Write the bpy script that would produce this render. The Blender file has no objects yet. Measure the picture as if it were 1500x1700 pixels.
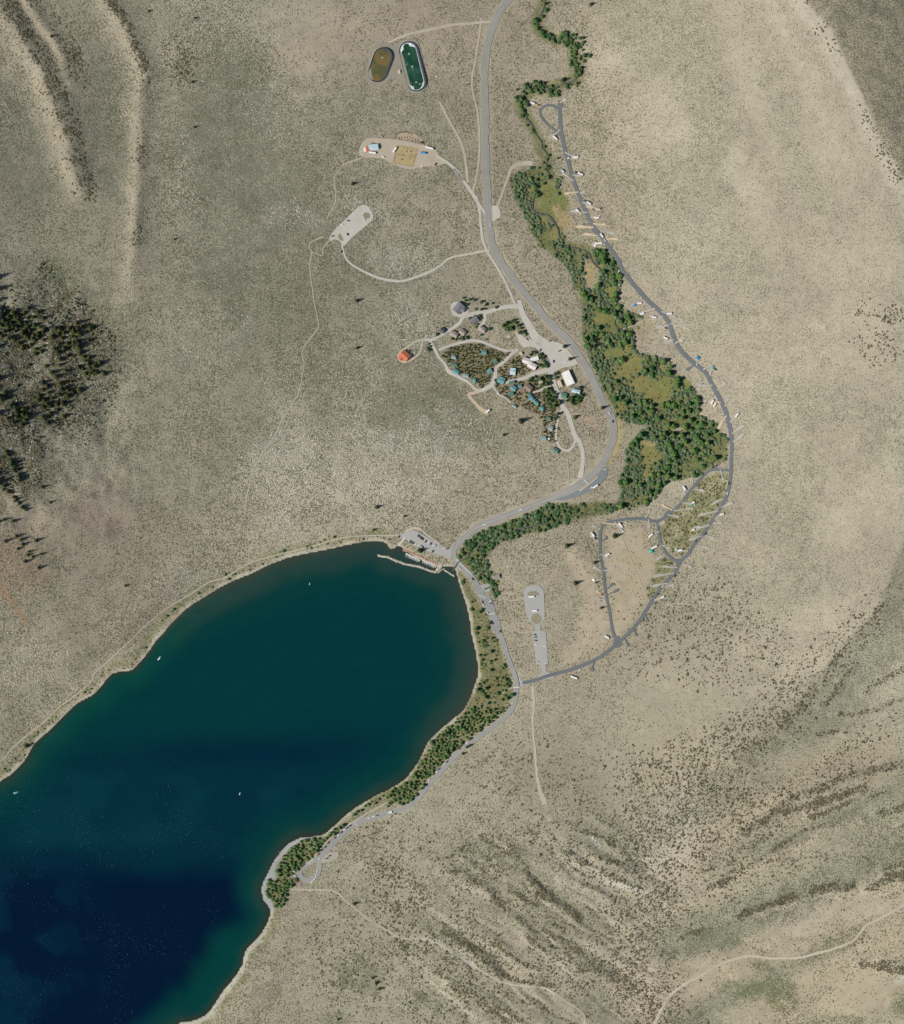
import bpy, bmesh, math, random
import numpy as np
from mathutils import Vector, Matrix
from mathutils.geometry import tessellate_polygon

random.seed(7)
rng = np.random.default_rng(11)
S = bpy.context.scene
COL = S.collection
R = math.radians

# ------------------------------------------------------------------ camera, sky, sun, exposure
# one unit = one metre; x = u - 750, y = 850 - v for map coordinates (u, v) in metres
CAM_H = 12000.0
cam_d = bpy.data.cameras.new('camera'); cam = bpy.data.objects.new('camera', cam_d); COL.objects.link(cam)
cam.location = (0, 0, CAM_H)
cam_d.sensor_fit = 'VERTICAL'; cam_d.sensor_height = 24.0
cam_d.lens = 24.0 * CAM_H / 1700.0
cam_d.clip_start = 100.0; cam_d.clip_end = 30000.0
S.camera = cam

SUN_EL = R(44); SUN_AZ_DIR = Vector((-math.cos(R(17)), -math.sin(R(17)), 0))   # towards the sun, on the map
W = bpy.data.worlds.new('World'); S.world = W; W.use_nodes = True
nt = W.node_tree; bg = nt.nodes['Background']
sky = nt.nodes.new('ShaderNodeTexSky'); sky.sky_type = 'NISHITA'; sky.sun_disc = False
sky.sun_elevation = SUN_EL
sky.sun_rotation = math.atan2(SUN_AZ_DIR.x, SUN_AZ_DIR.y)
sky.altitude = 2300
nt.links.new(sky.outputs[0], bg.inputs[0]); bg.inputs[1].default_value = 0.07
sl = bpy.data.lights.new('sun', 'SUN'); sl.energy = 4.2; sl.angle = R(0.53); sl.color = (1.0, 0.945, 0.86)
so = bpy.data.objects.new('sun', sl); COL.objects.link(so)
sd_ = Vector((SUN_AZ_DIR.x * math.cos(SUN_EL), SUN_AZ_DIR.y * math.cos(SUN_EL), math.sin(SUN_EL)))
so.rotation_euler = sd_.to_track_quat('Z', 'Y').to_euler(); so.location = (-400, -200, 900)
vs = S.view_settings; vs.view_transform = 'Standard'; vs.look = 'None'; vs.exposure = 0.2; vs.gamma = 1.0
vs.use_curve_mapping = False
S.cycles.max_bounces = 4; S.cycles.diffuse_bounces = 2; S.cycles.glossy_bounces = 2
S.cycles.caustics_reflective = False; S.cycles.caustics_refractive = False

# ------------------------------------------------------------------ numpy helpers
def ss(a, b, x):
    t = np.clip((x - a) / (b - a), 0, 1); return t * t * (3 - 2 * t)

class Noise:
    def __init__(self, seed): self.g = np.random.default_rng(seed).random((257, 257)) * 2 - 1
    def one(self, x, y):
        xi = np.floor(x).astype(int); yi = np.floor(y).astype(int); fx = x - xi; fy = y - yi
        fx = fx * fx * (3 - 2 * fx); fy = fy * fy * (3 - 2 * fy)
        a = self.g[xi % 256, yi % 256]; b = self.g[(xi + 1) % 256, yi % 256]
        c = self.g[xi % 256, (yi + 1) % 256]; d = self.g[(xi + 1) % 256, (yi + 1) % 256]
        return (a * (1 - fx) + b * fx) * (1 - fy) + (c * (1 - fx) + d * fx) * fy
    def fbm(self, x, y, wl, octv=3):
        s = 0; a = 1; n = 0
        for k in range(octv):
            s = s + a * self.one(x / wl + 17.3 * k, y / wl + 5.1 * k); n += a; a *= .5; wl *= .5
        return s / n

N1, N2, N3, N4 = Noise(1), Noise(2), Noise(3), Noise(4)

def Z(ox, oy, s, pts): return [(ox + p[0] / s, oy + p[1] / s) for p in pts]

def smooth(pts, step=3.0, closed=False):
    P = [np.array(p, float) for p in pts]; out = []
    n = len(P)
    rngk = range(n if closed else n - 1)
    for i in rngk:
        if closed: p0, p1, p2, p3 = P[i - 1], P[i], P[(i + 1) % n], P[(i + 2) % n]
        else: p0, p1, p2, p3 = P[max(i - 1, 0)], P[i], P[i + 1], P[min(i + 2, n - 1)]
        m = max(1, int(np.linalg.norm(p2 - p1) / step))
        for k in range(m):
            t = k / m
            out.append(.5 * ((2 * p1) + (-p0 + p2) * t + (2 * p0 - 5 * p1 + 4 * p2 - p3) * t * t + (-p0 + 3 * p1 - 3 * p2 + p3) * t ** 3))
    if not closed: out.append(P[-1])
    return np.array(out)

def seg_dist(U, V, pts, closed=False):
    """distance to a polyline"""
    d = np.full(U.shape, 1e9); P = np.array(pts, float)
    m = len(P) if closed else len(P) - 1
    for i in range(m):
        a = P[i]; b = P[(i + 1) % len(P)]; e = b - a; L = max(e @ e, 1e-9)
        t = np.clip(((U - a[0]) * e[0] + (V - a[1]) * e[1]) / L, 0, 1)
        d = np.minimum(d, (U - a[0] - t * e[0]) ** 2 + (V - a[1] - t * e[1]) ** 2)
    return np.sqrt(d)

def inside(U, V, pts):
    c = np.zeros(U.shape, bool); P = np.array(pts, float); n = len(P)
    for i in range(n):
        x1, y1 = P[i]; x2, y2 = P[(i + 1) % n]
        if y1 == y2: continue
        k = ((y1 > V) != (y2 > V)) & (U < (x2 - x1) * (V - y1) / (y2 - y1) + x1)
        c ^= k
    return c

def poly_sd(U, V, pts):
    d = seg_dist(U, V, pts, True); return np.where(inside(U, V, pts), -d, d)

# ------------------------------------------------------------------ map of the place (all in metres, u east, v south)
LAKE = ([(-250, 1480), (-120, 1390), (-40, 1325)] + Z(0, 960, 3.75, [(0, 1262), (60, 1225), (110, 1180), (160, 1120), (190, 1065), (220, 1020), (290, 960), (370, 880), (440, 810), (500, 765), (590, 715), (630, 670), (660, 630), (700, 590), (760, 578), (820, 572), (870, 520), (920, 460), (960, 400), (1010, 345), (1060, 285), (1130, 215), (1190, 165), (1280, 110), (1360, 60), (1450, 15)])
        + Z(380, 640, 3.75, [(60, 1200), (150, 1165), (250, 1115), (370, 1070), (480, 1045), (600, 1022), (720, 995), (820, 975), (920, 966), (965, 975), (990, 990), (995, 1012)])
        + Z(600, 820, 5.77, [(262, 535), (300, 522), (330, 505), (352, 490), (385, 510), (420, 545), (500, 590), (580, 640), (660, 680), (725, 700), (780, 690), (840, 690), (895, 705), (915, 780), (945, 880), (975, 965), (1005, 1060), (1025, 1150)])
        + Z(760, 900, 6.54, [(118, 790), (135, 880), (150, 1000), (180, 1120), (205, 1250), (222, 1360), (218, 1460), (180, 1560), (140, 1690)])
        + Z(640, 1100, 5.357, [(770, 290), (725, 370), (690, 430), (610, 495), (520, 570), (440, 640), (370, 720), (330, 810), (290, 890), (245, 950), (180, 1030), (100, 1090), (0, 1145)])
        + Z(400, 1300, 5, [(1150, 90), (1060, 140), (960, 200), (880, 260), (830, 300), (760, 370), (680, 430), (560, 450), (490, 458), (400, 500), (330, 570), (260, 670), (215, 770), (180, 830), (170, 900), (185, 970), (240, 1040), (245, 1090), (225, 1150), (190, 1220), (140, 1290)])
        + Z(300, 1300, 3.75, [(520, 900), (480, 965), (400, 1050), (385, 1130), (320, 1230), (260, 1300), (210, 1380), (150, 1450), (60, 1485)])
        + [(300, 1698), (250, 1740), (120, 1850), (-250, 1900)])

CREEK = (Z(840, 0, 6.07, [(420, -120), (400, 0), (370, 100), (315, 200), (330, 290), (400, 345), (480, 395), (560, 375), (630, 395), (685, 470), (700, 560), (720, 640), (730, 740), (680, 810), (560, 845), (450, 885), (370, 870), (250, 905), (175, 960), (140, 1030), (160, 1110), (200, 1180), (260, 1270), (310, 1360), (350, 1430), (370, 1510)])
         + Z(840, 240, 6.25, [(385, 40), (430, 130), (410, 210), (440, 290), (465, 340), (390, 360), (310, 410), (300, 520), (265, 600), (275, 680), (350, 720), (430, 730), (485, 790), (530, 870), (560, 960), (620, 1050), (700, 1070), (780, 1085), (850, 1110), (890, 1180), (930, 1260), (985, 1320), (990, 1400)])
         + Z(940, 440, 5, [(340, 60), (270, 190), (300, 290), (380, 350), (440, 420), (395, 470), (430, 530), (500, 550), (550, 620), (560, 700), (630, 770), (680, 830), (760, 850), (820, 920), (880, 930), (930, 980), (990, 1060), (1045, 1140), (1050, 1240)])
         + Z(980, 680, 5.357, [(875, 50), (885, 120), (850, 230), (780, 280), (710, 330), (680, 430), (600, 520), (530, 600), (500, 690), (400, 760), (240, 830), (170, 885), (60, 905)])
         + Z(740, 800, 5, [(1240, 262), (1100, 280), (940, 330), (840, 345), (720, 365), (600, 400), (480, 450), (380, 490), (280, 520), (205, 560), (170, 640), (110, 660)]) + [(752, 948)])

MEADOWS = [  # u, v, ru, rv, angle, colour kind
    (980, 455, 13, 21, 10, 'tan'), (998, 531, 18, 11, 0, 'ochre'), (1048, 606, 23, 25, 20, 'ochre'), (1036, 619, 22, 9, 10, 'ochre'), (1066, 640, 20, 13, 20, 'ochre'), (1022, 588, 13, 11, 0, 'olive'), (1100, 640, 18, 12, 10, 'olive'), (1014, 540, 12, 16, 0, 'olive'), (1012, 480, 9, 12, 0, 'olive'),
    (1092, 657, 25, 14, 8, 'ochre'), (1079, 753, 14, 18, -20, 'ochre'), (1073, 786, 5, 18, 0, 'ochre'), (908, 322, 20, 22, 30, 'olive'), (902, 300, 12, 12, 0, 'olive'), (936, 366, 12, 22, -30, 'tan'), (925, 335, 16, 16, 0, 'olive'),
    (914, 346, 17, 10, 35, 'olive'), (921, 390, 12, 11, 20, 'ochre'), (1040, 588, 9, 12, 0, 'ochre'), (1030, 680, 8, 10, 0, 'ochre'),
    (1100, 610, 7, 8, 0, 'ochre'), (1108, 630, 12, 9, 0, 'olive'), (1130, 715, 14, 6, 10, 'dry'), (1075, 733, 12, 5, 15, 'tan'),
    (1045, 705, 12, 6, 0, 'dry'), (902, 364, 7, 5, 0, 'ochre'), (880, 312, 6, 6, 0, 'ochre'), (927, 353, 6, 14, -30, 'tan'),
    (1070, 545, 14, 22, -30, 'dry'), (1138, 640, 8, 10, 0, 'olive'), (1006, 590, 6, 8, 0, 'olive')]

GROVE_UP = Z(840, 240, 6.25, [(30, 370), (110, 280), (200, 290), (250, 230), (370, 240), (395, 330), (300, 390), (330, 470), (260, 540), (320, 590), (260, 640), (340, 720), (400, 790), (480, 830), (560, 860), (600, 980), (640, 1050), (690, 1090), (820, 1090), (830, 1150), (780, 1190), (820, 1290), (800, 1370), (830, 1450), (800, 1500), (700, 1500), (690, 1400), (640, 1290), (560, 1210), (440, 1100), (360, 1060), (300, 950), (240, 880), (230, 780), (150, 640), (90, 540), (60, 430)])
GROVE_BIG = [(964, 478), (985, 478), (1004, 462), (1006, 440), (1022, 436), (1032, 462), (1024, 500), (1036, 515), (1064, 522), (1072, 540), (1052, 552), (1052, 572), (1062, 588), (1088, 590), (1108, 600), (1122, 622), (1140, 632), (1156, 650), (1160, 668), (1158, 690), (1188, 702), (1207, 730), (1207, 762), (1182, 775), (1160, 788), (1130, 796), (1108, 798), (1094, 818), (1076, 835), (1044, 846), (1022, 836), (1036, 818), (1026, 800), (1038, 770), (1042, 740), (1060, 718), (1080, 706), (1046, 702), (1022, 690), (1008, 660), (993, 630), (980, 600), (968, 560), (966, 520)]
GROVE_EAST = Z(840, 240, 6.25, [(490, 390), (560, 325), (590, 350), (550, 430), (600, 500), (560, 545), (430, 610), (500, 540), (480, 500), (520, 440)])
GROVE_EAST2 = Z(840, 240, 6.25, [(900, 1080), (1000, 1070), (1060, 1120), (1130, 1180), (1160, 1260), (1150, 1400), (1180, 1480), (960, 1480), (980, 1330), (940, 1230), (920, 1150)])
BELT = Z(740, 800, 5, [(85, 620), (120, 545), (200, 475), (300, 412), (430, 365), (560, 310), (700, 258), (870, 180), (960, 180), (1100, 190), (1250, 160), (1420, 190), (1400, 240), (1280, 270), (1100, 320), (950, 350), (800, 400), (620, 440), (500, 490), (400, 530), (360, 600), (330, 680), (380, 760), (440, 830), (420, 960), (380, 900), (330, 850), (240, 760), (150, 690)])
SHORE_E = Z(760, 900, 6.54, [(0, 330), (50, 340), (110, 420), (150, 520), (200, 620), (250, 700), (320, 800), (340, 870), (380, 980), (440, 1050), (480, 1180), (540, 1380), (590, 1560), (580, 1700), (150, 1700), (230, 1500), (235, 1300), (195, 1150), (155, 1000), (130, 850), (110, 650), (60, 560), (30, 430)])
SHORE_S = Z(640, 1100, 5.357, [(820, 180), (860, 50), (1080, 60), (1130, 200), (1120, 330), (1050, 430), (920, 545), (800, 640), (700, 710), (590, 790), (490, 910), (370, 1030), (310, 1120), (260, 1200), (170, 1280), (60, 1240), (0, 1290), (0, 1160), (120, 1100), (230, 1010), (300, 890), (385, 760), (480, 630), (620, 515), (700, 425), (765, 320)])
GROVE_BEACH = Z(400, 1300, 5, [(290, 680), (360, 590), (420, 530), (480, 490), (570, 460), (680, 435), (780, 375), (850, 335), (870, 345), (790, 415), (710, 500), (630, 580), (580, 660), (490, 690), (420, 750), (340, 800), (290, 800)])
GROVE_BEACH2 = Z(400, 1300, 5, [(210, 800), (270, 800), (330, 800), (440, 780), (470, 830), (400, 870), (390, 920), (340, 1020), (290, 1030), (250, 970), (200, 920)])
GROVE_BEACH3 = Z(400, 1300, 5, [(890, 280), (1000, 190), (1130, 100), (1280, 40), (1480, -10), (1480, 70), (1370, 185), (1300, 160), (1180, 110), (1080, 170), (960, 260)])
LODGE_WOOD = Z(640, 480, 6.818, [(650, 730), (720, 665), (850, 640), (1000, 605), (1150, 650), (1300, 700), (1390, 735), (1330, 820), (1230, 880), (1200, 960), (1170, 1060), (1080, 1110), (960, 1010), (830, 930), (730, 860), (650, 780)])
LODGE_WOOD2 = Z(820, 520, 6.818, [(30, 640), (180, 520), (300, 480), (340, 560), (470, 640), (330, 690), (250, 740), (360, 740), (640, 700), (640, 800), (720, 900), (740, 1060), (680, 1110), (730, 1200), (730, 1300), (700, 1460), (560, 1460), (560, 1200), (360, 1080), (200, 1000), (20, 880)])
CAMP_SCRUB = Z(980, 680, 5.357, [(960, 620), (1150, 560), (1230, 600), (1200, 760), (1120, 900), (1010, 1060), (900, 1200), (820, 1330), (650, 1200), (620, 1050), (720, 920), (870, 770), (940, 700)])
CAMP_SCRUB2 = Z(940, 840, 5.665, [(860, 470), (1000, 520), (1010, 600), (900, 740), (800, 870), (750, 780), (830, 640), (840, 520)])
CAMP_DRY = Z(940, 840, 5.665, [(380, 270), (560, 220), (720, 260), (760, 400), (840, 520), (800, 700), (720, 880), (620, 1080), (480, 1200), (440, 1100), (410, 850), (370, 560), (400, 380)])
CAMP_DRY2 = Z(940, 840, 5.665, [(0, 420), (120, 500), (220, 640), (300, 800), (330, 1000), (380, 1150), (330, 1330), (100, 1450), (0, 1480), (120, 1200), (180, 950), (100, 720)])
LAWN = [Z(820, 520, 6.818, [(500, 730), (580, 690), (650, 720), (650, 800), (560, 820), (490, 790)]), Z(820, 520, 6.818, [(80, 130), (220, 70), (240, 180), (160, 210)]),
        Z(820, 520, 6.818, [(840, 960), (960, 880), (1010, 940), (980, 1040), (880, 1050)])]
RIDGE_A = Z(0, 0, 3.75, [(-250, -250), (0, 20), (90, 150), (180, 290), (260, 430), (330, 600), (400, 780), (450, 940), (490, 1100), (520, 1220)])
RIDGE_B = Z(0, 0, 3.75, [(550, -250), (660, 30), (740, 110), (800, 230), (860, 340), (890, 480), (870, 680), (870, 950), (860, 1150), (850, 1400), (830, 1700), (800, 1850)])
CREST_NE = [(1260, -170), (1330, 0), (1372, 52), (1400, 105), (1422, 155), (1447, 210), (1476, 262), (1500, 300), (1560, 420), (1680, 560)]
CREST_SE = [(1680, 760), (1560, 830), (1500, 885), (1470, 960), (1440, 1015), (1395, 1060), (1330, 1140), (1260, 1215), (1180, 1280)]

MAIN_ROAD = ([(900, -150), (858, -30), (843, 0), (828, 20), (816, 48), (806, 88), (804, 130), (805, 171), (805.3, 227), (807, 300), (809, 325), (811.3, 370.7), (815.8, 400), (826, 425), (842, 450), (860, 473.8), (899, 520), (914, 536), (928.5, 551), (947.6, 570), (961, 590), (974, 611), (985.7, 634), (997.5, 661), (1009, 682), (1017, 704), (1018, 724), (1012, 744), (1004, 763), (990.7, 780), (974.7, 795), (953, 809), (924, 824), (893, 836), (868, 846), (820, 864), (790, 877), (770, 894), (755, 910), (753, 924), (763, 938), (784, 960), (798, 985), (811, 1007), (821, 1031), (827, 1047), (836.5, 1071), (845.6, 1099), (853, 1117), (857.5, 1134), (856.5, 1152), (852.8, 1171), (838, 1191.5), (815.5, 1208), (789, 1227), (769, 1242), (750, 1260.5), (729.6, 1283), (711, 1303.5), (694, 1326), (674, 1341), (650, 1348.5), (616, 1358), (588, 1368), (564, 1388), (544, 1408), (528, 1425)])
BEACH_LOOP = [(528, 1424), (529, 1444), (521, 1458), (508, 1461), (498, 1454), (498, 1444), (508, 1436), (522, 1428)]
CAMP_ROAD = [(929.8, 168), (929, 181), (930.6, 214), (934, 231), (938.8, 255), (944, 272), (950, 294), (958, 317), (968, 342), (977.6, 363), (988.8, 382), (1001.6, 397), (1012.8, 413), (1025, 430), (1032, 446), (1040, 458), (1056, 478), (1076, 500), (1096, 518), (1110, 536), (1118, 560), (1130, 582), (1150, 602), (1170, 618), (1180, 636), (1192, 658), (1202, 679), (1209.6, 704), (1214, 732), (1213, 766), (1212, 792), (1206.8, 820), (1192.8, 848), (1181.6, 865), (1170, 881.6), (1151.7, 904), (1140.5, 921), (1127, 933.8), (1120, 949), (1104, 967), (1086.5, 990), (1072, 1013), (1056.5, 1036), (1039, 1055), (1024.7, 1067), (1010.6, 1080), (986, 1096), (957.7, 1108), (940, 1113.6), (912, 1121), (885, 1130), (858, 1135)]
CAMP_TURN = [(928, 181), (919, 175.5), (909, 174), (899, 178), (896, 186), (901, 197), (911, 207.6), (925.7, 219), (931.5, 224)]
CAMP_WEST = [(1023, 1066), (1016, 1045), (1011.5, 1016.5), (1005, 985), (1001, 949), (996.5, 925), (996, 898), (996.5, 881), (1005, 869), (1024.7, 864), (1049.4, 861), (1070.6, 862), (1088, 865.6), (1106, 857), (1129, 837), (1142.4, 818), (1153.6, 805), (1168.5, 788), (1178, 781), (1191, 780), (1212, 781)]
CAMP_LINK = [(1091, 866), (1093.6, 888), (1099, 907), (1109.5, 923), (1127, 934)]
CAMP_SPUR_N = [(1172, 785), (1184, 777), (1195, 769)]

P7 = lambda p: Z(700, 1260, 3.75, p)
P11 = lambda p: Z(1100, 1260, 3.75, p)
P84 = lambda p: Z(1100, 840, 3.75, p)
BRUSH_LINES = [(P11([(500, 450), (620, 380), (720, 290), (830, 220), (960, 180), (1100, 110), (1300, 60), (1560, 10)]), 7, .55), (P11([(900, 350), (1000, 320), (1100, 280), (1230, 240), (1370, 200)]), 2.6, 1), (P11([(1320, 330), (1400, 322), (1520, 312)]), 2.4, .9), (P11([(640, 570), (760, 500), (870, 430), (1000, 395)]), 2.4, .55),
    (P11([(440, 965), (560, 920), (650, 890), (760, 870), (850, 850), (980, 805), (1150, 785)]), 2.8, 1), (P11([(1250, 800), (1380, 750), (1480, 730), (1560, 715)]), 3.5, .9), (P11([(1360, 680), (1440, 650), (1560, 640)]), 3, .6), (P11([(250, 760), (330, 720), (460, 690), (600, 610), (700, 540)]), 2.6, .6), (P11([(1210, 1255), (1330, 1280), (1450, 1310), (1540, 1330)]), 2.8, .9), (P11([(1340, 1240), (1450, 1250)]), 2, .8), (P11([(110, 1105), (200, 1060), (260, 1035)]), 3.2, .8), (P11([(220, 680), (280, 690), (300, 560), (240, 540)]), 2, .4),
    (P7([(420, 470), (520, 510), (590, 590), (640, 680), (700, 770), (780, 840), (880, 910), (960, 960)]), 2.6, 1), (P7([(960, 440), (1060, 460), (1150, 490), (1170, 530)]), 2.4, 1), (P7([(1030, 540), (1100, 600), (1200, 640), (1280, 690), (1360, 750), (1450, 810), (1530, 870)]), 2.4, .9), (P7([(870, 580), (1000, 640), (1100, 680), (1200, 740), (1330, 790)]), 2.2, .9), (P7([(980, 770), (1080, 800), (1160, 860)]), 2, .8),
    (P7([(120, 1060), (200, 1110), (300, 1180), (400, 1260), (480, 1330), (600, 1370), (760, 1390), (830, 1410)]), 2.8, 1), (P7([(370, 1100), (470, 1150), (560, 1220), (620, 1270), (720, 1290)]), 2.2, .9), (P7([(60, 1310), (150, 1350), (260, 1400), (340, 1460), (420, 1500), (520, 1560), (620, 1630), (700, 1700)]), 2.8, .95), (P7([(960, 1290), (1060, 1310), (1150, 1340), (1240, 1370)]), 2, .8), (P7([(760, 1060), (860, 1110), (960, 1180), (1080, 1250), (1140, 1300)]), 4.5, .55), (P7([(1080, 360), (1170, 420), (1250, 460)]), 2.2, .8), (P7([(1290, 380), (1400, 450), (1500, 500)]), 2.2, .5), (P7([(430, 860), (500, 900), (560, 960), (660, 1040), (700, 1110)]), 5, .5), (P7([(280, 750), (380, 790), (440, 840)]), 2.6, .8), (P7([(540, 800), (620, 860), (700, 900)]), 2.4, .7), (P7([(170, 600), (260, 540), (320, 580)]), 5, .6), (P7([(120, 700), (260, 690), (300, 660)]), 2.4, .7), (P7([(820, 380), (930, 400)]), 4, .7), (P7([(1240, 570), (1340, 590), (1420, 600)]), 2.4, .6), (P7([(640, 1090), (760, 1190), (800, 1210)]), 3.5, .6),
    (P84([(1360, 600), (1300, 690), (1220, 770), (1150, 850), (1060, 940), (1010, 1010), (990, 1110)]), 3.5, .55), (P84([(1180, 980), (1100, 1080), (1060, 1170), (980, 1240)]), 4, .6), (P84([(850, 1250), (780, 1310), (720, 1380)]), 4, .6), (P84([(1500, 990), (1400, 1060), (1310, 1100), (1250, 1160)]), 3, .7), (P84([(1500, 1180), (1350, 1250), (1180, 1300), (1090, 1290)]), 3, .5), (P84([(1120, 1400), (1040, 1400), (960, 1420)]), 3, .6), (P84([(830, 1160), (900, 1165)]), 2.5, .6)]
# ------------------------------------------------------------------ terrain
GS = 3.0
u1 = np.arange(-180, 1681, GS); v1 = np.arange(-180, 1881, GS)
GU, GV = np.meshgrid(u1, v1, indexing='ij'); NU, NV = GU.shape
lake_s = smooth(LAKE, 9, True)
SDL = poly_sd(GU, GV, lake_s)
CP = np.array([(800, 870, 0), (900, 840, -2), (1040, 830, -4), (1100, 760, -6), (1050, 620, -9), (990, 500, -12), (930, 400, -14), (900, 300, -16), (890, 200, -18), (940, 100, -20), (900, 0, -22), (900, -180, -26),
    (805, 300, -6), (805, 0, -14), (700, 150, 0), (650, 300, 8), (600, 450, 14), (750, 600, 6), (900, 620, -2), (950, 720, 2), (850, 780, 9), (700, 780, 14), (600, 850, 9), (500, 880, 8), (550, 650, 22), (450, 500, 30), (450, 200, 22), (450, 0, 16), (450, -180, 14),
    (300, 100, 32), (300, 400, 44), (300, 700, 46), (200, 900, 42), (100, 1040, 44), (0, 900, 88), (0, 600, 100), (0, 300, 78), (0, 100, 66), (150, 500, 72), (150, 700, 64), (0, 1180, 18), (-180, 600, 160), (-180, 1150, 60), (-180, 0, 105), (400, 880, 14), (250, 1000, 18), (150, 1100, 8),
    (1120, 560, -3), (1210, 760, 4), (1130, 930, 3), (1000, 980, 2), (900, 1000, 2), (900, 1150, 3.5), (1000, 300, -6), (950, 200, -13), (1050, 100, 0), (1200, 100, 30), (1350, 100, 60), (1410, 105, 72), (1200, 400, 26), (1350, 400, 48), (1450, 400, 62), (1500, 300, 74), (1300, 700, 28), (1450, 700, 56), (1560, 800, 74), (1680, 700, 88), (1300, 950, 30), (1450, 950, 58), (1200, 1100, 24), (1350, 1050, 46), (1420, 1040, 58), (1290, 1180, 46), (1000, 1200, 10), (1000, 1300, 18), (1200, 1270, 40), (1100, 1350, 36), (1300, 1400, 56), (1500, 1300, 70), (1680, 1300, 84), (1500, 1550, 80), (1300, 1550, 66), (1100, 1500, 48), (1100, 1700, 56), (1300, 1700, 62), (1500, 1700, 92), (900, 1350, 20), (800, 1300, 9), (700, 1360, 5), (900, 1500, 36), (700, 1500, 20), (600, 1480, 8), (520, 1600, 10), (500, 1680, 14), (600, 1700, 24), (800, 1700, 44), (1100, 1880, 64), (1680, 1880, 110), (300, 1880, 20), (1680, 300, 90), (1680, -180, 90), (1400, -180, 66), (1200, -180, 34)], float)
def tps(r): return np.where(r > 0, r * r * np.log(np.maximum(r, 1e-6)), 0)
nC = len(CP); XY = CP[:, :2] / 1000.0
K = tps(np.hypot(XY[:, None, 0] - XY[None, :, 0], XY[:, None, 1] - XY[None, :, 1])) + np.eye(nC) * 2e-3
A = np.zeros((nC + 3, nC + 3)); A[:nC, :nC] = K; A[:nC, nC] = 1; A[:nC, nC + 1:] = XY; A[nC, :nC] = 1; A[nC + 1:, :nC] = XY.T
wts = np.linalg.solve(A, np.concatenate([CP[:, 2], np.zeros(3)]))
ZB = np.full(GU.shape, wts[nC]) + wts[nC + 1] * GU / 1000 + wts[nC + 2] * GV / 1000
for i in range(nC):
    ZB += wts[i] * tps(np.hypot(GU / 1000 - XY[i, 0], GV / 1000 - XY[i, 1]))

def side(pts):
    """signed distance to a line running north to south: positive east of it"""
    P = np.array(pts, float); d = seg_dist(GU, GV, P); o = np.argsort(P[:, 1])
    xe = np.interp(GV, P[o, 1], P[o, 0]); return np.where(GU > xe, d, -d)
sNE = side(CREST_NE) + 7 * N1.fbm(GU, GV, 60, 2) + 4 * N2.fbm(GU, GV, 18, 2); sSE = side(CREST_SE) + 10 * N2.fbm(GU, GV, 60, 2)
southcap = ss(700, 560, GV)
ZB -= southcap * (0.42 * np.clip(sNE, 0, 190) + .10 * np.clip(12 - np.abs(sNE), 0, 12))
capSE = ss(760, 840, GV) * ss(1330, 1240, GV)
ZB -= capSE * 0.17 * np.clip(sSE, 0, 90)
def ridge(s, h, ww, we, m): return h * m * np.where(s < 0, np.exp(-(s / ww) ** 2), np.exp(-(s / we) ** 2))
sA = side(RIDGE_A) + 4 * N1.fbm(GU, GV, 30, 2); sB = side(RIDGE_B) + 4 * N2.fbm(GU, GV, 30, 2)
mA = ss(350, 300, GV); mB = ss(520, 380, GV)
ZB += ridge(sA, 9, 26, 26, mA) + ridge(sB, 6.5, 18, 20, mB) + ridge(sA - 40, 4, 12, 14, mA * ss(170, 90, GV))
# gullied slopes in the south
q1 = (GU * .58 - GV * -.0) ; ang = R(34)
pr1 = -GU * math.sin(ang) + GV * math.cos(ang); al1 = GU * math.cos(ang) + GV * math.sin(ang)
GUL1 = N3.fbm(pr1 + 14 * N1.fbm(GU, GV, 120, 2), al1 * .16, 36, 2)
ang2 = R(-21)
pr2 = -GU * math.sin(ang2) + GV * math.cos(ang2); al2 = GU * math.cos(ang2) + GV * math.sin(ang2)
GUL2 = N4.fbm(pr2 + 14 * N2.fbm(GU, GV, 120, 2), al2 * .14, 60, 2)
mG1 = ss(1330, 1460, GV + .12 * (GU - 800)) * ss(1180, 1050, GU) * ss(620, 760, GU)
mG2 = ss(1000, 1140, GU) * ss(1160, 1320, GV)
GUL1F = N1.fbm(pr1 + 8 * N2.fbm(GU, GV, 60, 2), al1 * .2, 17, 2); GUL2F = N3.fbm(pr2 + 8 * N1.fbm(GU, GV, 60, 2), al2 * .18, 26, 2)
for pts_, w_, k_ in BRUSH_LINES:
    Q_ = np.array(pts_); i0, i1 = np.searchsorted(u1, [Q_[:, 0].min() - 40, Q_[:, 0].max() + 40]); j0, j1 = np.searchsorted(v1, [Q_[:, 1].min() - 40, Q_[:, 1].max() + 40]); sl_ = (slice(i0, i1), slice(j0, j1))
    ZB[sl_] += 3.0 * k_ * np.exp(-((seg_dist(GU[sl_], GV[sl_], Q_) + 2 * N1.fbm(GU[sl_], GV[sl_], 16, 2)) / (w_ + 6.0)) ** 2)
ZB += (3.0 * GUL1 - 2.2 * (1 - np.abs(GUL1F) * 3).clip(0, 1)) * mG1 + (6.0 * GUL2 - 2.4 * (1 - np.abs(GUL2F) * 3).clip(0, 1)) * mG2
mG3 = ss(330, 120, GU) * ss(420, 520, GV) * ss(1000, 800, GV)
ZB += 9.0 * N2.fbm(GU, GV, 46, 3) * mG3 * ss(0, 60, SDL)
ZB += 1.1 * N1.fbm(GU, GV, 70, 2) * ss(10, 120, SDL)
# cut for the roads and lots: keep the ground calm there (no small bumps), handled by the low frequencies above
ZL = np.where(SDL < 0, -np.minimum(-SDL * .13, 26), (np.maximum(ZB, -30)))
near = ss(0, 55, SDL); ZG = np.where(SDL < 0, ZL, np.where(SDL < 55, (ZB * near + (.25 + .05 * SDL) * (1 - near)), ZB))

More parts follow.
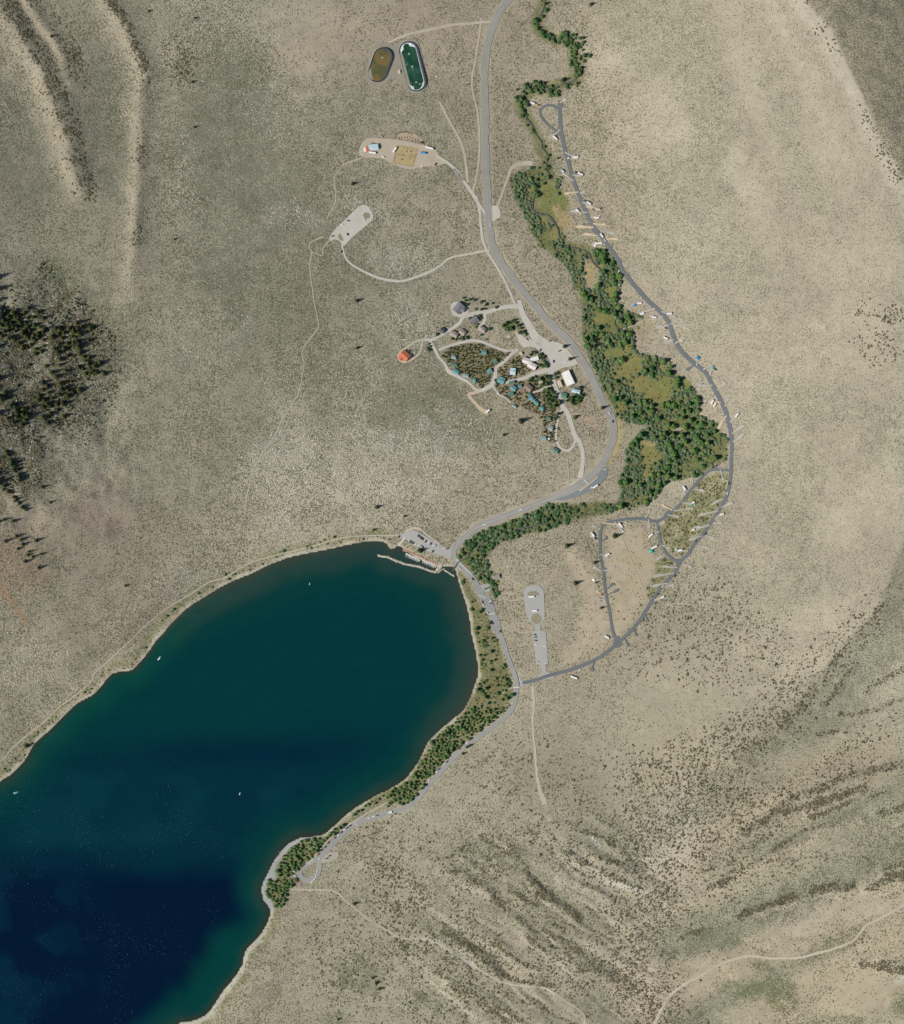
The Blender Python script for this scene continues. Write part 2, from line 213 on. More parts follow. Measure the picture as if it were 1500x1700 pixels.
def hz(u, v):
    """ground height at map coordinates"""
    u = np.asarray(u, float); v = np.asarray(v, float)
    x = np.clip((u - u1[0]) / GS, 0, NU - 1.001); y = np.clip((v - v1[0]) / GS, 0, NV - 1.001)
    i = x.astype(int); j = y.astype(int); fx = x - i; fy = y - j
    return (ZG[i, j] * (1 - fx) + ZG[i + 1, j] * fx) * (1 - fy) + (ZG[i, j + 1] * (1 - fx) + ZG[i + 1, j + 1] * fx) * fy
def samp(F, u, v):
    i = np.clip(np.round((np.asarray(u) - u1[0]) / GS).astype(int), 0, NU - 1); j = np.clip(np.round((np.asarray(v) - v1[0]) / GS).astype(int), 0, NV - 1)
    return F[i, j]

# ------------------------------------------------------------------ paint: soil colour and cover fractions (the colour the ground itself has)
def pm(pts, f=5.0, warp=0.0):
    P = np.array(pts, float); m = f + warp + 4
    i0, i1 = np.searchsorted(u1, [P[:, 0].min() - m, P[:, 0].max() + m]); j0, j1 = np.searchsorted(v1, [P[:, 1].min() - m, P[:, 1].max() + m])
    out = np.zeros(GU.shape); sl_ = (slice(i0, i1), slice(j0, j1))
    d = poly_sd(GU[sl_], GV[sl_], P)
    if warp: d = d + warp * N3.fbm(GU[sl_], GV[sl_], 14, 3)
    out[sl_] = ss(f, -f, d); return out
def lm(pts, w, f=4.0, warp=0.0):
    P = np.array(pts, float); m = w + f + warp + 4
    i0, i1 = np.searchsorted(u1, [P[:, 0].min() - m, P[:, 0].max() + m]); j0, j1 = np.searchsorted(v1, [P[:, 1].min() - m, P[:, 1].max() + m])
    out = np.zeros(GU.shape); sl_ = (slice(i0, i1), slice(j0, j1))
    d = seg_dist(GU[sl_], GV[sl_], P)
    if warp: d = d + warp * N4.fbm(GU[sl_], GV[sl_], 12, 3)
    out[sl_] = ss(w + f, w - f, d); return out
def em(u, v, ru, rv, a=0, warp=.35, soft=.5):
    c, s = math.cos(R(a)), math.sin(R(a)); x = (GU - u) * c + (GV - v) * s; y = -(GU - u) * s + (GV - v) * c
    d = np.hypot(x / ru, y / rv) + warp * N3.fbm(GU, GV, max(8, min(ru, rv)), 3)
    return ss(1 + soft / 2, 1 - soft / 2, d)

C = np.zeros(GU.shape + (3,)); C[:] = (.335, .285, .205)
VEG = np.full(GU.shape, .50); ROCK = np.zeros(GU.shape); SHR = np.zeros(GU.shape); GRN = np.zeros(GU.shape)
def mix(col, m): C[:] = C * (1 - m[..., None]) + np.array(col) * m[..., None]
def setv(F, val, m): F[:] = F * (1 - m) + val * m
big = N1.fbm(GU, GV, 160, 4); mid = N2.fbm(GU, GV, 45, 3)
# valley west of the road: grey-green sage
mw = ss(820, 700, GU) * ss(0, 60, SDL); mix((.30, .262, .195), mw * .8); setv(VEG, .54, mw)
dgl = em(395, 280, 90, 260, -6, .6, 1.2); setv(VEG, .70, dgl); mix((.25, .24, .175), dgl * .5)
setv(VEG, .60, em(500, 480, 120, 170, 0, .6, 1.2)); setv(VEG, .60, em(640, 640, 150, 70, 20, .6, 1.0)); mix((.25, .235, .165), em(740, 690, 110, 50, 20, .6, 1.0) * .6); mix((.25, .235, .165), em(440, 560, 70, 120, 0, .6, 1.2) * .4); setv(VEG, .66, em(720, 700, 90, 60, 20, .5, 1.0))
mix((.36, .29, .22), em(690, 60, 190, 70, -5, .6, 1.2) * .6); setv(VEG, .38, em(560, 40, 160, 70, 0, .6, 1.2)); mix((.37, .30, .225), em(500, 95, 40, 30, 0, .5, .8) * .7)
mix((.36, .30, .225), em(760, 360, 90, 60, 0, .6, 1.0) * .5)
# stony pale belts
for e in [(560, 800, 170, 60, -8, .85), (470, 770, 90, 60, -30, .8), (640, 740, 110, 40, 12, .7), (740, 722, 75, 11, 30, .85), (750, 760, 70, 10, 30, .8), (690, 750, 60, 14, 20, .7), (480, 640, 40, 60, 0, .4), (590, 640, 60, 30, 0, .4), (480, 360, 45, 22, 0, .6), (660, 430, 45, 30, 0, .75), (610, 350, 60, 16, 20, .6), (700, 440, 30, 30, 0, .5), (690, 550, 45, 45, 20, .6), (680, 530, 35, 55, 0, .6), (300, 960, 40, 40, 0, .6), (40, 1100, 60, 45, 0, .6), (120, 1160, 70, 40, -30, .5), (330, 30, 70, 60, 0, .45), (300, 60, 40, 70, 0, .35), (460, 40, 100, 40, 0, .35), (460, 180, 60, 60, 0, .35), (640, 850, 90, 30, 0, .5), (770, 700, 60, 18, 28, .6), (330, 560, 90, 60, 0, .3), (1210, 500, 60, 50, 0, .25), (1340, 70, 40, 60, -30, .25), (950, 740, 60, 40, 0, .2), (300, 300, 30, 120, -10, .35), (870, 920, 30, 30, 0, .4)]:
    m = em(*e[:5], .6, .9); setv(ROCK, e[5], m * .95); mix((.385, .34, .26), m * .5 * e[5])
mix((.40, .34, .255), em(560, 840, 240, 60, -10, .5, 1.0) * .6)
# western mountain foot: reddish brown soils
mix((.30, .245, .185), em(180, 900, 150, 90, 15, .6, 1.0) * .8); setv(VEG, .40, em(180, 900, 130, 70, 20, .6, 1.0))
mix((.25, .195, .16), em(165, 870, 60, 22, 25, .7, .8) * .8); mix((.32, .225, .16), em(20, 930, 60, 60, 40, .6, .9) * .8)
mix((.34, .22, .14), lm([(0, 965), (30, 1010), (45, 1030)], 5, 6, 4)); mix((.29, .255, .20), em(60, 600, 160, 160, 0, .5, .9) * .7); setv(VEG, .62, em(80, 560, 150, 120, 0, .5, .8))
WF = em(80, 600, 95, 120, -10, .5, .7) + em(30, 760, 40, 60, -30, .5, .7); WF = WF.clip(0, 1); setv(SHR, .5, WF); setv(VEG, .72, WF); setv(ROCK, .3, WF); mix((.215, .21, .17), WF * .75)
setv(GRN, .35, em(110, 455, 30, 30, 0, .6, .9)); setv(GRN, .22, em(180, 540, 30, 60, -20, .6, .9)); mix((.34, .29, .21), em(190, 490, 60, 70, 0, .6, .9) * .7)
mix((.345, .285, .21), em(150, 1040, 140, 60, -25, .6, .9) * .8); setv(VEG, .52, em(150, 1040, 140, 60, -25, .6, .9))
# ridges in the north west: bare sunny side, brushy lee side
a_w = mA * ss(-32, -8, sA) * ss(6, -4, sA); mix((.37, .315, .225), a_w * .75); setv(VEG, .38, a_w); setv(SHR, .10, a_w)
a_e = mA * ss(-6, 2, sA) * ss(30, 16, sA); setv(SHR, .55, a_e); mix((.24, .215, .165), a_e * .6)
a2 = ss(150, 60, GV) * np.exp(-((sA - 34) / 6.0) ** 2); mix((.40, .33, .235), a2 * .8); setv(VEG, .2, a2)
a3 = ss(160, 80, GV) * ss(36, 44, sA) * ss(80, 66, sA) * ss(-.3, .3, mid + .1); setv(SHR, .6, a3)
b_w = mB * ss(-22, -2, sB) * ss(8, -2, sB); mix((.37, .315, .225), b_w * .8); setv(VEG, .40, b_w)
b_e = mB * ss(-7, -1, sB) * ss(15, 9, sB) * (ss(120, 60, GV) + ss(-.1, .2, N4.fbm(GU, GV, 40, 2)) * ss(520, 300, GV)).clip(0, 1); setv(SHR, .8, b_e)
mix((.24, .22, .17), em(170, 180, 30, 120, -12, .5, .9) * .6); setv(VEG, .64, em(170, 200, 35, 130, -10, .5, .9)); setv(VEG, .64, em(25, 250, 40, 110, -15, .5, .9)); mix((.24, .22, .17), em(25, 250, 40, 110, -15, .5, .9) * .5)
setv(SHR, .35, em(300, 110, 24, 40, -20, .6, .7))
# eastern flank: pale tan
me = ss(930, 1240, GU + 120 * big) * ss(1330, 1150, GV - .1 * (GU - 1200)); mix((.355, .305, .228), me * .9); setv(VEG, .44, me)
for e in [(1130, 60, 60, 130, -20), (1180, 260, 50, 150, -12), (1130, 300, 70, 60, 0), (1290, 200, 26, 110, -22), (1340, 300, 22, 60, -25), (1230, 440, 40, 70, -40), (1120, 420, 60, 50, 0), (1180, 530, 50, 40, 0), (1320, 680, 80, 40, -8), (1300, 660, 50, 30, 0), (1440, 690, 70, 22, -4), (1300, 800, 60, 90, 10), (1330, 880, 60, 40, 0), (1260, 1000, 70, 60, 0), (1150, 1040, 50, 60, 0), (1330, 960, 50, 40, 0), (1480, 760, 40, 40, 0), (1050, 60, 40, 100, -10)]:
    m = em(*e, .6, 1.1); setv(VEG, .52, m * .7); mix((.335, .30, .215), m * .55)
for e in [(1080, 200, 60, 60, 0), (1240, 130, 20, 130, -18), (1330, 120, 16, 110, -25), (1250, 330, 20, 90, -22), (1400, 250, 40, 90, -28), (1420, 430, 70, 50, 0), (1420, 560, 60, 60, 0), (1460, 840, 40, 60, 0), (1400, 880, 40, 40, 0), (1350, 1020, 60, 24, -30), (1000, 100, 30, 60, 0), (1330, 1100, 40, 24, 0)]:
    m = em(*e, .6, 1.1); mix((.405, .35, .262), m * .5); setv(VEG, .38, m)
crest = southcap * ss(-34, -8, sNE) * ss(3, -3, sNE); mix((.44, .385, .30), crest * .7); setv(VEG, .28, crest)
lee = southcap * ss(-2, 5, sNE); mix((.385, .325, .225), lee * .9); setv(VEG, .60, lee); setv(SHR, .30, southcap * ss(-26, -8, sNE) * ss(2, -2, sNE) * ss(-.15, .2, N4.fbm(GU, GV, 40, 2)))
# south and south-east
ms = ss(1060, 1260, GV) * ss(560, 700, GU + .4 * (GV - 1300)) * ss(0, 40, SDL)
mix((.305, .27, .195), ms * .85); setv(VEG, .46, ms)
mix((.325, .285, .205), em(1100, 1180, 160, 90, 0, .6, 1.0) * .7); setv(VEG, .36, em(1100, 1180, 160, 90, 0, .6, 1.0))
leeSE = capSE * ss(0, 14, sSE) * ss(120, 70, sSE); setv(VEG, .56, leeSE); mix((.28, .26, .185), leeSE * .6); setv(SHR, .16, capSE * ss(-60, 0, sSE) * ss(60, 20, sSE) * ss(950, 1050, GV))
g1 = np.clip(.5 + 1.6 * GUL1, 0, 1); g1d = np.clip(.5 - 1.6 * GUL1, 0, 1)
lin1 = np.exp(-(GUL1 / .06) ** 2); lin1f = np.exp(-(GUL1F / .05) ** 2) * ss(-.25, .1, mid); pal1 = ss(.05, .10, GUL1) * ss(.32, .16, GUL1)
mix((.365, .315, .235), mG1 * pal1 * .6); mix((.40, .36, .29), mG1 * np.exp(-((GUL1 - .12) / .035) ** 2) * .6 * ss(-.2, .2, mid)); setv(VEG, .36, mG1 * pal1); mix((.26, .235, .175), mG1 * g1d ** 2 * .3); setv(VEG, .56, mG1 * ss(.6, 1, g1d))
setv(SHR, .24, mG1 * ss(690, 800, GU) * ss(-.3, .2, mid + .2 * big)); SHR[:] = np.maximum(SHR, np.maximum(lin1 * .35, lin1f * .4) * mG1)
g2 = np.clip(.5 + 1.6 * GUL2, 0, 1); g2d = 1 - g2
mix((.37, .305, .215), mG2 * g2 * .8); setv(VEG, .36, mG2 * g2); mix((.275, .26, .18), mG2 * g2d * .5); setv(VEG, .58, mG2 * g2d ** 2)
lin2 = np.exp(-(GUL2 / .035) ** 2) * ss(-.2, .15, mid + big); lin2f = np.exp(-(GUL2F / .04) ** 2) * ss(-.1, .3, mid); SHR[:] = np.maximum(SHR, np.maximum(lin2 * .2, lin2f * .25) * mG2 * ss(1640, 1560, GV))
setv(SHR, .34, em(1130, 1360, 130, 110, 20, .6, .9) * .9); setv(SHR, .30, em(1180, 1250, 110, 40, -35, .6, .9)); setv(SHR, .34, em(1290, 1170, 60, 34, -45, .6, .9))
setv(SHR, .22, em(1340, 1310, 150, 22, -24, .6, .9)); setv(SHR, .2, em(1260, 1370, 100, 20, -32, .5, .9)); setv(SHR, .2, em(1400, 1250, 120, 16, -35, .5, .9)); setv(SHR, .3, em(1060, 1480, 60, 60, 0, .6, .9)); setv(SHR, .32, em(1060, 1640, 60, 60, 0, .6, .9))
for pts_, w_, k_ in BRUSH_LINES: m = lm(pts_, w_, 2.2, 3.5); SHR[:] = np.maximum(SHR, m * k_); setv(VEG, .6, m * .8); mix((.27, .245, .18), m * .4)
for pts_, w_ in ((P11([(320, 515), (560, 335), (740, 190), (880, 80)]), 5), (P11([(80, 935), (300, 815), (480, 695), (700, 610), (1000, 440), (1200, 380)]), 7), (P11([(540, 1180), (900, 1010), (1300, 840)]), 9), (P11([(560, 960), (900, 860)]), 5), (P7([(800, 900), (860, 940), (930, 985)]), 5), (P7([(400, 1230), (500, 1290), (600, 1330)]), 9), (P7([(150, 1400), (280, 1450), (440, 1540), (560, 1620)]), 5), (P7([(1010, 600), (1120, 640)]), 3)): mix((.42, .345, .245), lm(pts_, w_, 5, 6) * .7)
for pts_, w_ in ((P7([(860, 640), (980, 665)]), 2.5), (P7([(1100, 765), (1220, 775), (1340, 810), (1420, 830)]), 3), (P7([(1050, 470), (1100, 540)]), 2), (P7([(0, 1110), (110, 1145), (230, 1220), (330, 1280)]), 2)): mix((.52, .49, .43), lm(pts_, w_, 3, 4) * .8)
mix((.40, .33, .25), em(1075, 1640, 50, 70, 0, .5, .9) * .7); mix((.385, .33, .255), em(960, 1460, 80, 25, 24, .7, .9) * .6); mix((.39, .33, .25), em(880, 1590, 80, 22, 30, .7, .9) * .6); mix((.385, .335, .27), em(1110, 1400, 60, 90, 20, .6, .9) * .6)
for pts in [[(1230, 1515), (1262, 1502), (1300, 1490), (1330, 1484)], [(1335, 1478), (1370, 1470), (1410, 1468)], [(1440, 1470), (1470, 1452), (1500, 1444)], [(1300, 1345), (1360, 1330), (1430, 1305)], [(1425, 1595), (1450, 1600), (1500, 1606)], [(1460, 1345), (1500, 1338)], [(1215, 1455), (1180, 1470)], [(1135, 1550), (1165, 1540)], [(740, 1545), (800, 1580), (830, 1610)], [(750, 1632), (800, 1665), (850, 1700)], [(890, 1480), (930, 1500), (960, 1520)], [(800, 1390), (850, 1420), (890, 1470), (960, 1520)]]:
    m = lm(pts, 5, 5, 4); setv(SHR, .9, m); setv(VEG, .7, m)
mix((.36, .30, .215), em(1430, 1640, 60, 40, -30, .5, .9) * .9); setv(VEG, .2, em(1430, 1640, 60, 40, -30, .5, .9)); mix((.42, .38, .31), em(1492, 1620, 16, 12, 0, .8, 1.0) * .7); mix((.36, .31, .23), em(1370, 1510, 110, 26, -18, .6, .9) * .8)
for e, g in [((1240, 1640, 40, 16, 5), .40), ((1300, 1650, 24, 40, -20), .42), ((1260, 1600, 16, 8, 0), .3), ((1400, 1690, 26, 12, 0), .28), ((1490, 1660, 16, 26, 0), .3), ((1390, 1560, 60, 14, -30), .2), ((700, 1655, 16, 8, 30), .35), ((560, 1690, 16, 12, 0), .22), ((590, 1620, 40, 30, 30), .15), ((1180, 1560, 40, 20, 0), .18)]:
    setv(GRN, g, em(*e, .6, .9)); setv(VEG, .7, em(*e, .6, .9) * .7)
for e in [(600, 1580, 90, 80, 0), (640, 1430, 60, 60, 0)]: setv(SHR, .12, em(*e, .6, .9)); 
setv(SHR, .10, em(880, 1290, 120, 70, 10, .6, .9)); setv(SHR, .35, em(660, 1480, 50, 40, 30, .6, .8)); setv(SHR, .4, em(690, 1560, 50, 26, 25, .6, .8)); setv(SHR, .14, em(1180, 1060, 120, 90, 0, .6, .9)); setv(SHR, .2, em(1446, 560, 28, 46, -15, .9, .9)); setv(SHR, .3, em(1480, 530, 20, 20, 0, .5, .5))
# groves, meadows, campground
for P_, m_ in [(GROVE_UP, 3), (GROVE_BIG, 3), (GROVE_EAST, 2), (GROVE_EAST2, 3), (BELT, 3)]:
    m = pm(P_, 4, m_); mix((.16, .155, .062), m * .9); setv(VEG, .5, m); setv(SHR, 0, m); setv(ROCK, 0, m); setv(GRN, .45, m)
for P_ in [SHORE_E, SHORE_S, GROVE_BEACH, GROVE_BEACH2, GROVE_BEACH3]:
    m = pm(P_, 4, 4); mix((.20, .175, .085), m * .8); setv(VEG, .45, m); setv(SHR, 0, m); setv(GRN, .3, m)
m = lm(CREEK[:46], 9, 6, 4); mix((.20, .185, .08), m * .85); setv(GRN, .35, m)
MC = {'tan': (.36, .27, .145), 'ochre': (.23, .20, .078), 'olive': (.18, .18, .065), 'dry': (.33, .27, .19)}
MEAD = np.zeros(GU.shape)
for (u, v, ru, rv, a, k) in MEADOWS:
    m = em(u, v, ru, rv, a, .9, .8); MEAD = np.maximum(MEAD, m); mix(MC[k], m); setv(VEG, .36, m); setv(GRN, .22, m); setv(SHR, 0, m)
for P_ in [CAMP_SCRUB, CAMP_SCRUB2]:
    m = pm(P_, 5, 5); mix((.27, .245, .125), m * .85); setv(SHR, .16, m); setv(VEG, .5, m); setv(GRN, .3, m)
for e_ in [(1180, 808, 12, 7, 0), (1200, 800, 8, 6, 0), (1140, 850, 14, 8, 20), (1120, 880, 14, 10, 0), (1160, 860, 10, 8, 0), (1110, 900, 8, 8, 0), (1150, 890, 9, 6, 0)]: mix((.36, .30, .20), em(*e_, .8, .9) * .7); setv(VEG, .35, em(*e_, .8, .9))
m = pm(CAMP_DRY, 8, 8); mix((.385, .315, .22), m * .75); setv(VEG, .14, m); m = pm(CAMP_DRY2, 14, 10); mix((.41, .325, .24), m * .65); setv(VEG, .16, m)
for e in [(1060, 930, 10, 6, 0), (1085, 910, 8, 5, 0), (1040, 970, 10, 5, 20), (1070, 890, 7, 5, 0)]: mix((.39, .29, .165), em(*e, .5, .8) * .45)
m = pm(LODGE_WOOD, 3, 3); mix((.225, .18, .105), m); setv(VEG, .5, m); setv(ROCK, 0, m); m = pm(LODGE_WOOD2, 4, 4); mix((.27, .205, .13), m * .8); setv(VEG, .45, m)
for P_ in LAWN: m = pm(P_, 2, 1); mix((.10, .15, .045), m); setv(VEG, .2, m); setv(GRN, .5, m)
mix((.40, .20, .11), em(904, 631.5, 3.5, 3, 0, .2, .4))
m = lm([(953, 678), (962, 674), (970, 670)], 2, 1.5); mix((.42, .22, .17), m)
m = lm([(960, 690), (975, 700), (985, 706)], 6, 5, 3); mix((.43, .30, .23), m * .7)
# verges, banks and beach
m = lm(MAIN_ROAD[2:40], 9.5, 3, 2); mix((.36, .31, .235), m * .75); setv(VEG, .25, m)
m = lm(MAIN_ROAD[40:], 7, 3, 2); mix((.37, .32, .24), m * .6)
m = lm([(1028, 690), (1030, 720), (1022, 750), (1014, 770)], 2.5, 2.5, 2); mix((.44, .34, .13), m * .8)
m = ss(4.5, .5, SDL + 7 * N3.fbm(GU, GV, 20, 3)) * (SDL > -4); mix((.41, .375, .30), m * .75); setv(VEG, .08, m); setv(GRN, 0, m); setv(ROCK, .6, m * .5)
bank = ss(24, 10, SDL + 8 * N2.fbm(GU, GV, 25, 2)) * ss(6, 10, SDL) * (GU < 660); mix((.24, .225, .12), bank * .7); setv(GRN, .2, bank)
m = pm(Z(400, 1300, 5, [(480, 440), (570, 430), (560, 470), (480, 490), (420, 530), (350, 600), (290, 690), (290, 800), (220, 830), (200, 920), (250, 970), (270, 1060), (240, 1080), (180, 980), (160, 890), (170, 820), (230, 700), (300, 590), (380, 500)]), 2, .5)
mix((.325, .32, .31), m); setv(VEG, 0, m); setv(GRN, 0, m); setv(ROCK, 0, m); setv(SHR, 0, m)
m = ss(14, 2, SDL + 6 * N3.fbm(GU, GV, 20, 3)) * (SDL > -4) * (GV > 1560); mix((.42, .385, .31), m * .9); setv(VEG, .15, m)
under = SDL < 0; C[under] = C[under] * .5
C *= np.array([1.045, 1.09, 1.085])
C *= (1 + .10 * big + .10 * mid + .06 * N4.fbm(GU, GV, 16, 2))[..., None]
# nothing grows on tracks and lots (filled in below as these are built)
BARE = np.zeros(GU.shape)

# ------------------------------------------------------------------ materials
def new_mat(name):
    m = bpy.data.materials.new(name); m.use_nodes = True; t = m.node_tree
    return m, t, t.nodes['Principled BSDF']
def nd(t, typ, **kw):
    n = t.nodes.new(typ)
    for k, v in kw.items(): setattr(n, k, v)
    return n
def lk(t, a, b): t.links.new(a, b)
def mixc(t, fac, a, b):
    n = nd(t, 'ShaderNodeMix', data_type='RGBA')
    if isinstance(fac, (int, float)): n.inputs[0].default_value = fac
    else: lk(t, fac, n.inputs[0])
    for s_, x in ((6, a), (7, b)):
        if isinstance(x, tuple): n.inputs[s_].default_value = x + (1,) if len(x) == 3 else x
        else: lk(t, x, n.inputs[s_])
    return n.outputs[2]
def math_(t, op, a, b=None, clamp=False):
    n = nd(t, 'ShaderNodeMath', operation=op, use_clamp=clamp)
    for s_, x in ((0, a), (1, b)):
        if x is None: continue
        if isinstance(x, (int, float)): n.inputs[s_].default_value = x
        else: lk(t, x, n.inputs[s_])
    return n.outputs[0]
def noise(t, scale, detail=2, rough=.5, vec=None):
    n = nd(t, 'ShaderNodeTexNoise'); n.inputs['Scale'].default_value = scale; n.inputs['Detail'].default_value = detail; n.inputs['Roughness'].default_value = rough
    if vec is not None: lk(t, vec, n.inputs['Vector'])
    return n.outputs[0]
def ramp01(t, x, a, b):
    n = nd(t, 'ShaderNodeMapRange', interpolation_type='SMOOTHSTEP'); lk(t, x, n.inputs[0])
    for s_, q in ((1, a), (2, b)):
        if isinstance(q, (int, float)): n.inputs[s_].default_value = q
        else: lk(t, q, n.inputs[s_])
    return n.outputs[0]

def plain(name, col, rough=.8, var=.15, scale=.6, spec=.3, metal=0.0):
    """a plain material with some mottling of its own colour"""
    m, t, b = new_mat(name)
    tc = nd(t, 'ShaderNodeTexCoord'); n = noise(t, scale, 4, .6, tc.outputs['Object'])
    lo = tuple(c * (1 - var) for c in col); hi = tuple(min(1, c * (1 + var)) for c in col)
    lk(t, mixc(t, ramp01(t, n, .35, .65), lo, hi), b.inputs['Base Color'])
    b.inputs['Roughness'].default_value = rough; b.inputs['Specular IOR Level'].default_value = spec; b.inputs['Metallic'].default_value = metal
    return m
def leafy(name, c1, c2, c3=None, rough=.85):
    """foliage: colour varies from plant to plant and from leaf clump to leaf clump"""
    m, t, b = new_mat(name)
    oi = nd(t, 'ShaderNodeObjectInfo'); tc = nd(t, 'ShaderNodeTexCoord')
    base = mixc(t, oi.outputs['Random'], c1, c2)
    n = noise(t, 1.3, 2, .5, tc.outputs['Object'])
    dark = nd(t, 'ShaderNodeMix', data_type='RGBA', blend_type='MULTIPLY'); dark.inputs[0].default_value = 1
    lk(t, base, dark.inputs[6]); lk(t, mixc(t, ramp01(t, n, .35, .65), (.68, .72, .7), (1.28, 1.22, 1.1)), dark.inputs[7])
    lk(t, dark.outputs[2], b.inputs['Base Color']); b.inputs['Roughness'].default_value = rough; b.inputs['Specular IOR Level'].default_value = .15
    tr = nd(t, 'ShaderNodeBsdfTranslucent'); lk(t, dark.outputs[2], tr.inputs[0]); mx = nd(t, 'ShaderNodeMixShader'); mx.inputs[0].default_value = .25
    lk(t, b.outputs[0], mx.inputs[1]); lk(t, tr.outputs[0], mx.inputs[2]); lk(t, mx.outputs[0], t.nodes['Material Output'].inputs['Surface'])
    return m

M = {}
def ground_material():
    m, t, b = new_mat('ground_soil')
    pos = nd(t, 'ShaderNodeNewGeometry').outputs['Position']
    soil = nd(t, 'ShaderNodeAttribute', attribute_name='soil').outputs['Color']
    cov = nd(t, 'ShaderNodeSeparateColor'); lk(t, nd(t, 'ShaderNodeAttribute', attribute_name='cover').outputs['Color'], cov.inputs[0])
    veg, rock, grn = cov.outputs[0], cov.outputs[1], cov.outputs[2]
    n_mid = noise(t, .09, 3, .6, pos); n_lo = noise(t, .02, 3, .6, pos)
    v1_ = math_(t, 'ADD', .80, math_(t, 'MULTIPLY', n_mid, .40)); 
    mul = nd(t, 'ShaderNodeVectorMath', operation='SCALE'); lk(t, soil, mul.inputs[0]); lk(t, v1_, mul.inputs['Scale'])
    grain = noise(t, 1.1, 2, .7, pos)
    mul2 = nd(t, 'ShaderNodeVectorMath', operation='SCALE'); lk(t, mul.outputs[0], mul2.inputs[0]); lk(t, math_(t, 'ADD', .62, math_(t, 'MULTIPLY', grain, .76)), mul2.inputs['Scale'])
    # low scrub cover, clump by clump
    vn = noise(t, .42, 3, .68, pos); vn2 = noise(t, .05, 3, .6, pos)
    thr = math_(t, 'SUBTRACT', .74, math_(t, 'MULTIPLY', veg, math_(t, 'ADD', .25, math_(t, 'MULTIPLY', vn2, .42))))
    f = ramp01(t, vn, thr, math_(t, 'ADD', thr, .09))
    sage = mixc(t, noise(t, .5, 1, .5, pos), (.135, .142, .098), (.185, .182, .13))
    sage = mixc(t, ramp01(t, n_lo, .35, .65), sage, mixc(t, noise(t, .6, 1, .5, pos), (.115, .13, .085), (.165, .17, .118)))
    sage = mixc(t, grn, sage, (.075, .11, .035))
    c1 = mixc(t, math_(t, 'MULTIPLY', f, .86), mul2.outputs[0], sage)
    gp = ramp01(t, noise(t, .16, 3, .6, pos), .38, .60)
    c1 = mixc(t, math_(t, 'MULTIPLY', math_(t, 'MULTIPLY', gp, grn), 1.1, True), c1, (.10, .13, .045))
    # pale stones
    rn = noise(t, .40, 2, .6, pos); rthr = math_(t, 'SUBTRACT', .73, math_(t, 'MULTIPLY', rock, .20))
    rf = ramp01(t, rn, rthr, math_(t, 'ADD', rthr, .05)); rf = math_(t, 'MULTIPLY', rf, ramp01(t, rock, .02, .2))
    c2 = mixc(t, math_(t, 'MULTIPLY', rf, .8), c1, (.66, .62, .54))
    lk(t, c2, b.inputs['Base Color'])
    b.inputs['Roughness'].default_value = 1.0; b.inputs['Specular IOR Level'].default_value = .05
    h = math_(t, 'ADD', math_(t, 'MULTIPLY', f, .9), math_(t, 'ADD', math_(t, 'MULTIPLY', grain, .5), math_(t, 'MULTIPLY', rf, .8)))
    bp = nd(t, 'ShaderNodeBump'); bp.inputs['Strength'].default_value = .55; bp.inputs['Distance'].default_value = .9; lk(t, h, bp.inputs['Height']); lk(t, bp.outputs[0], b.inputs['Normal'])
    return m
M['ground'] = ground_material()

def surf(name, col, var=.18, s1=.05, s2=.7, streak=None):
    """roads, lots and tracks: worn patches at two sizes"""
    m, t, b = new_mat(name); pos = nd(t, 'ShaderNodeNewGeometry').outputs['Position']
    a = noise(t, s1, 3, .6, pos); g = noise(t, s2, 3, .65, pos)
    k = math_(t, 'ADD', 1 - var, math_(t, 'ADD', math_(t, 'MULTIPLY', a, var), math_(t, 'MULTIPLY', g, var)))
    v = nd(t, 'ShaderNodeVectorMath', operation='SCALE'); v.inputs[0].default_value = col; lk(t, k, v.inputs['Scale']); lk(t, v.outputs[0], b.inputs['Base Color'])
    b.inputs['Roughness'].default_value = .95; b.inputs['Specular IOR Level'].default_value = .15
    return m
M['asphalt_old'] = surf('worn_asphalt', (.275, .276, .258), .34)
M['asphalt'] = surf('asphalt', (.135, .148, .153), .32)
M['paved_lot'] = surf('pale_paving', (.34, .34, .315), .22)
M['gravel'] = surf('gravel', (.475, .45, .39), .34)
M['dirt'] = surf('dirt', (.43, .385, .295), .4)
M['dirt_red'] = surf('tan_dirt', (.50, .40, .28), .35)
M['shoulder'] = surf('gravel_shoulder', (.34, .30, .235), .4)
M['paint'] = surf('road_paint', (.62, .62, .58), .35)
M['island'] = surf('scrub_island', (.25, .225, .15), .7, .3, 1.2)
M['creekwater'] = plain('creek_water', (.095, .105, .09), .15, .3, .2, .5)

# ------------------------------------------------------------------ object helpers
def tag(o, label=None, cat=None, group=None, kind=None):
    if label: o['label'] = label
    if cat: o['category'] = cat
    if group: o['group'] = group
    if kind: o['kind'] = kind
    return o
def mesh_obj(name, verts, faces, mat, parent=None, shade=False):
    me = bpy.data.meshes.new(name); me.from_pydata([tuple(v) for v in verts], [], faces); me.update()
    if mat: me.materials.append(mat)
    if shade: me.polygons.foreach_set('use_smooth', [True] * len(me.polygons))
    o = bpy.data.objects.new(name, me); COL.objects.link(o)
    if parent: o.parent = parent
    return o
def link(name, me, parent=None):
    o = bpy.data.objects.new(name, me); COL.objects.link(o)
    if parent: o.parent = parent
    return o
def empty(name, u, v, rot=0, z=None, dz=0.0):
    o = bpy.data.objects.new(name, None); COL.objects.link(o); o.empty_display_size = 1
    o.location = (u - 750, 850 - v, (float(hz(u, v)) if z is None else z) + dz); o.rotation_euler = (0, 0, R(rot)); return o
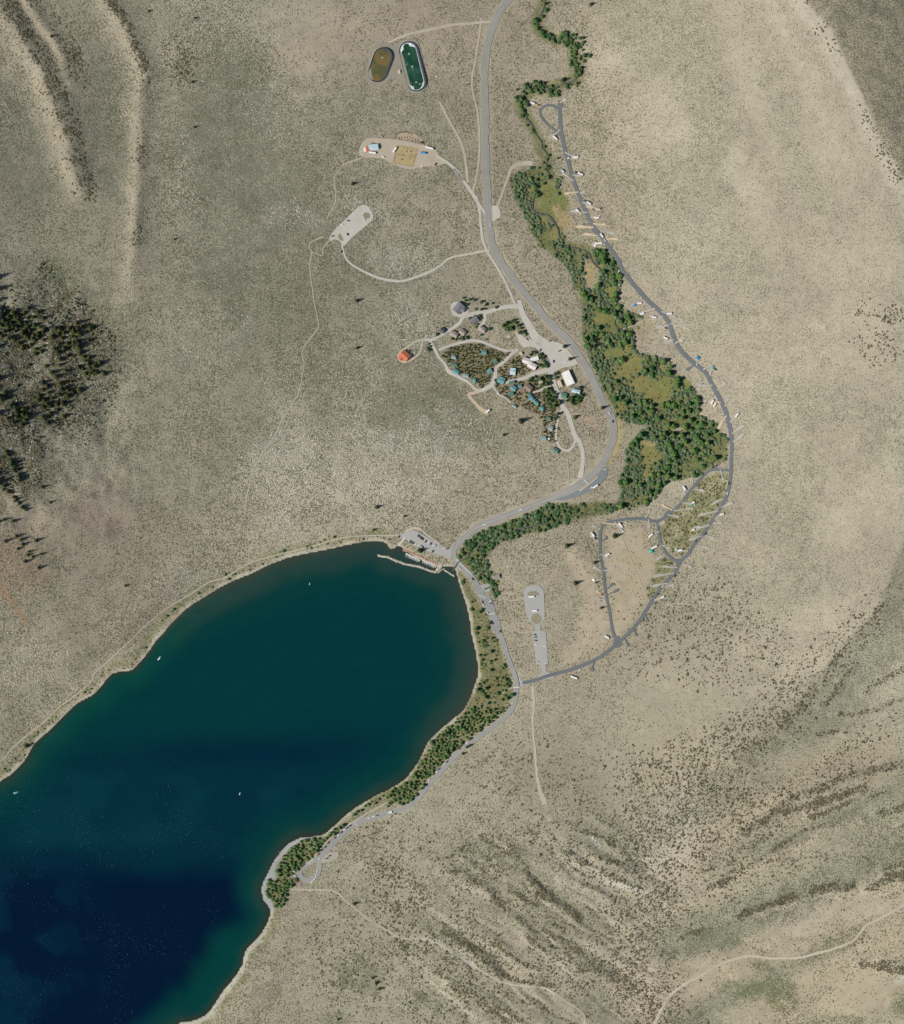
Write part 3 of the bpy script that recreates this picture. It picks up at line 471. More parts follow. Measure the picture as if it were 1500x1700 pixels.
class MB:
    """collects simple solids into one mesh"""
    def __init__(self): self.v = []; self.f = []
    def add(self, vs, fs):
        n = len(self.v); self.v += [tuple(x) for x in vs]; self.f += [tuple(i + n for i in f) for f in fs]; return self
    def box(self, c, s, taper=1.0, rot=0):
        x, y, z = c; a, b, h = s[0] / 2, s[1] / 2, s[2] / 2; k = taper; co, si = math.cos(R(rot)), math.sin(R(rot))
        vs = []
        for sx, sy, sz in ((-1, -1, -1), (1, -1, -1), (1, 1, -1), (-1, 1, -1), (-1, -1, 1), (1, -1, 1), (1, 1, 1), (-1, 1, 1)):
            q = k if sz > 0 else 1; px, py = sx * a * q, sy * b * q
            vs.append((x + px * co - py * si, y + px * si + py * co, z + sz * h))
        return self.add(vs, [(0, 3, 2, 1), (4, 5, 6, 7), (0, 1, 5, 4), (1, 2, 6, 5), (2, 3, 7, 6), (3, 0, 4, 7)])
    def cyl(self, c, r, h, n=8, axis='z', r2=None):
        r2 = r if r2 is None else r2; vs = []
        for k, (rr, d) in enumerate(((r, -h / 2), (r2, h / 2))):
            for i in range(n):
                a = 2 * math.pi * i / n; p = (rr * math.cos(a), rr * math.sin(a), d)
                if axis == 'y': p = (p[0], p[2], p[1])
                if axis == 'x': p = (p[2], p[0], p[1])
                vs.append((c[0] + p[0], c[1] + p[1], c[2] + p[2]))
        fs = [(i, (i + 1) % n, n + (i + 1) % n, n + i) for i in range(n)] + [tuple(range(n - 1, -1, -1)), tuple(range(n, 2 * n))]
        return self.add(vs, fs)
    def prism(self, prof, y0, y1):
        """profile in x,z extruded along y"""
        n = len(prof); vs = [(p[0], y0, p[1]) for p in prof] + [(p[0], y1, p[1]) for p in prof]
        fs = [tuple(range(n)), tuple(range(2 * n - 1, n - 1, -1))] + [(i, n + i, n + (i + 1) % n, (i + 1) % n) for i in range(n)]
        return self.add(vs, fs)
    def mesh(self, name, mat, bev=0.0, smooth_=False):
        me = bpy.data.meshes.new(name); me.from_pydata(self.v, [], self.f); me.update()
        bm = bmesh.new(); bm.from_mesh(me); bmesh.ops.recalc_face_normals(bm, faces=bm.faces)
        if bev: bmesh.ops.bevel(bm, geom=list(bm.edges), offset=bev, segments=1, affect='EDGES', clamp_overlap=True)
        bm.to_mesh(me); bm.free()
        if mat: me.materials.append(mat)
        if smooth_: me.polygons.foreach_set('use_smooth', [True] * len(me.polygons))
        return me

# ------------------------------------------------------------------ ground sheet
def grid_mesh(name, X, Y, Zz, mask=None):
    n, m = X.shape; idx = np.arange(n * m).reshape(n, m)
    q = np.stack([idx[:-1, :-1], idx[:-1, 1:], idx[1:, 1:], idx[1:, :-1]], -1).reshape(-1, 4)
    if mask is not None:
        q = q[mask.reshape(-1)]; used = np.unique(q); re = np.full(n * m, -1); re[used] = np.arange(len(used)); q = re[q]
    else: used = np.arange(n * m)
    co = np.stack([X, Y, Zz], -1).reshape(-1, 3)[used]
    me = bpy.data.meshes.new(name); me.vertices.add(len(co)); me.vertices.foreach_set('co', co.astype(np.float32).ravel())
    me.loops.add(len(q) * 4); me.loops.foreach_set('vertex_index', q.astype(np.int32).ravel())
    me.polygons.add(len(q)); me.polygons.foreach_set('loop_start', np.arange(0, len(q) * 4, 4, dtype=np.int32)); me.polygons.foreach_set('loop_total', np.full(len(q), 4, np.int32))
    me.update(calc_edges=True); me.validate(); me.polygons.foreach_set('use_smooth', np.ones(len(q), bool))
    return me, used
def add_attr(me, name, arr):
    a = me.attributes.new(name, 'FLOAT_COLOR', 'POINT'); d = np.ones((len(me.vertices), 4), np.float32); d[:, :3] = arr; a.data.foreach_set('color', d.ravel())
gme, _ = grid_mesh('ground', GU - 750, 850 - GV, ZG)
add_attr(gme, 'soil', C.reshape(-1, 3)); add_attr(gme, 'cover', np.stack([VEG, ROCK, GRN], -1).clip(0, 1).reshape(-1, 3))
gme.materials.append(M['ground'])
tag(link('ground', gme), 'sagebrush covered valley floor and moraine slopes around the lake', 'ground', None, 'structure')

# the hills go on outside the frame
bi = [(i, 0) for i in range(0, NU - 1, 8)] + [(NU - 1, j) for j in range(0, NV - 1, 8)] + [(i, NV - 1) for i in range(NU - 1, 0, -8)] + [(0, j) for j in range(NV - 1, 0, -8)]
bu_ = np.array([GU[q] for q in bi]); bv_ = np.array([GV[q] for q in bi]); bz_ = np.array([ZG[q] for q in bi]); nb = len(bi); hv_, hf_ = [], []
for q, kz in ((1.0, 0), (1.15, .3), (1.5, .6), (2.4, 1), (4.5, 1), (9, 1)):
    uu = 750 + (bu_ - 750) * q; vv = 850 + (bv_ - 850) * q; zz = bz_ * (1 - kz) + kz * np.clip(bz_, 4, 120) * (1 + .5 * N1.fbm(uu, vv, 500, 3)) + kz * 40 * N2.fbm(uu, vv, 700, 2) - .05
    hv_ += [(a - 750, 850 - b__, float(z)) for a, b__, z in zip(uu, vv, zz)]
for r_ in range(5):
    for i in range(nb): hf_.append((r_ * nb + i, r_ * nb + (i + 1) % nb, (r_ + 1) * nb + (i + 1) % nb, (r_ + 1) * nb + i))
hills = mesh_obj('hills', hv_, hf_, M['ground'], None, True)
if hills.data.polygons[0].normal.z < 0: hills.data.flip_normals()
add_attr(hills.data, 'soil', np.tile(np.array([.37, .335, .25]), (len(hv_), 1))); add_attr(hills.data, 'cover', np.tile(np.array([.5, .05, .05]), (len(hv_), 1)))
tag(hills, 'dry sagebrush hills running on beyond the valley', 'hills', None, 'structure')

# ------------------------------------------------------------------ lake
lu = np.arange(-180, 860, 5.0); lv = np.arange(880, 1860, 5.0); LU, LV = np.meshgrid(lu, lv, indexing='ij'); LSD = poly_sd(LU, LV, lake_s)
dep = -LSD; cN = N1.fbm(LU, LV, 130, 3); cf = N2.fbm(LU, LV, 40, 3)
def lerp(a, b, m): return a * (1 - m[..., None]) + np.array(b) * m[..., None]
LC = np.zeros(LU.shape + (3,)); LC[:] = (.050, .060, .045)
sh = dep + 5 * cf
south = ss(1500, 1570, LV) * ss(250, 330, LU); nw = ss(420, 250, LU) * ss(1340, 1200, LV)
north = ss(1130, 1000, LV) + ss(640, 740, LU) * ss(1260, 1160, LV); north = north.clip(0, 1)
LC[:] = lerp(LC, (.022, .032, .022), np.ones(LU.shape)) 
k_ = 1 + 1.1 * north                                   # the shallow shelf is wider at the north end
LC = lerp(LC, (.012, .040, .032), ss(2, 8, sh / k_)); LC = lerp(LC, (.002, .034, .032), ss(8, 24, sh / k_)); LC = lerp(LC, (.0006, .0305, .0335), ss(22, 50, sh / k_))
LC = lerp(LC, (.019, .046, .039), north * ss(50, 10, dep + 8 * cf) * .75); LC = lerp(LC, (.036, .046, .034), north * ss(16, 2, dep + 5 * cf) * .8)
LC = lerp(LC, (.0012, .046, .035), nw * ss(2, 8, dep) * ss(46, 14, dep) * .8)
deepN = ss(1180, 1270, LV + 30 * cN) * ss(34, 80, dep)
LC = lerp(LC, (.0006, .018, .033), deepN * .7)
band = np.exp(-((LV - 1250 + 8 * cf) / 22.0) ** 2) * ss(60, 140, dep) * ss(150, 330, LU); LC = lerp(LC, (.0004, .011, .028), band * .5)
rip2 = ss(-.1, .45, cN + .5 * cf + .1) * ss(1262, 1300, LV) * ss(1430, 1390, LV) * ss(30, 80, dep) * ss(600, 420, LU); LC = lerp(LC, (.002, .034, .047), rip2 * .45)
deepS = ss(1395, 1475, LV + 30 * cN + 14 * cf) * ss(22, 66, dep + 16 * cN); LC = lerp(LC, (.0004, .0066, .0225), deepS * .97)
rip = ss(230, 40, LU + 110 * cN + 50 * cf) * ss(1400, 1440, LV); LC = lerp(LC, (.0012, .020, .038), rip * ss(-.35, .35, cf + cN) * .7)
LC = lerp(LC, (.0008, .038, .033), south * ss(3, 14, dep) * ss(84, 40, dep + 10 * cf) * .9)
cell = lambda F: (F[:-1, :-1] + F[1:, :-1] + F[:-1, 1:] + F[1:, 1:]) / 4
lme, used = grid_mesh('lake', LU - 750, 850 - LV, np.zeros(LU.shape), cell(LSD) < 7)
add_attr(lme, 'depth_tint', LC.reshape(-1, 3)[used])
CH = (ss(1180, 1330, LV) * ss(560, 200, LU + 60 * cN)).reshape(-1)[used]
add_attr(lme, 'foam_glint_mask', np.stack([CH, CH, CH], -1))
mw_, t, b = new_mat('lake_water'); pos = nd(t, 'ShaderNodeNewGeometry').outputs['Position']
tint = nd(t, 'ShaderNodeAttribute', attribute_name='depth_tint').outputs['Color']; foam_glint_mask = nd(t, 'ShaderNodeSeparateColor'); lk(t, nd(t, 'ShaderNodeAttribute', attribute_name='foam_glint_mask').outputs['Color'], foam_glint_mask.inputs[0])
mp = nd(t, 'ShaderNodeMapping'); mp.inputs['Rotation'].default_value = (0, 0, R(25)); mp.inputs['Scale'].default_value = (.55, 1.0, 1.0); lk(t, pos, mp.inputs[0])
w1 = noise(t, .45, 3, .6, mp.outputs[0]); w2 = noise(t, .03, 3, .6, mp.outputs[0])
w3 = noise(t, .16, 4, .7, mp.outputs[0])
k = math_(t, 'ADD', .62, math_(t, 'ADD', math_(t, 'MULTIPLY', w1, .3), math_(t, 'ADD', math_(t, 'MULTIPLY', w2, .2), math_(t, 'MULTIPLY', w3, .3))))
sv = nd(t, 'ShaderNodeVectorMath', operation='SCALE'); lk(t, tint, sv.inputs[0]); lk(t, k, sv.inputs['Scale'])
foam_glint = ramp01(t, noise(t, .5, 2, .65, pos), .655, .73); foam_glint = math_(t, 'MULTIPLY', math_(t, 'MULTIPLY', foam_glint, foam_glint_mask.outputs[0]), math_(t, 'MULTIPLY', ramp01(t, noise(t, .012, 3, .6, pos), .42, .62), .34))  # white specks painted into the water colour: whitecaps together with sun glints
lk(t, mixc(t, foam_glint, sv.outputs[0], (.42, .55, .58)), b.inputs['Base Color'])
b.inputs['Roughness'].default_value = .12; b.inputs['IOR'].default_value = 1.333; b.inputs['Specular IOR Level'].default_value = .35
bp = nd(t, 'ShaderNodeBump'); bp.inputs['Strength'].default_value = .25; bp.inputs['Distance'].default_value = .4; lk(t, w1, bp.inputs['Height']); lk(t, bp.outputs[0], b.inputs['Normal'])
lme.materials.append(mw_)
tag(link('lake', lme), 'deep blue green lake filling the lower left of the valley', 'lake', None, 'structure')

# ------------------------------------------------------------------ roads, tracks, lots
_lift = [0.45]
def lift():
    _lift[0] += .005; return _lift[0]
def ribbon(name, pts, w, mat, label, cat='road', closed=False, z0=None, wob=0.0, bare=True, kind='structure', base=0.0):
    P = smooth(pts, 3.0, closed); n = len(P)
    T = np.roll(P, -1, 0) - np.roll(P, 1, 0)
    if not closed: T[0] = P[1] - P[0]; T[-1] = P[-1] - P[-2]
    T /= np.maximum(np.linalg.norm(T, axis=1, keepdims=True), 1e-6); Nn = np.stack([T[:, 1], -T[:, 0]], 1)
    ws = np.interp(np.linspace(0, 1, n), np.linspace(0, 1, len(w)), w) if isinstance(w, (list, tuple)) else np.full(n, float(w))
    vs = []; L = (lift() if z0 is None else z0) + base; k = 5
    wl = ws * (1 + wob * N1.fbm(P[:, 0], P[:, 1], 9, 2)); wr = ws * (1 + wob * N2.fbm(P[:, 0], P[:, 1], 9, 2))
    for j in range(k):
        f = j / (k - 1) * 2 - 1; q = P + Nn * (np.where(f < 0, wl, wr) * f / 2)[:, None]
        h = hz(q[:, 0], q[:, 1]) + L
        vs.append(np.stack([q[:, 0] - 750, 850 - q[:, 1], h], 1))
    vs = np.stack(vs, 1).reshape(-1, 3); fs = []
    for i in range(n if closed else n - 1):
        i2 = (i + 1) % n
        for j in range(k - 1): fs.append((i * k + j, i * k + j + 1, i2 * k + j + 1, i2 * k + j))
    o = mesh_obj(name, vs, fs, mat)
    if o.data.polygons and o.data.polygons[0].normal.z < 0: o.data.flip_normals()
    if bare: BARE[:] = np.maximum(BARE, lm(P[::3] if len(P) > 8 else P, float(np.max(ws)) / 2 + 1.0, 1.2))
    return tag(o, label, cat, None, kind)
def sheet(name, pts, mat, label, cat, base=0.0, closed_smooth=True, bare=True, kind='structure', step=3.5, wob=0.0):
    P = smooth(pts, step, True) if closed_smooth else np.array(pts, float)
    if wob: P = P + wob * np.stack([N1.fbm(P[:, 0], P[:, 1], 7, 2), N2.fbm(P[:, 0], P[:, 1], 7, 2)], 1)
    bm = bmesh.new(); vs = [bm.verts.new((p[0] - 750, 850 - p[1], 0)) for p in P]
    tri = tessellate_polygon([[Vector((p[0], p[1], 0)) for p in P]])
    for a in tri:
        try: bm.faces.new([vs[i] for i in a])
        except ValueError: pass
    for _ in range(4):
        es = [e for e in bm.edges if e.calc_length() > 9]
        if not es: break
        bmesh.ops.subdivide_edges(bm, edges=es, cuts=1, use_grid_fill=False); bmesh.ops.triangulate(bm, faces=bm.faces[:])
    L = lift() + base
    co = np.array([v.co[:] for v in bm.verts]); h = hz(co[:, 0] + 750, 850 - co[:, 1]) + L
    for v, z in zip(bm.verts, h): v.co.z = z
    bmesh.ops.recalc_face_normals(bm, faces=bm.faces)
    if sum(f.normal.z for f in bm.faces) < 0: bmesh.ops.reverse_faces(bm, faces=bm.faces)
    me = bpy.data.meshes.new(name); bm.to_mesh(me); bm.free(); me.materials.append(mat)
    if bare: BARE[:] = np.maximum(BARE, pm(P, 1.5))
    return tag(link(name, me), label, cat, None, kind)

# dirt first (lowest), then gravel, then paving, then paint
ribbon('dirt_track', Z(580, 40, 5.357, [(1165, -60), (1165, 0), (1140, 180), (1110, 360), (1088, 480), (1095, 600), (1130, 740), (1150, 900), (1155, 1100), (1140, 1300), (1115, 1390)]) + Z(520, 280, 4.412, [(1190, 90), (1165, 170)]), 3.2, M['dirt'], 'narrow dirt track running beside the main road in the north', 'track', wob=.3)
ribbon('dirt_track', Z(580, 40, 5.357, [(800, 690), (880, 850), (960, 990), (1020, 1150), (1050, 1390)]) + Z(520, 280, 4.412, [(1132, 100)]), 4.0, M['dirt'], 'dirt track curving down from the ponds towards the road', 'track', wob=.4)
ribbon('dirt_track', Z(580, 40, 5.357, [(340, 170), (420, 130), (560, 80), (720, 45), (900, 5)]) + [(780, 38), (800, 36), (822, 35)], 4.2, M['dirt'], 'dirt track from the main road to the two ponds', 'track', wob=.3)
ribbon('dirt_track', Z(380, 300, 4.723, [(740, 440), (640, 490), (635, 540), (650, 560), (635, 690), (655, 850), (670, 960), (695, 1080), (700, 1150), (640, 1240), (575, 1340), (590, 1440), (570, 1570), (540, 1690)]) + Z(380, 640, 3.75, [(425, 70), (330, 220), (290, 310), (220, 410), (160, 510), (130, 610), (110, 710), (100, 800)]), 1.7, M['dirt'], 'long thin footpath winding across the western sagebrush', 'path', wob=.5)
ribbon('footpath', Z(580, 40, 5.357, [(110, 1190), (0, 1230)]) + [(568, 276), (557, 292)] + Z(380, 300, 4.723, [(825, 0), (838, 120), (825, 200), (780, 270), (775, 300)]), 1.7, M['dirt'], 'thin footpath from the corral to the gravel car park', 'path', wob=.4)
ribbon('footpath', Z(380, 300, 4.723, [(790, 470), (740, 530), (730, 590), (650, 560)]), 1.5, M['dirt'], 'short footpath leaving the west end of the gravel car park', 'path', wob=.4)
ribbon('footpath', [(-60, 1300)] + Z(0, 960, 3.75, [(0, 1140), (60, 1075), (130, 1010), (230, 930), (300, 870), (370, 800), (460, 735), (560, 650), (590, 590), (640, 545), (720, 470), (830, 370), (900, 300), (1000, 215), (1080, 160), (1200, 90), (1300, 25), (1400, -5)]) + Z(380, 640, 3.75, [(120, 1110), (280, 1060), (420, 1025), (560, 990), (700, 950), (850, 935), (1000, 935), (1060, 930)]), 1.8, M['dirt'], 'pale footpath following the northern lake shore', 'path', wob=.4)
ribbon('footpath', Z(400, 1300, 5, [(395, 900), (430, 882), (560, 888), (700, 885), (800, 910), (860, 970), (950, 1040), (1050, 1120), (1200, 1210), (1330, 1280), (1480, 1285)]) + Z(700, 1260, 3.75, [(0, 1110), (110, 1145), (230, 1220), (330, 1280), (400, 1330), (520, 1385), (660, 1405), (760, 1415), (870, 1480), (1000, 1570), (1010, 1640)]), 1.9, M['dirt'], 'pale hiking trail climbing away from the beach loop', 'path', wob=.8)
ribbon('dirt_track', [(1560, 1470)] + Z(1100, 1260, 3.75, [(1500, 885), (1420, 930), (1340, 975), (1250, 1020), (1210, 1070), (1160, 1120), (1050, 1165), (940, 1195), (830, 1222), (650, 1225), (540, 1212), (450, 1230), (350, 1265), (230, 1335), (110, 1400), (30, 1470), (0, 1520)]) + [(1090, 1685), (1070, 1730)], 4.0, M['dirt'], 'dirt road winding over the south eastern hills', 'track', wob=.3)
ribbon('dirt_track', [(884, 1140), (886, 1165), (884, 1200), (888, 1250), (892, 1295), (904, 1334)], [5, 4, 3, 3, 5, 9], M['dirt'], 'faint dirt track running south from the car park', 'track', wob=.6)
ribbon('footpath', Z(760, 900, 6.54, [(700, 605), (600, 635), (520, 625), (540, 690), (580, 790), (630, 940), (700, 985), (790, 965)]), 1.3, M['dirt'], 'looping footpath on the west side of the car park', 'path', wob=.3)
ribbon('footpath', Z(760, 900, 6.54, [(520, 625), (450, 560), (400, 520)]), 1.2, M['dirt'], 'footpath from the restroom hut towards the car park', 'path', wob=.3)
ribbon('footpath', Z(760, 900, 6.54, [(590, 1580), (500, 1630), (400, 1670)]), 1.3, M['dirt'], 'footpath from the crosswalk into the lakeside scrub', 'path', wob=.3)
ribbon('footpath', [(1003, 868), (1020, 866)] + Z(940, 840, 5.665, [(830, 1000), (950, 930), (1050, 915), (1170, 930)]), 1.2, M['dirt'], 'footpath east of the campground', 'path', wob=.3)
ribbon('footpath', Z(860, 680, 7.5, [(625, 560), (615, 660), (630, 800), (635, 900)]), 1.4, M['dirt'], 'footpath dropping from the cabins to the road', 'path', wob=.3)
ribbon('footpath', Z(940, 440, 5, [(430, 540), (500, 520), (580, 490), (660, 455), (740, 450)]), 1.3, M['dirt'], 'footpath from a campsite into the creek meadow', 'path', wob=.3)
ribbon('footpath', Z(400, 1300, 5, [(950, 310), (1050, 250), (1180, 180), (1260, 130)]), 1.8, M['dirt'], 'footpath between the shore road and the lake trees', 'path', wob=.3)
ribbon('dirt_track', Z(520, 280, 4.412, [(1345, 285), (1390, 160), (1440, 20)]) + [(850, 278), (862, 272), (884, 270)], [4, 3, 4, 7, 7], M['dirt'], 'dirt spur leaving the main road towards the creek', 'track', wob=.4)
# corral yard
sheet('corral_yard', Z(580, 40, 5.357, [(110, 1060), (180, 1015), (300, 1020), (460, 1035), (640, 1075), (755, 1105), (800, 1170), (860, 1235), (760, 1262), (640, 1272), (520, 1292), (380, 1240), (280, 1200), (110, 1180), (85, 1120)]), surf('yard_dirt', (.43, .37, .285), .35), 'bare dirt yard around the horse corral', 'yard', wob=1.5)
sheet('corral_ground', Z(580, 40, 5.357, [(430, 1080), (612, 1112), (560, 1268), (385, 1235)]), surf('corral_sand', (.42, .33, .165), .35), 'yellow trampled ground of the horse corral', 'yard', closed_smooth=False)
sheet('hitching_ground', Z(580, 40, 5.357, [(410, 1000), (470, 960), (560, 970), (650, 1040), (560, 1030), (470, 1022)]), surf('hitching_dirt', (.42, .335, .235), .35), 'trampled dirt where the horses stand north of the corral', 'yard', wob=1)
# gravel
ribbon('gravel_road', Z(580, 40, 5.357, [(770, 1180), (800, 1190), (880, 1240), (960, 1310), (1010, 1390)]) + Z(520, 280, 4.412, [(1030, 0), (1100, 90), (1170, 190), (1215, 265), (1260, 330)]), 5.0, M['gravel'], 'gravel road from the corral to the main road', 'road', wob=.15)
ribbon('gravel_road', Z(520, 280, 4.412, [(1190, 200), (1215, 300), (1225, 400), (1240, 520), (1270, 600), (1320, 680), (1390, 800), (1450, 930)]) + [(849, 492), (856, 508)], 4.2, M['gravel'], 'narrow frontage road on the west side of the main road', 'road', wob=.15)
ribbon('gravel_road', Z(520, 280, 4.412, [(1290, 600), (1250, 602), (1130, 625), (1000, 655), (930, 710), (850, 755), (750, 795), (640, 825), (510, 810), (400, 770), (290, 710), (240, 660), (215, 590), (213, 550)]), [4, 3.2, 3.2, 3.2, 3.6, 4, 4.4, 3.6, 3.2, 3.4], M['gravel'], 'gravel road looping round to the western car park', 'road', wob=.12)
sheet('gravel_lot', Z(520, 280, 4.412, [(330, 285), (385, 270), (425, 310), (435, 370), (350, 450), (280, 510), (222, 565), (190, 530), (150, 520), (118, 530), (140, 470), (240, 370)]), M['gravel'], 'gravel car park at the end of the western loop road', 'car park', wob=.6)
sheet('planting_island', Z(520, 280, 4.412, [(360, 340), (380, 322), (410, 328), (414, 360), (390, 372), (385, 390), (372, 360)]), M['island'], 'scrub island at the north end of the gravel car park', 'island', base=.03, bare=False)
sheet('planting_island', Z(520, 280, 4.412, [(182, 485), (200, 478), (214, 505), (222, 530), (200, 530), (184, 508)]), M['island'], 'scrub island at the south end of the gravel car park', 'island', base=.03, bare=False)
sheet('gravel_turnout', Z(520, 280, 4.412, [(1300, 285), (1345, 270), (1365, 300), (1372, 350), (1340, 368), (1305, 385)]), M['gravel'], 'gravel turnout on the east side of the main road', 'turnout', wob=.5)
sheet('gravel_turnout', Z(860, 680, 7.5, [(560, 1040), (640, 950), (720, 880), (800, 850), (820, 870), (870, 930), (820, 975), (640, 1040)]), M['gravel'], 'gravel apron where the lodge road meets the main road', 'turnout', wob=.5)
# lodge yards
Lz = lambda p: Z(820, 520, 6.818, p)
ribbon('gravel_road', Lz([(285, -150), (320, 0), (400, 140), (470, 270), (560, 340)]), [6, 9, 11, 14, 16], M['gravel'], 'gravel drive entering the lodge yard from the north', 'road', wob=.08)
sheet('gravel_lot', Lz([(400, 300), (430, 220), (520, 260), (640, 310), (760, 340), (850, 430), (920, 520), (950, 570), (900, 590), (780, 620), (700, 650), (630, 700), (600, 660), (630, 560), (590, 470), (520, 430), (430, 380), (330, 385), (300, 350), (250, 250), (240, 200), (300, 240)]), M['gravel'], 'wide gravel yard in front of the lodge', 'yard', wob=.6)
ribbon('gravel_road', Lz([(680, 620), (560, 655), (440, 690), (340, 735), (220, 760), (120, 790)]), [10, 7.5, 6, 5, 4], M['gravel'], 'gravel lane running west past the lodge', 'road', wob=.1)
ribbon('gravel_road', Lz([(650, 640), (670, 740), (690, 830), (720, 900), (750, 970), (780, 1060), (830, 1130), (870, 1250), (900, 1350), (930, 1420)]) + Z(860, 680, 7.5, [(760, 400), (800, 520), (805, 640), (790, 740), (770, 850)]), [6, 6, 8, 9, 8, 8, 7, 9, 7, 6, 7, 10], M['gravel'], 'gravel lane from the lodge yard south to the main road', 'road', wob=.1)
ribbon('gravel_road', Lz([(790, 1060), (740, 1130), (715, 1240), (700, 1340), (700, 1420)]) + Z(860, 680, 7.5, [(500, 440), (540, 490), (620, 510), (680, 460), (710, 380)]), 4.0, M['gravel'], 'narrow gravel loop past the southern cabins', 'road', wob=.15)
ribbon('gravel_road', Lz([(640, 820), (560, 850), (480, 890), (400, 900)]), 3.6, M['gravel'], 'short gravel lane south of the lawn', 'road', wob=.15)
Hz_ = lambda p: Z(640, 480, 6.818, p)
ribbon('gravel_road', Hz_([(1500, 195), (1400, 195), (1290, 215), (1180, 250), (1080, 270), (960, 290), (880, 310), (840, 380), (760, 440), (680, 490), (600, 540), (520, 575), (440, 570)]), [8, 7, 6, 6, 8, 8, 7, 6, 5, 5, 4.5, 4, 4], M['gravel'], 'gravel lane to the grey roofed houses', 'road', wob=.12)
ribbon('gravel_road', Hz_([(460, 575), (360, 585), (270, 640), (200, 690), (150, 760)]), 3.6, M['dirt'], 'dirt drive to the orange roofed house', 'track', wob=.15)
ribbon('gravel_road', Hz_([(420, 580), (410, 640), (390, 710), (340, 770), (270, 810), (210, 825)]), 3.2, M['dirt'], 'dirt drive looping back from the orange roofed house', 'track', wob=.15)
sheet('dirt_yard', Hz_([(130, 740), (200, 680), (250, 690), (310, 760), (290, 810), (200, 840), (140, 800)]), M['dirt_red'], 'pale dirt yard around the orange roofed house', 'yard', wob=.5)
ribbon('gravel_road', Hz_([(500, 590), (560, 690), (600, 770), (670, 850), (700, 920), (760, 960), (850, 1010), (940, 1060), (1010, 1130), (1060, 1150), (1140, 1120), (1210, 1070), (1240, 980), (1250, 890), (1330, 830), (1420, 740), (1500, 680)]), [5, 5, 4.5, 4, 7, 6, 5, 4.5, 5, 6, 7, 7, 5, 5, 5, 5], M['gravel'], 'gravel lane circling the cabin wood', 'road', wob=.15)
ribbon('gravel_road', Hz_([(600, 690), (700, 650), (830, 610), (960, 585), (1060, 590), (1180, 630), (1300, 680), (1400, 700), (1480, 690)]), [4, 4, 4, 5, 4, 4, 4.5, 5], M['gravel'], 'gravel lane along the north edge of the cabin wood', 'road', wob=.15)
ribbon('dirt_track', Hz_([(1080, 1150), (980, 1180), (940, 1200), (1010, 1290), (1090, 1370), (1160, 1400)]), [4, 5, 6, 5, 7, 8], M['dirt_red'], 'reddish dirt track to the parked trailers', 'track', wob=.25)
ribbon('gravel_road', Hz_([(1210, 1090), (1280, 1190), (1340, 1220), (1420, 1290)]), 2.6, M['gravel'], 'narrow drive past the white pickup', 'road', wob=.2)
ribbon('gravel_road', Hz_([(1120, 280), (1120, 350), (1070, 430), (1060, 470)]), 5, M['gravel'], 'short drive between the grey roofed houses', 'road', wob=.15)
sheet('house_pad', Hz_([(735, 180), (800, 140), (900, 190), (940, 230), (930, 290), (850, 320), (760, 290)]), M['gravel'], 'gravel pad around the large grey house', 'yard', wob=.5)
# marina and lake car parks
sheet('parking_lot', Z(640, 860, 10.71, [(350, 245), (480, 207), (620, 270), (760, 350), (900, 430), (1010, 500), (1060, 540), (1180, 520), (1240, 600), (1180, 700), (1100, 720), (1040, 680), (950, 660), (830, 628), (700, 570), (560, 500), (430, 430), (360, 380), (250, 350), (230, 320)]), M['paved_lot'], 'paved car park beside the marina', 'car park', closed_smooth=False)
ribbon('gravel_road', Z(640, 860, 10.71, [(330, 340), (300, 400), (250, 460), (215, 490)]), 3.5, M['gravel'], 'boat ramp running down to the marina water', 'ramp')
ribbon('footpath', Z(640, 860, 10.71, [(360, 235), (480, 180), (600, 190), (700, 270), (850, 380), (960, 460)]), 3.0, M['dirt'], 'pale verge along the back of the marina car park', 'path', wob=.4)
for pts, lb in [([(725, 700), (745, 668), (775, 665), (770, 700), (735, 745), (705, 765), (700, 745)], 'pale rock spit at the head of the breakwater')]:
    sheet('rock_spit', Z(600, 820, 5.77, pts), M['dirt'], lb, 'spit', base=.5)
sheet('parking_lot', Z(760, 900, 6.54, [(225, 470), (330, 445), (365, 480), (360, 530), (290, 550)]), M['paved_lot'], 'small paved bay with two dark cars by the shore road', 'car park', closed_smooth=False)
sheet('parking_lot', Z(760, 900, 6.54, [(215, 580), (290, 570), (330, 560), (395, 680), (410, 770), (460, 870), (465, 940), (500, 1040), (470, 1060), (400, 990), (340, 880), (340, 800), (300, 740), (250, 640)]), M['asphalt_old'], 'paved parking strip widening the shore road', 'car park', closed_smooth=False)
sheet('parking_lot', Z(760, 900, 6.54, [(710, 520), (740, 485), (800, 465), (880, 470), (930, 520), (940, 700), (942, 840), (895, 900), (895, 960), (950, 970), (970, 1140), (975, 1290), (950, 1330), (960, 1400), (1040, 1440), (1040, 1480), (900, 1500), (720, 1555), (680, 1570), (690, 1500), (830, 1490), (900, 1440), (912, 1380), (890, 1330), (850, 1330), (830, 1150), (800, 985), (840, 960), (830, 900), (770, 860), (740, 760), (715, 620)]), M['paved_lot'], 'long paved car park with two traffic islands', 'car park', closed_smooth=False)
sheet('traffic_island', [(760 + (850 + 58 * math.cos(a)) / 6.54, 900 + (832 + 58 * math.sin(a)) / 6.54) for a in np.linspace(0, 2 * math.pi, 14)[:-1]], M['island'], 'round scrub island in the long car park', 'island', base=.03, bare=False)
sheet('traffic_island', Z(760, 900, 6.54, [(750, 575), (765, 545), (810, 532), (860, 538), (886, 565), (880, 582), (820, 570), (780, 582)]), M['island'], 'crescent scrub island in the long car park', 'island', base=.03, bare=False)
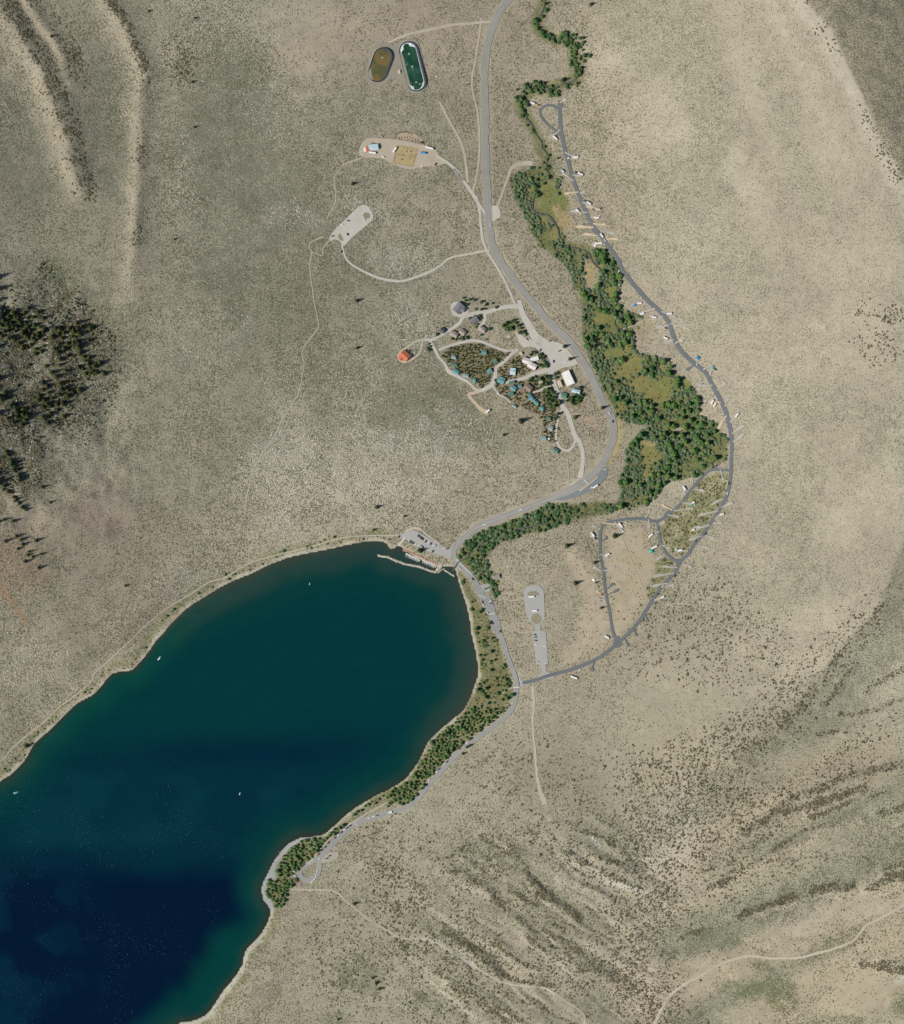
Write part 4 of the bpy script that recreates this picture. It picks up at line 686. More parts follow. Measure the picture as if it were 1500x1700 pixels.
sheet('gravel_lot', Z(400, 1300, 5, [(645, 660), (690, 600), (740, 575), (800, 575), (815, 600), (775, 640), (700, 660)]), surf('bay_dirt', (.335, .31, .255), .5), 'dirt parking bay beside the beach road', 'car park', wob=.6)
sheet('pond_bank', Z(580, 40, 5.357, [(250, 180), (340, 165), (400, 190), (440, 160), (520, 130), (600, 150), (640, 260), (670, 420), (690, 540), (640, 600), (560, 605), (490, 560), (430, 500), (380, 470), (330, 510), (240, 530), (160, 480), (145, 400), (180, 280)]), surf('pond_bank_gravel', (.28, .26, .20), .5), 'gravel bank around the two treatment ponds', 'bank', wob=.8)
# paved roads
ribbon('road_shoulder', MAIN_ROAD[:37], 12.3, M['shoulder'], 'gravel shoulder along the main road', 'road', wob=.3)
ribbon('campground_road', CAMP_ROAD, [6.2] * 10 + [7] * 10 + [5.6] * 12 + [6] * 6, M['asphalt'], 'dark paved campground road east of the creek', 'road', wob=.08)
ribbon('campground_road', CAMP_TURN, 4.2, M['asphalt'], 'paved turnaround loop at the north end of the campground', 'road')
ribbon('campground_road', [(929.5, 176), (930.5, 166)], 8, M['asphalt'], 'paved stub at the campground turnaround', 'road')
ribbon('campground_road', CAMP_WEST, 4.6, M['asphalt'], 'paved western loop of the campground', 'road', wob=.08)
ribbon('campground_road', CAMP_LINK, 4.4, M['asphalt'], 'paved link road inside the campground', 'road', wob=.08)
ribbon('campground_road', CAMP_SPUR_N, 3.6, M['asphalt'], 'short paved spur by the northern campsites', 'road')
for k_, pts in enumerate([[(983, 378), (990, 384), (994, 392)], [(1024, 1056), (1022, 1072), (1030, 1066)], [(1127, 928), (1126, 938)], [(1104, 858), (1112, 850)], [(1000, 950), (1003, 942)]]):
    ribbon('campground_road', pts, 9, M['asphalt'], ['paved widening of the campground road near the parked trailers', 'paved junction at the south tip of the campground', 'paved junction at the east side of the campground', 'paved junction beside the creek at the campground', 'paved junction on the western campground loop'][k_], 'road')
ribbon('main_road', MAIN_ROAD[:41], [8.8] * 4 + [9.4], M['asphalt_old'], 'main two lane road curving through the valley', 'road', wob=.07)
ribbon('shore_road', MAIN_ROAD[39:], [9.5, 10, 8.5, 7, 6.8, 7.5, 8, 7, 8, 9.5, 10.5], M['asphalt_old'], 'paved road along the eastern lake shore', 'road', wob=.03)
ribbon('beach_loop_road', BEACH_LOOP, 8.2, M['asphalt_old'], 'paved turning loop at the beach', 'road', closed=True)
sheet('road_turnout', Z(860, 680, 7.5, [(480, 1118), (620, 1062), (740, 1000), (860, 925), (940, 865), (1000, 800), (1030, 755), (1065, 715), (1112, 735), (1108, 820), (1055, 890), (985, 960), (860, 1032), (700, 1098), (560, 1130)]), surf('turnout_asphalt', (.19, .21, .215), .2), 'bluish paved turnout on the outside of the road bend', 'turnout')
sheet('traffic_island', Z(860, 680, 7.5, [(750, 1005), (850, 935), (940, 870), (985, 825), (985, 850), (940, 890), (870, 945), (770, 1020)]), M['dirt'], 'thin dirt island between road bend and turnout', 'island', base=.05, bare=False)
ribbon('crosswalk_marking', Z(860, 680, 7.5, [(815, 870), (865, 925)]), 1.3, M['paint'], 'white bar painted across the lodge road mouth', 'marking', base=.12, bare=False)
ribbon('crosswalk_marking', Z(860, 680, 7.5, [(1060, 748), (1100, 738)]), 1.0, M['paint'], 'short white bar painted across the turnout', 'marking', base=.12, bare=False)
ribbon('stop_marking', Z(760, 900, 6.54, [(600, 1577), (668, 1577)]), 1.2, M['paint'], 'white bar painted across the shore road by the junction', 'marking', base=.12, bare=False)
for off in (0, 14):
    ribbon('crosswalk_marking', Z(760, 900, 6.54, [(668 + off, 1480), (684 + off, 1550)]), .9, M['paint'], ['near', 'far'][off > 0] + ' white bar of the crosswalk on the car park road', 'marking', base=.12, bare=False)
ribbon('crosswalk_marking', Z(760, 900, 6.54, [(225, 575), (300, 608)]), 1.0, M['paint'], 'white bar painted across the parking strip', 'marking', base=.12, bare=False)
ribbon('crosswalk_marking', Z(760, 900, 6.54, [(330, 785), (400, 770)]), 1.0, M['paint'], 'white bar at the south end of the parking strip', 'marking', base=.12, bare=False)
ribbon('crosswalk_marking', Z(400, 1300, 5, [(945, 335), (965, 355)]), 1.0, M['paint'], 'white bar painted across the road near the beach', 'marking', base=.12, bare=False)
ribbon('centre_line', MAIN_ROAD[1:41], .45, surf('line_paint', (.5, .46, .34), .3), 'pale centre line of the main road', 'marking', base=.13, bare=False)
ribbon('pavement', Z(600, 820, 5.77, [(905, 625), (960, 680), (1010, 730), (1060, 770)]), 1.6, M['gravel'], 'pale pavement on the east side of the shore road', 'pavement', base=.05)
ribbon('pavement', Z(400, 1300, 5, [(560, 670), (640, 570), (720, 480), (800, 410), (880, 350), (960, 310)]), 2.0, M['dirt'], 'pale verge between the shore road and the beach trees', 'pavement', wob=.3)
# camp pads and spurs: (start on the road) -> pad
SPURS = [  # u0, v0, u1, v1, pad half size, tone
    ((952, 300), (935, 287), 'gravel'), ((960, 318), (940, 321), 'dirt_red'), ((966, 335), (985, 345), 'gravel'), ((972, 342), (993, 348), 'dirt_red'), ((975, 352), (948, 351), 'gravel'),
    ((980, 360), (994, 359), 'dirt_red'), ((984, 371), (1005, 373), 'dirt_red'), ((985, 377), (958, 376), 'dirt_red'), ((995, 381), (1018, 387), 'gravel'), ((992, 391), (972, 388), 'dirt_red'), ((1006, 396), (1024, 397), 'dirt_red'), ((1002, 402), (984, 405), 'gravel'),
    ((1073, 503), (1048, 504), 'gravel'), ((1087, 512), (1064, 519), 'gravel'), ((1100, 526), (1080, 526), 'gravel'), ((1098, 517), (1120, 526), 'gravel'), ((1112, 537), (1129, 541), 'gravel'), ((1110, 540), (1090, 543), 'gravel'), ((1118, 564), (1100, 568), 'gravel'), ((1120, 570), (1134, 562), 'dirt'),
    ((1156, 607), (1158, 594), 'gravel'), ((1178, 620), (1184, 610), 'gravel'), ((1152, 606), (1142, 613), 'asphalt'), ((1190, 648), (1202, 636), 'gravel'), ((1182, 640), (1162, 640), 'gravel'), ((1203, 675), (1209, 660), 'gravel'), ((1196, 668), (1178, 668), 'dirt_red'), ((1211, 701), (1226, 688), 'gravel'), ((1205, 690), (1192, 712), 'dirt_red'),
    ((1214, 720), (1233, 706), 'gravel'), ((1216, 734), (1234, 722), 'gravel'), ((1195, 780), (1199, 795), 'gravel'), ((1150, 805), (1148, 792), 'gravel'), ((1152, 812), (1170, 816), 'gravel'), ((1138, 820), (1134, 809), 'gravel'), ((1132, 834), (1152, 838), 'gravel'), ((1116, 846), (1098, 839), 'dirt_red'), ((1118, 848), (1150, 844), 'gravel'),
    ((1200, 828), (1182, 836), 'gravel'), ((1196, 842), (1215, 835), 'gravel'), ((1192, 848), (1162, 855), 'gravel'), ((1186, 862), (1197, 852), 'dirt'), ((1178, 872), (1152, 878), 'gravel'), ((1183, 868), (1196, 868), 'gravel'), ((1165, 890), (1146, 895), 'gravel'), ((1170, 888), (1184, 894), 'gravel'), ((1156, 906), (1176, 909), 'gravel'), ((1142, 914), (1122, 915), 'gravel'),
    ((1098, 905), (1110, 910), 'gravel'), ((1093, 870), (1104, 868), 'dirt'), ((1076, 862), (1078, 876), 'gravel'), ((1072, 860), (1078, 848), 'gravel'), ((1108, 855), (1126, 858), 'gravel'), ((1094, 882), (1080, 889), 'gravel'), ((1104, 921), (1092, 927), 'gravel'), ((1124, 942), (1102, 941), 'gravel'), ((1118, 952), (1085, 956), 'gravel'), ((1108, 968), (1082, 973), 'gravel'), ((1132, 936), (1146, 940), 'gravel'), ((1104, 972), (1118, 972), 'gravel'), ((1086, 996), (1100, 992), 'dirt'), ((1070, 1020), (1076, 1032), 'asphalt'), ((1052, 1044), (1056, 1056), 'asphalt'), ((1036, 1060), (1042, 1072), 'asphalt'), ((986, 1098), (982, 1112), 'asphalt'),
    ((996, 878), (984, 872), 'gravel'), ((994, 898), (982, 890), 'gravel'), ((997, 900), (1008, 893), 'asphalt'), ((1000, 948), (986, 942), 'gravel'), ((1002, 948), (1018, 941), 'gravel'), ((1006, 978), (1018, 969), 'asphalt'), ((1007, 988), (1026, 979), 'asphalt'), ((998, 962), (986, 966), 'dirt'), ((1004, 988), (990, 982), 'dirt_red'), ((1005, 996), (992, 994), 'gravel'), ((1012, 1032), (998, 1028), 'gravel'), ((996, 920), (1008, 924), 'gravel'), ((1001, 868), (1040, 872), 'dirt_red'), ((1020, 866), (1034, 882), 'gravel'),
    ((938, 252), (956, 262), 'gravel'), ((899, 176), (884, 171), 'dirt_red'), ((930, 214), (918, 226), 'gravel'), ((929, 170), (938, 164), 'dirt'), ((950, 290), (962, 292), 'gravel'), ((962, 320), (970, 318), 'gravel')]
spur_names = {'gravel': 'gravel', 'dirt_red': 'tan dirt', 'asphalt': 'paved', 'dirt': 'pale dirt'}
SPUR_OBJ = []
for a, b_, tone in SPURS:
    dx, dy = b_[0] - a[0], b_[1] - a[1]; L_ = math.hypot(dx, dy); dx /= L_; dy /= L_
    mat = M['asphalt'] if tone == 'asphalt' else (surf('campsite_pad', (.37, .345, .30), .3) if 'campsite_pad' not in bpy.data.materials and tone == 'gravel' else (bpy.data.materials['campsite_pad'] if tone == 'gravel' else M[tone]))
    # a spur lane that opens into a rounded pad
    o = ribbon('campsite_pad', [a, (a[0] + dx * L_ * .35, a[1] + dy * L_ * .35), (a[0] + dx * L_ * .7, a[1] + dy * L_ * .7), (b_[0] - dx * .5 + random.uniform(-1, 1), b_[1] - dy * .5 + random.uniform(-1, 1)), (b_[0] + dx * 1.5 + random.uniform(-2, 2), b_[1] + dy * 1.5 + random.uniform(-2, 2))], [2.2, 2.0, random.uniform(2.4, 3.6), random.uniform(4, 6.5), 2.4], mat, None, 'campsite', wob=.6, base=-.10)
    SPUR_OBJ.append((o, a, b_, tone))

# creek
for i0, i1, nm in [(0, 26, 'creek winding through the northern trees'), (25, 49, 'creek along the upper willow grove'), (48, 68, 'creek through the ochre meadows'), (67, 81, 'creek under the lower grove'), (80, len(CREEK), 'creek leaving the lake beside the road')]:
    cs_ = smooth(CREEK[i0:i1], 7); cs_ = cs_ + 2.2 * np.stack([N1.fbm(cs_[:, 0], cs_[:, 1], 13, 2), N2.fbm(cs_[:, 0], cs_[:, 1], 13, 2)], 1); ribbon('creek', [tuple(q) for q in cs_], [1.2, 2.6, 1.6, 3.4, 1.2, 2.8, 1.8], M['creekwater'], nm, 'creek', wob=.9)
CREEKM = lm(smooth(CREEK, 6), 1.6, .8)

# ------------------------------------------------------------------ scatter (ground cover nobody could count)
SRC = bpy.data.collections.new('plant_sources')
def bush_mesh(name, mat, seed, n=12, flat=.6, jag=.35):
    r = random.Random(seed); bm = bmesh.new(); bmesh.ops.create_icosphere(bm, subdivisions=2, radius=1.0)
    ph = [(r.uniform(2, 4), r.uniform(0, 6.28), r.uniform(2, 4), r.uniform(0, 6.28)) for _ in range(3)]
    for v in bm.verts:
        a = math.atan2(v.co.y, v.co.x); k = 1
        for f1, p1, f2, p2 in ph: k += jag * .33 * math.sin(f1 * a + p1) * math.cos(f2 * v.co.z * 2 + p2)
        k *= 1 + r.uniform(-jag, jag) * .6
        v.co = Vector((v.co.x * k, v.co.y * k, (v.co.z * flat * k + flat * .55)))
    me = bpy.data.meshes.new(name); bm.to_mesh(me); bm.free(); me.materials.append(mat); return me
def rock_mesh(name, mat, seed):
    r = random.Random(seed); bm = bmesh.new(); bmesh.ops.create_icosphere(bm, subdivisions=1, radius=1.0)
    for v in bm.verts: v.co = Vector((v.co.x * r.uniform(.7, 1.25), v.co.y * r.uniform(.6, 1.1), v.co.z * r.uniform(.4, .8) + .25))
    me = bpy.data.meshes.new(name); bm.to_mesh(me); bm.free(); me.materials.append(mat); return me
def leaf_crown(name, mat, seed, nleaf=260, shape='round', leaf=.16):
    """crown of unit radius: many leaf clump faces through the volume of several lobes"""
    r = random.Random(seed); v, f = [], []
    lobes = []
    if shape == 'round':
        lobes = [(0, 0, 1.15, .62)] + [(math.cos(a) * .5, math.sin(a) * .5, r.uniform(.65, 1.15), r.uniform(.32, .5)) for a in [i * 1.05 + r.uniform(-.3, .3) for i in range(6)]]
    elif shape == 'tall':
        lobes = [(0, 0, 1.9, .5), (0, 0, 1.3, .62)] + [(math.cos(a) * .45, math.sin(a) * .45, r.uniform(.7, 1.6), r.uniform(.3, .45)) for a in [i * 1.05 + r.uniform(-.4, .4) for i in range(6)]]
    elif shape == 'low':
        lobes = [(0, 0, .5, .5)] + [(math.cos(a) * r.uniform(.4, .62), math.sin(a) * r.uniform(.4, .62), r.uniform(.3, .55), r.uniform(.26, .46)) for a in [i * .9 + r.uniform(-.3, .3) for i in range(7)]]
    for i in range(nleaf):
        lx, ly, lz, lr = lobes[i % len(lobes)] if r.random() > .25 else lobes[0]
        while True:
            d = Vector((r.uniform(-1, 1), r.uniform(-1, 1), r.uniform(-.9, 1)))
            if .2 < d.length < 1: break
        dn = d.normalized(); p = Vector((lx, ly, lz)) + dn * lr * r.uniform(.72, 1.08)
        nrm = (dn + Vector((r.uniform(-.7, .7), r.uniform(-.7, .7), r.uniform(-.1, 1.2)))).normalized()
        tx = nrm.cross(Vector((r.uniform(-1, 1), r.uniform(-1, 1), r.uniform(-1, 1)))).normalized(); ty = nrm.cross(tx); s = leaf * r.uniform(.7, 1.4)
        n = len(v); v += [p - tx * s, p - ty * s * .7, p + tx * s, p + ty * s * .7]; f.append((n, n + 1, n + 2, n + 3))
    # dense heart of inner foliage
    for lx, ly, lz, lr in lobes:
        n = len(v); q = lr * .74
        v += [(lx, ly, lz + q), (lx, ly, lz - q)] + [(lx + q * math.cos(a), ly + q * math.sin(a), lz + r.uniform(-.1, .1)) for a in [k * 2 * math.pi / 6 for k in range(6)]]
        for k in range(6): f.append((n, n + 2 + k, n + 2 + (k + 1) % 6)); f.append((n + 1, n + 2 + (k + 1) % 6, n + 2 + k))
    me = bpy.data.meshes.new(name); me.from_pydata([tuple(x) for x in v], [], f); me.update(); me.materials.append(mat); return me
def conifer_crown(name, mat, seed, tiers=7, pts=9):
    """crown of unit radius and height three: drooping whorls of boughs"""
    r = random.Random(seed); v, f = [], []
    for k in range(tiers):
        tt = k / (tiers - 1); z = .45 + tt * 2.35; rad = (1 - tt) ** .8 * .98 + .06; off = r.uniform(0, 6.28)
        for j in range(pts):
            a = off + j * 2 * math.pi / pts + r.uniform(-.15, .15); rr = rad * r.uniform(.72, 1.1); w = .85 * math.pi / pts
            n = len(v); dz = -.28 * rr
            v += [(0, 0, z + .18), (rr * .6 * math.cos(a - w), rr * .6 * math.sin(a - w), z + dz * .5), (rr * math.cos(a), rr * math.sin(a), z + dz + r.uniform(-.06, .06)), (rr * .6 * math.cos(a + w), rr * .6 * math.sin(a + w), z + dz * .5)]
            f += [(n, n + 1, n + 2), (n, n + 2, n + 3)]
    n = len(v); v += [(.05, 0, 2.75), (-.03, .05, 2.75), (-.03, -.05, 2.75), (0, 0, 3.12)]; f += [(n, n + 1, n + 3), (n + 1, n + 2, n + 3), (n + 2, n, n + 3)]
    me = bpy.data.meshes.new(name); me.from_pydata(v, [], f); me.update(); me.materials.append(mat); return me
def trunk_mesh(name, mat, h=1.0, r=.07, limbs=3, seed=0):
    rr = random.Random(seed); b = MB(); b.cyl((0, 0, h / 2), r, h, 7, 'z', r * .5)
    for i in range(limbs):
        a = i * 2.1 + rr.uniform(0, 1); z = h * rr.uniform(.5, .85); l = h * .38
        p0 = Vector((0, 0, z)); p1 = Vector((math.cos(a) * l, math.sin(a) * l, z + l * .8)); q = r * .4
        t_ = Vector((-math.sin(a), math.cos(a), 0)) * q
        b.add([p0 + t_, p0 - t_, p0 + Vector((0, 0, -q)), p1 + t_ * .3, p1 - t_ * .3, p1 + Vector((0, 0, -q * .3))], [(0, 1, 4, 3), (1, 2, 5, 4), (2, 0, 3, 5), (3, 4, 5)])
    return b.mesh(name, mat)

M['sage'] = leafy('sage_leaves', (.165, .165, .105), (.25, .235, .155))
M['brush'] = leafy('brown_brush_leaves', (.205, .17, .112), (.28, .235, .158))
M['brush_green'] = leafy('dark_brush_leaves', (.115, .135, .088), (.19, .19, .125))
M['willow'] = leafy('willow_leaves', (.12, .215, .115), (.25, .315, .19))
M['cotton'] = leafy('cottonwood_leaves', (.075, .205, .055), (.18, .29, .085))
M['alder'] = leafy('alder_leaves', (.07, .18, .07), (.19, .26, .115))
M['aspen'] = leafy('aspen_leaves', (.09, .21, .07), (.23, .295, .12))
M['pine'] = leafy('pine_needles', (.048, .070, .036), (.115, .122, .042))
M['cabinpine'] = leafy('young_conifer_needles', (.075, .12, .055), (.185, .165, .07))
M['bark'] = plain('bark', (.13, .095, .065), .95, .3, 3)
M['boulder'] = plain('pale_boulder', (.57, .535, .47), .95, .25, .8)
M['cliff'] = plain('grey_cliff_rock', (.24, .22, .19), .95, .4, .25)

def scatter(name, u, v, sc, meshes, label, cat, dz=0.0, zs=1.0, kind='stuff'):
    n = len(u); z = hz(u, v) + dz
    me = bpy.data.meshes.new(name); me.vertices.add(n); me.vertices.foreach_set('co', np.stack([u - 750, 850 - v, z], 1).astype(np.float32).ravel())
    a = me.attributes.new('size', 'FLOAT_VECTOR', 'POINT'); q = np.stack([sc, sc, sc * zs * rng.uniform(.8, 1.25, n)], 1); a.data.foreach_set('vector', q.astype(np.float32).ravel())
    a = me.attributes.new('turn', 'FLOAT_VECTOR', 'POINT'); q = np.zeros((n, 3)); q[:, 2] = rng.uniform(0, 6.28, n); a.data.foreach_set('vector', q.astype(np.float32).ravel())
    a = me.attributes.new('pick', 'INT', 'POINT'); a.data.foreach_set('value', rng.integers(0, len(meshes), n).astype(np.int32))
    o = link(name, me); col = bpy.data.collections.new(name + '_variants')
    for i, mm in enumerate(meshes):
        so_ = bpy.data.objects.new(f'{name}_variant_{chr(97 + i)}', mm); col.objects.link(so_)
    ng = bpy.data.node_groups.new(name + '_nodes', 'GeometryNodeTree'); ng.interface.new_socket('Geometry', in_out='INPUT', socket_type='NodeSocketGeometry'); ng.interface.new_socket('Geometry', in_out='OUTPUT', socket_type='NodeSocketGeometry')
    gi = ng.nodes.new('NodeGroupInput'); go = ng.nodes.new('NodeGroupOutput'); ip = ng.nodes.new('GeometryNodeInstanceOnPoints'); ci = ng.nodes.new('GeometryNodeCollectionInfo')
    ci.inputs['Collection'].default_value = col; ci.inputs['Separate Children'].default_value = True; ci.inputs['Reset Children'].default_value = True
    def na(nm, ty): 
        k_ = ng.nodes.new('GeometryNodeInputNamedAttribute'); k_.data_type = ty; k_.inputs[0].default_value = nm; return k_.outputs[0]
    L_ = ng.links.new; L_(gi.outputs[0], ip.inputs['Points']); L_(ci.outputs[0], ip.inputs['Instance']); ip.inputs['Pick Instance'].default_value = True
    L_(na('pick', 'INT'), ip.inputs['Instance Index']); L_(na('size', 'FLOAT_VECTOR'), ip.inputs['Scale']); L_(na('turn', 'FLOAT_VECTOR'), ip.inputs['Rotation']); L_(ip.outputs[0], go.inputs[0])
    md = o.modifiers.new('scatter', 'NODES'); md.node_group = ng
    return tag(o, label, cat, None, kind)
def throw(n, F, clip=None):
    """n random map points with probability following the field F (0..1)"""
    u = rng.uniform(-60, 1560, n); v = rng.uniform(-60, 1760, n); keep = rng.random(n) < samp(F, u, v); return u[keep], v[keep]
DRY = (SDL > 3.5).astype(float) * (1 - BARE.clip(0, 1)) * (1 - CREEKM)
GRV = np.zeros(GU.shape)
for P_ in (GROVE_UP, GROVE_BIG, GROVE_EAST, GROVE_EAST2, BELT): GRV = np.maximum(GRV, pm(P_, 2))
CL = np.clip(.5 + 1.1 * N2.fbm(GU, GV, 20, 3) + .9 * N4.fbm(GU, GV, 100, 2), .06, 1)
su, sv_ = throw(900000, np.clip(VEG * .8, 0, 1) * (1 - .45 * me * (1 - lee)) * CL * DRY * (1 - GRV))
scatter('sagebrush', su, sv_, rng.uniform(.36, .92, len(su)) * (1 - .38 * samp(me, su, sv_)) * (1 + .5 * rng.random(len(su)) ** 3), [bush_mesh(f'sagebrush_{i}', M['sage'], i, flat=.55) for i in range(4)], 'grey green sagebrush covering the dry slopes', 'sagebrush', zs=.65)
bu, bv = throw(800000, np.clip(ROCK - .06, 0, 1) * .42 * DRY)
scatter('boulders', bu, bv, rng.uniform(.35, 1.0, len(bu)) ** 1.6 * 1.25, [rock_mesh(f'boulder_{i}', M['boulder'], i) for i in range(4)], 'pale boulders strewn over the moraine', 'boulders')
# tall brown brush: the largest three hundred are things, the rest one mass
hu, hv = throw(1150000, np.clip(SHR, 0, 1) ** 1.1 * .75 * np.clip(.7 + .8 * N3.fbm(GU, GV, 16, 2), 0, 1) * DRY * (1 - GRV))
hs = rng.uniform(.8, 1.9, len(hu)) * (1 + .55 * (rng.random(len(hu)) < .08))
order = np.argsort(-hs); vis = (hu > 5) & (hu < 1495) & (hv > 5) & (hv < 1695)
BM_ = [leaf_crown(f'brown_brush_{i}', M['brush'], i, 60, 'low', .30) for i in range(4)] + [leaf_crown(f'green_brush_{i}', M['brush_green'], 10 + i, 60, 'low', .30) for i in range(2)]
pick, far = [], []
for i in order:
    if len(pick) < 280 and vis[i]: pick.append(i)
    else: far.append(i)
far = np.array(far)
scatter('brown_brush', hu[far], hv[far], hs[far], BM_, 'dark brown brush thick on the gullied southern slopes', 'brush', zs=.62)

LANDMARKS = [('the turnaround loop', 913, 192), ('the top edge', 900, 0), ('the northern creek bend', 945, 128), ('the olive meadow', 912, 322), ('the tan upper meadow', 980, 455), ('the small ochre meadow', 998, 531), ('the middle ochre meadow', 1048, 606), ('the largest ochre meadow', 1092, 657), ('the long yellow meadow', 1077, 765), ('the dry grove clearing', 1138, 715), ('the bluish road turnout', 978, 805),
    ('the long trailer', 990, 390), ('the blue canopy', 1090, 595), ('the road spur', 1205, 770), ('the western campground loop', 1020, 880), ('the creekside white car', 864, 846), ('the marina junction', 755, 915), ('the restroom hut', 823, 958), ('the parking strip', 812, 1010), ('the crosswalk', 862, 1134), ('the shore road bend', 845, 1180), ('the red shore car', 762, 1243), ('the grey beach', 450, 1440), ('the beach turning loop', 512, 1448), ('the shore car row', 720, 1290), ('the white camper van', 650, 1348), ('the dirt parking bay', 548, 1422),
    ('the orange roofed house', 671, 591), ('the large grey house', 761, 512), ('the teal fork cabin', 822, 630), ('the cabin wood middle', 786, 598), ('the cabin wood top', 795, 574), ('the cabin wood west', 755, 590), ('the cabin wood tip', 797, 636), ('the green wood cabin', 822, 600), ('the loop lane cabins', 905, 690), ('the lodge back trees', 858, 600), ('the white lodge', 882, 600), ('the white roofed hall', 940, 628), ('the brown roofed hall', 876, 644), ('the green lawn', 904, 632), ('the southern loop lane', 925, 720), ('the teal cabin row', 885, 660), ('the pale blue cabin', 851, 617), ('the marina car park', 700, 900), ('the small lake bay', 200, 1115), ('the northern pontoon boat', 264, 1093), ('the dirt track end', 904, 1334), ('the round traffic island', 890, 1028), ('the hill dirt road', 1240, 1585), ('the gully junction', 1110, 1500), ('the hiking trail', 640, 1530), ('the right edge', 1500, 1400), ('the pale crest', 1440, 200), ('the eastern shrub cluster', 1440, 565), ('the western ridge end', 135, 320), ('the eastern ridge', 232, 330), ('the campground south tip', 1020, 1065), ('the bottom edge', 900, 1700), ('the left edge', 0, 150), ('the pale rock fin', 3, 530), ('the upper pine line', 30, 785), ('the lower pine line', 25, 820), ('the forest east end', 160, 620), ('the forest centre', 80, 600), ('the forest south edge', 70, 700), ('the lower pine group', 50, 915), ('the sloping hill meadow', 1280, 1640), ('the dark green hollow', 1240, 1640), ('the moraine brow', 1420, 1060), ('the brushy moraine flank', 1300, 1180), ('the bare hill shoulder', 1430, 1640), ('the brushy hill ridge', 1400, 1330), ('the middle brush ridge', 1310, 1490), ('the lower trail bend', 880, 1650), ('the gully brush belt', 900, 1480), ('the upper brush field', 1150, 1330), ('the western ridge top', 20, 20), ('the eastern ridge top', 200, 40), ('the middle western ridge', 90, 180), ('the middle eastern ridge', 232, 190)]
def where(u, v):
    d = [(math.hypot(u - a, v - b_), n_, a, b_) for n_, a, b_ in LANDMARKS]; d.sort(); dist, n_, a, b_ = d[0]
    if dist < 12: return 'close by ' + n_
    k = int(((math.degrees(math.atan2(u - a, b_ - v)) + 382.5) % 360) // 45)
    far = '' if dist < 35 else 'well ' if dist < 90 else 'far '
    return far + ['north', 'north east', 'east', 'south east', 'south', 'south west', 'west', 'north west'][k] + ' of ' + n_
SZ = lambda r_, lo, hi: 'small' if r_ < lo else 'tall' if r_ > hi else 'middling'
# ------------------------------------------------------------------ trees
LABELLED = []     # (object, label stem, u, v) for things that need telling apart
def add_label(o, stem, u, v, cat, group):
    o['category'] = cat
    if group: o['group'] = group
    LABELLED.append((o, stem, u, v))
def region(u, v):
    if v > 1330 and u > 1050: return 'on the south eastern hills'
    if v > 1330 and u > 760: return 'on the gullied southern slope'
    if v > 1330: return 'on the slope above the beach'
    if u > 1050 and v > 1000: return 'on the moraine below the campground'
    if u > 1050 and v < 420: return 'on the pale north eastern crest'
    if u > 1050: return 'on the pale eastern slope'
    if u < 170 and v < 400: return 'on the western ridge of the north west corner'
    if u < 400 and v < 560: return 'on the eastern ridge of the north west corner'
    if v > 1000: return 'on the slope south of the car park'
    return 'among the western sagebrush'
for n_, i in enumerate(pick):
    o = link('brown_shrub', BM_[int(rng.integers(0, 6))]); u, v = float(hu[i]), float(hv[i]); s_ = float(hs[i])
    o.location = (u - 750, 850 - v, float(hz(u, v)) - .1); o.scale = (s_, s_, s_ * random.uniform(.5, .75)); o.rotation_euler = (0, 0, random.uniform(0, 6.28))
    add_label(o, 'big brown shrub ' + where(u, v), u, v, 'shrub', 'large brown shrubs ' + region(u, v))

TR = {}
def tree_kind(kind, mat, shapes, leafn, leaf, trunk_h, conifer=False, n=5):
    cr = [conifer_crown(kind + '_crown', mat, 50 + i) if conifer else leaf_crown(kind + '_crown', mat, 100 + i, leafn, shapes[i % len(shapes)], leaf) for i in range(n)]
    tk = [trunk_mesh(kind + '_trunk', M['bark'], trunk_h, .07 if not conifer else .055, 0 if conifer else 3, i) for i in range(2)]
    TR[kind] = (cr, tk)
tree_kind('willow_tree', M['willow'], ['low', 'round', 'low'], 170, .20, .8)
tree_kind('cottonwood_tree', M['cotton'], ['round', 'tall'], 300, .16, 1.1)
tree_kind('alder_tree', M['alder'], ['round', 'low', 'round'], 220, .18, .9)
tree_kind('aspen_tree', M['aspen'], ['round', 'tall', 'low'], 200, .19, 1.0)
M['garden'] = leafy('garden_leaves', (.05, .125, .055), (.14, .20, .075))
tree_kind('garden_tree', M['garden'], ['round', 'tall'], 200, .19, 1.0)
tree_kind('pine_tree', M['pine'], [], 0, 0, 2.9, True)
tree_kind('young_conifer', M['cabinpine'], [], 0, 0, 2.9, True)
def tree(kind, u, v, r, label, group=None, hs_=1.0, cat='tree', unique=False):
    cr, tk = TR[kind]; e = empty(kind, u, v, random.uniform(0, 360), dz=-.1); i = random.randrange(len(cr))
    e.scale = (r, r * random.uniform(.88, 1.12), r * hs_ * random.uniform(.9, 1.12))
    link('crown', cr[i], e); link('trunk', tk[i % 2], e)
    add_label(e, label, u, v, cat, group)
    return e
def place(F, n, dmin, used_, tries=60000):
    """well spread points following field F"""
    u = rng.uniform(0, 1500, tries); v = rng.uniform(0, 1700, tries); cell_ = np.random.default_rng(int(dmin * 100)).random((600, 600)); k = (cell_[(u / (dmin * 1.3)).astype(int) % 600, (v / (dmin * 1.3)).astype(int) % 600] < samp(F, u, v)); out = []
    for a, b_ in zip(u[k], v[k]):
        if len(out) >= n: break
        key = (int(a // dmin), int(b_ // dmin)); ok = True
        for i in (-1, 0, 1):
            for j in (-1, 0, 1):
                for (x, y) in used_.get((key[0] + i, key[1] + j), ()):
                    if (x - a) ** 2 + (y - b_) ** 2 < dmin * dmin: ok = False
        if ok: used_.setdefault(key, []).append((a, b_)); out.append((float(a), float(b_)))
    return out
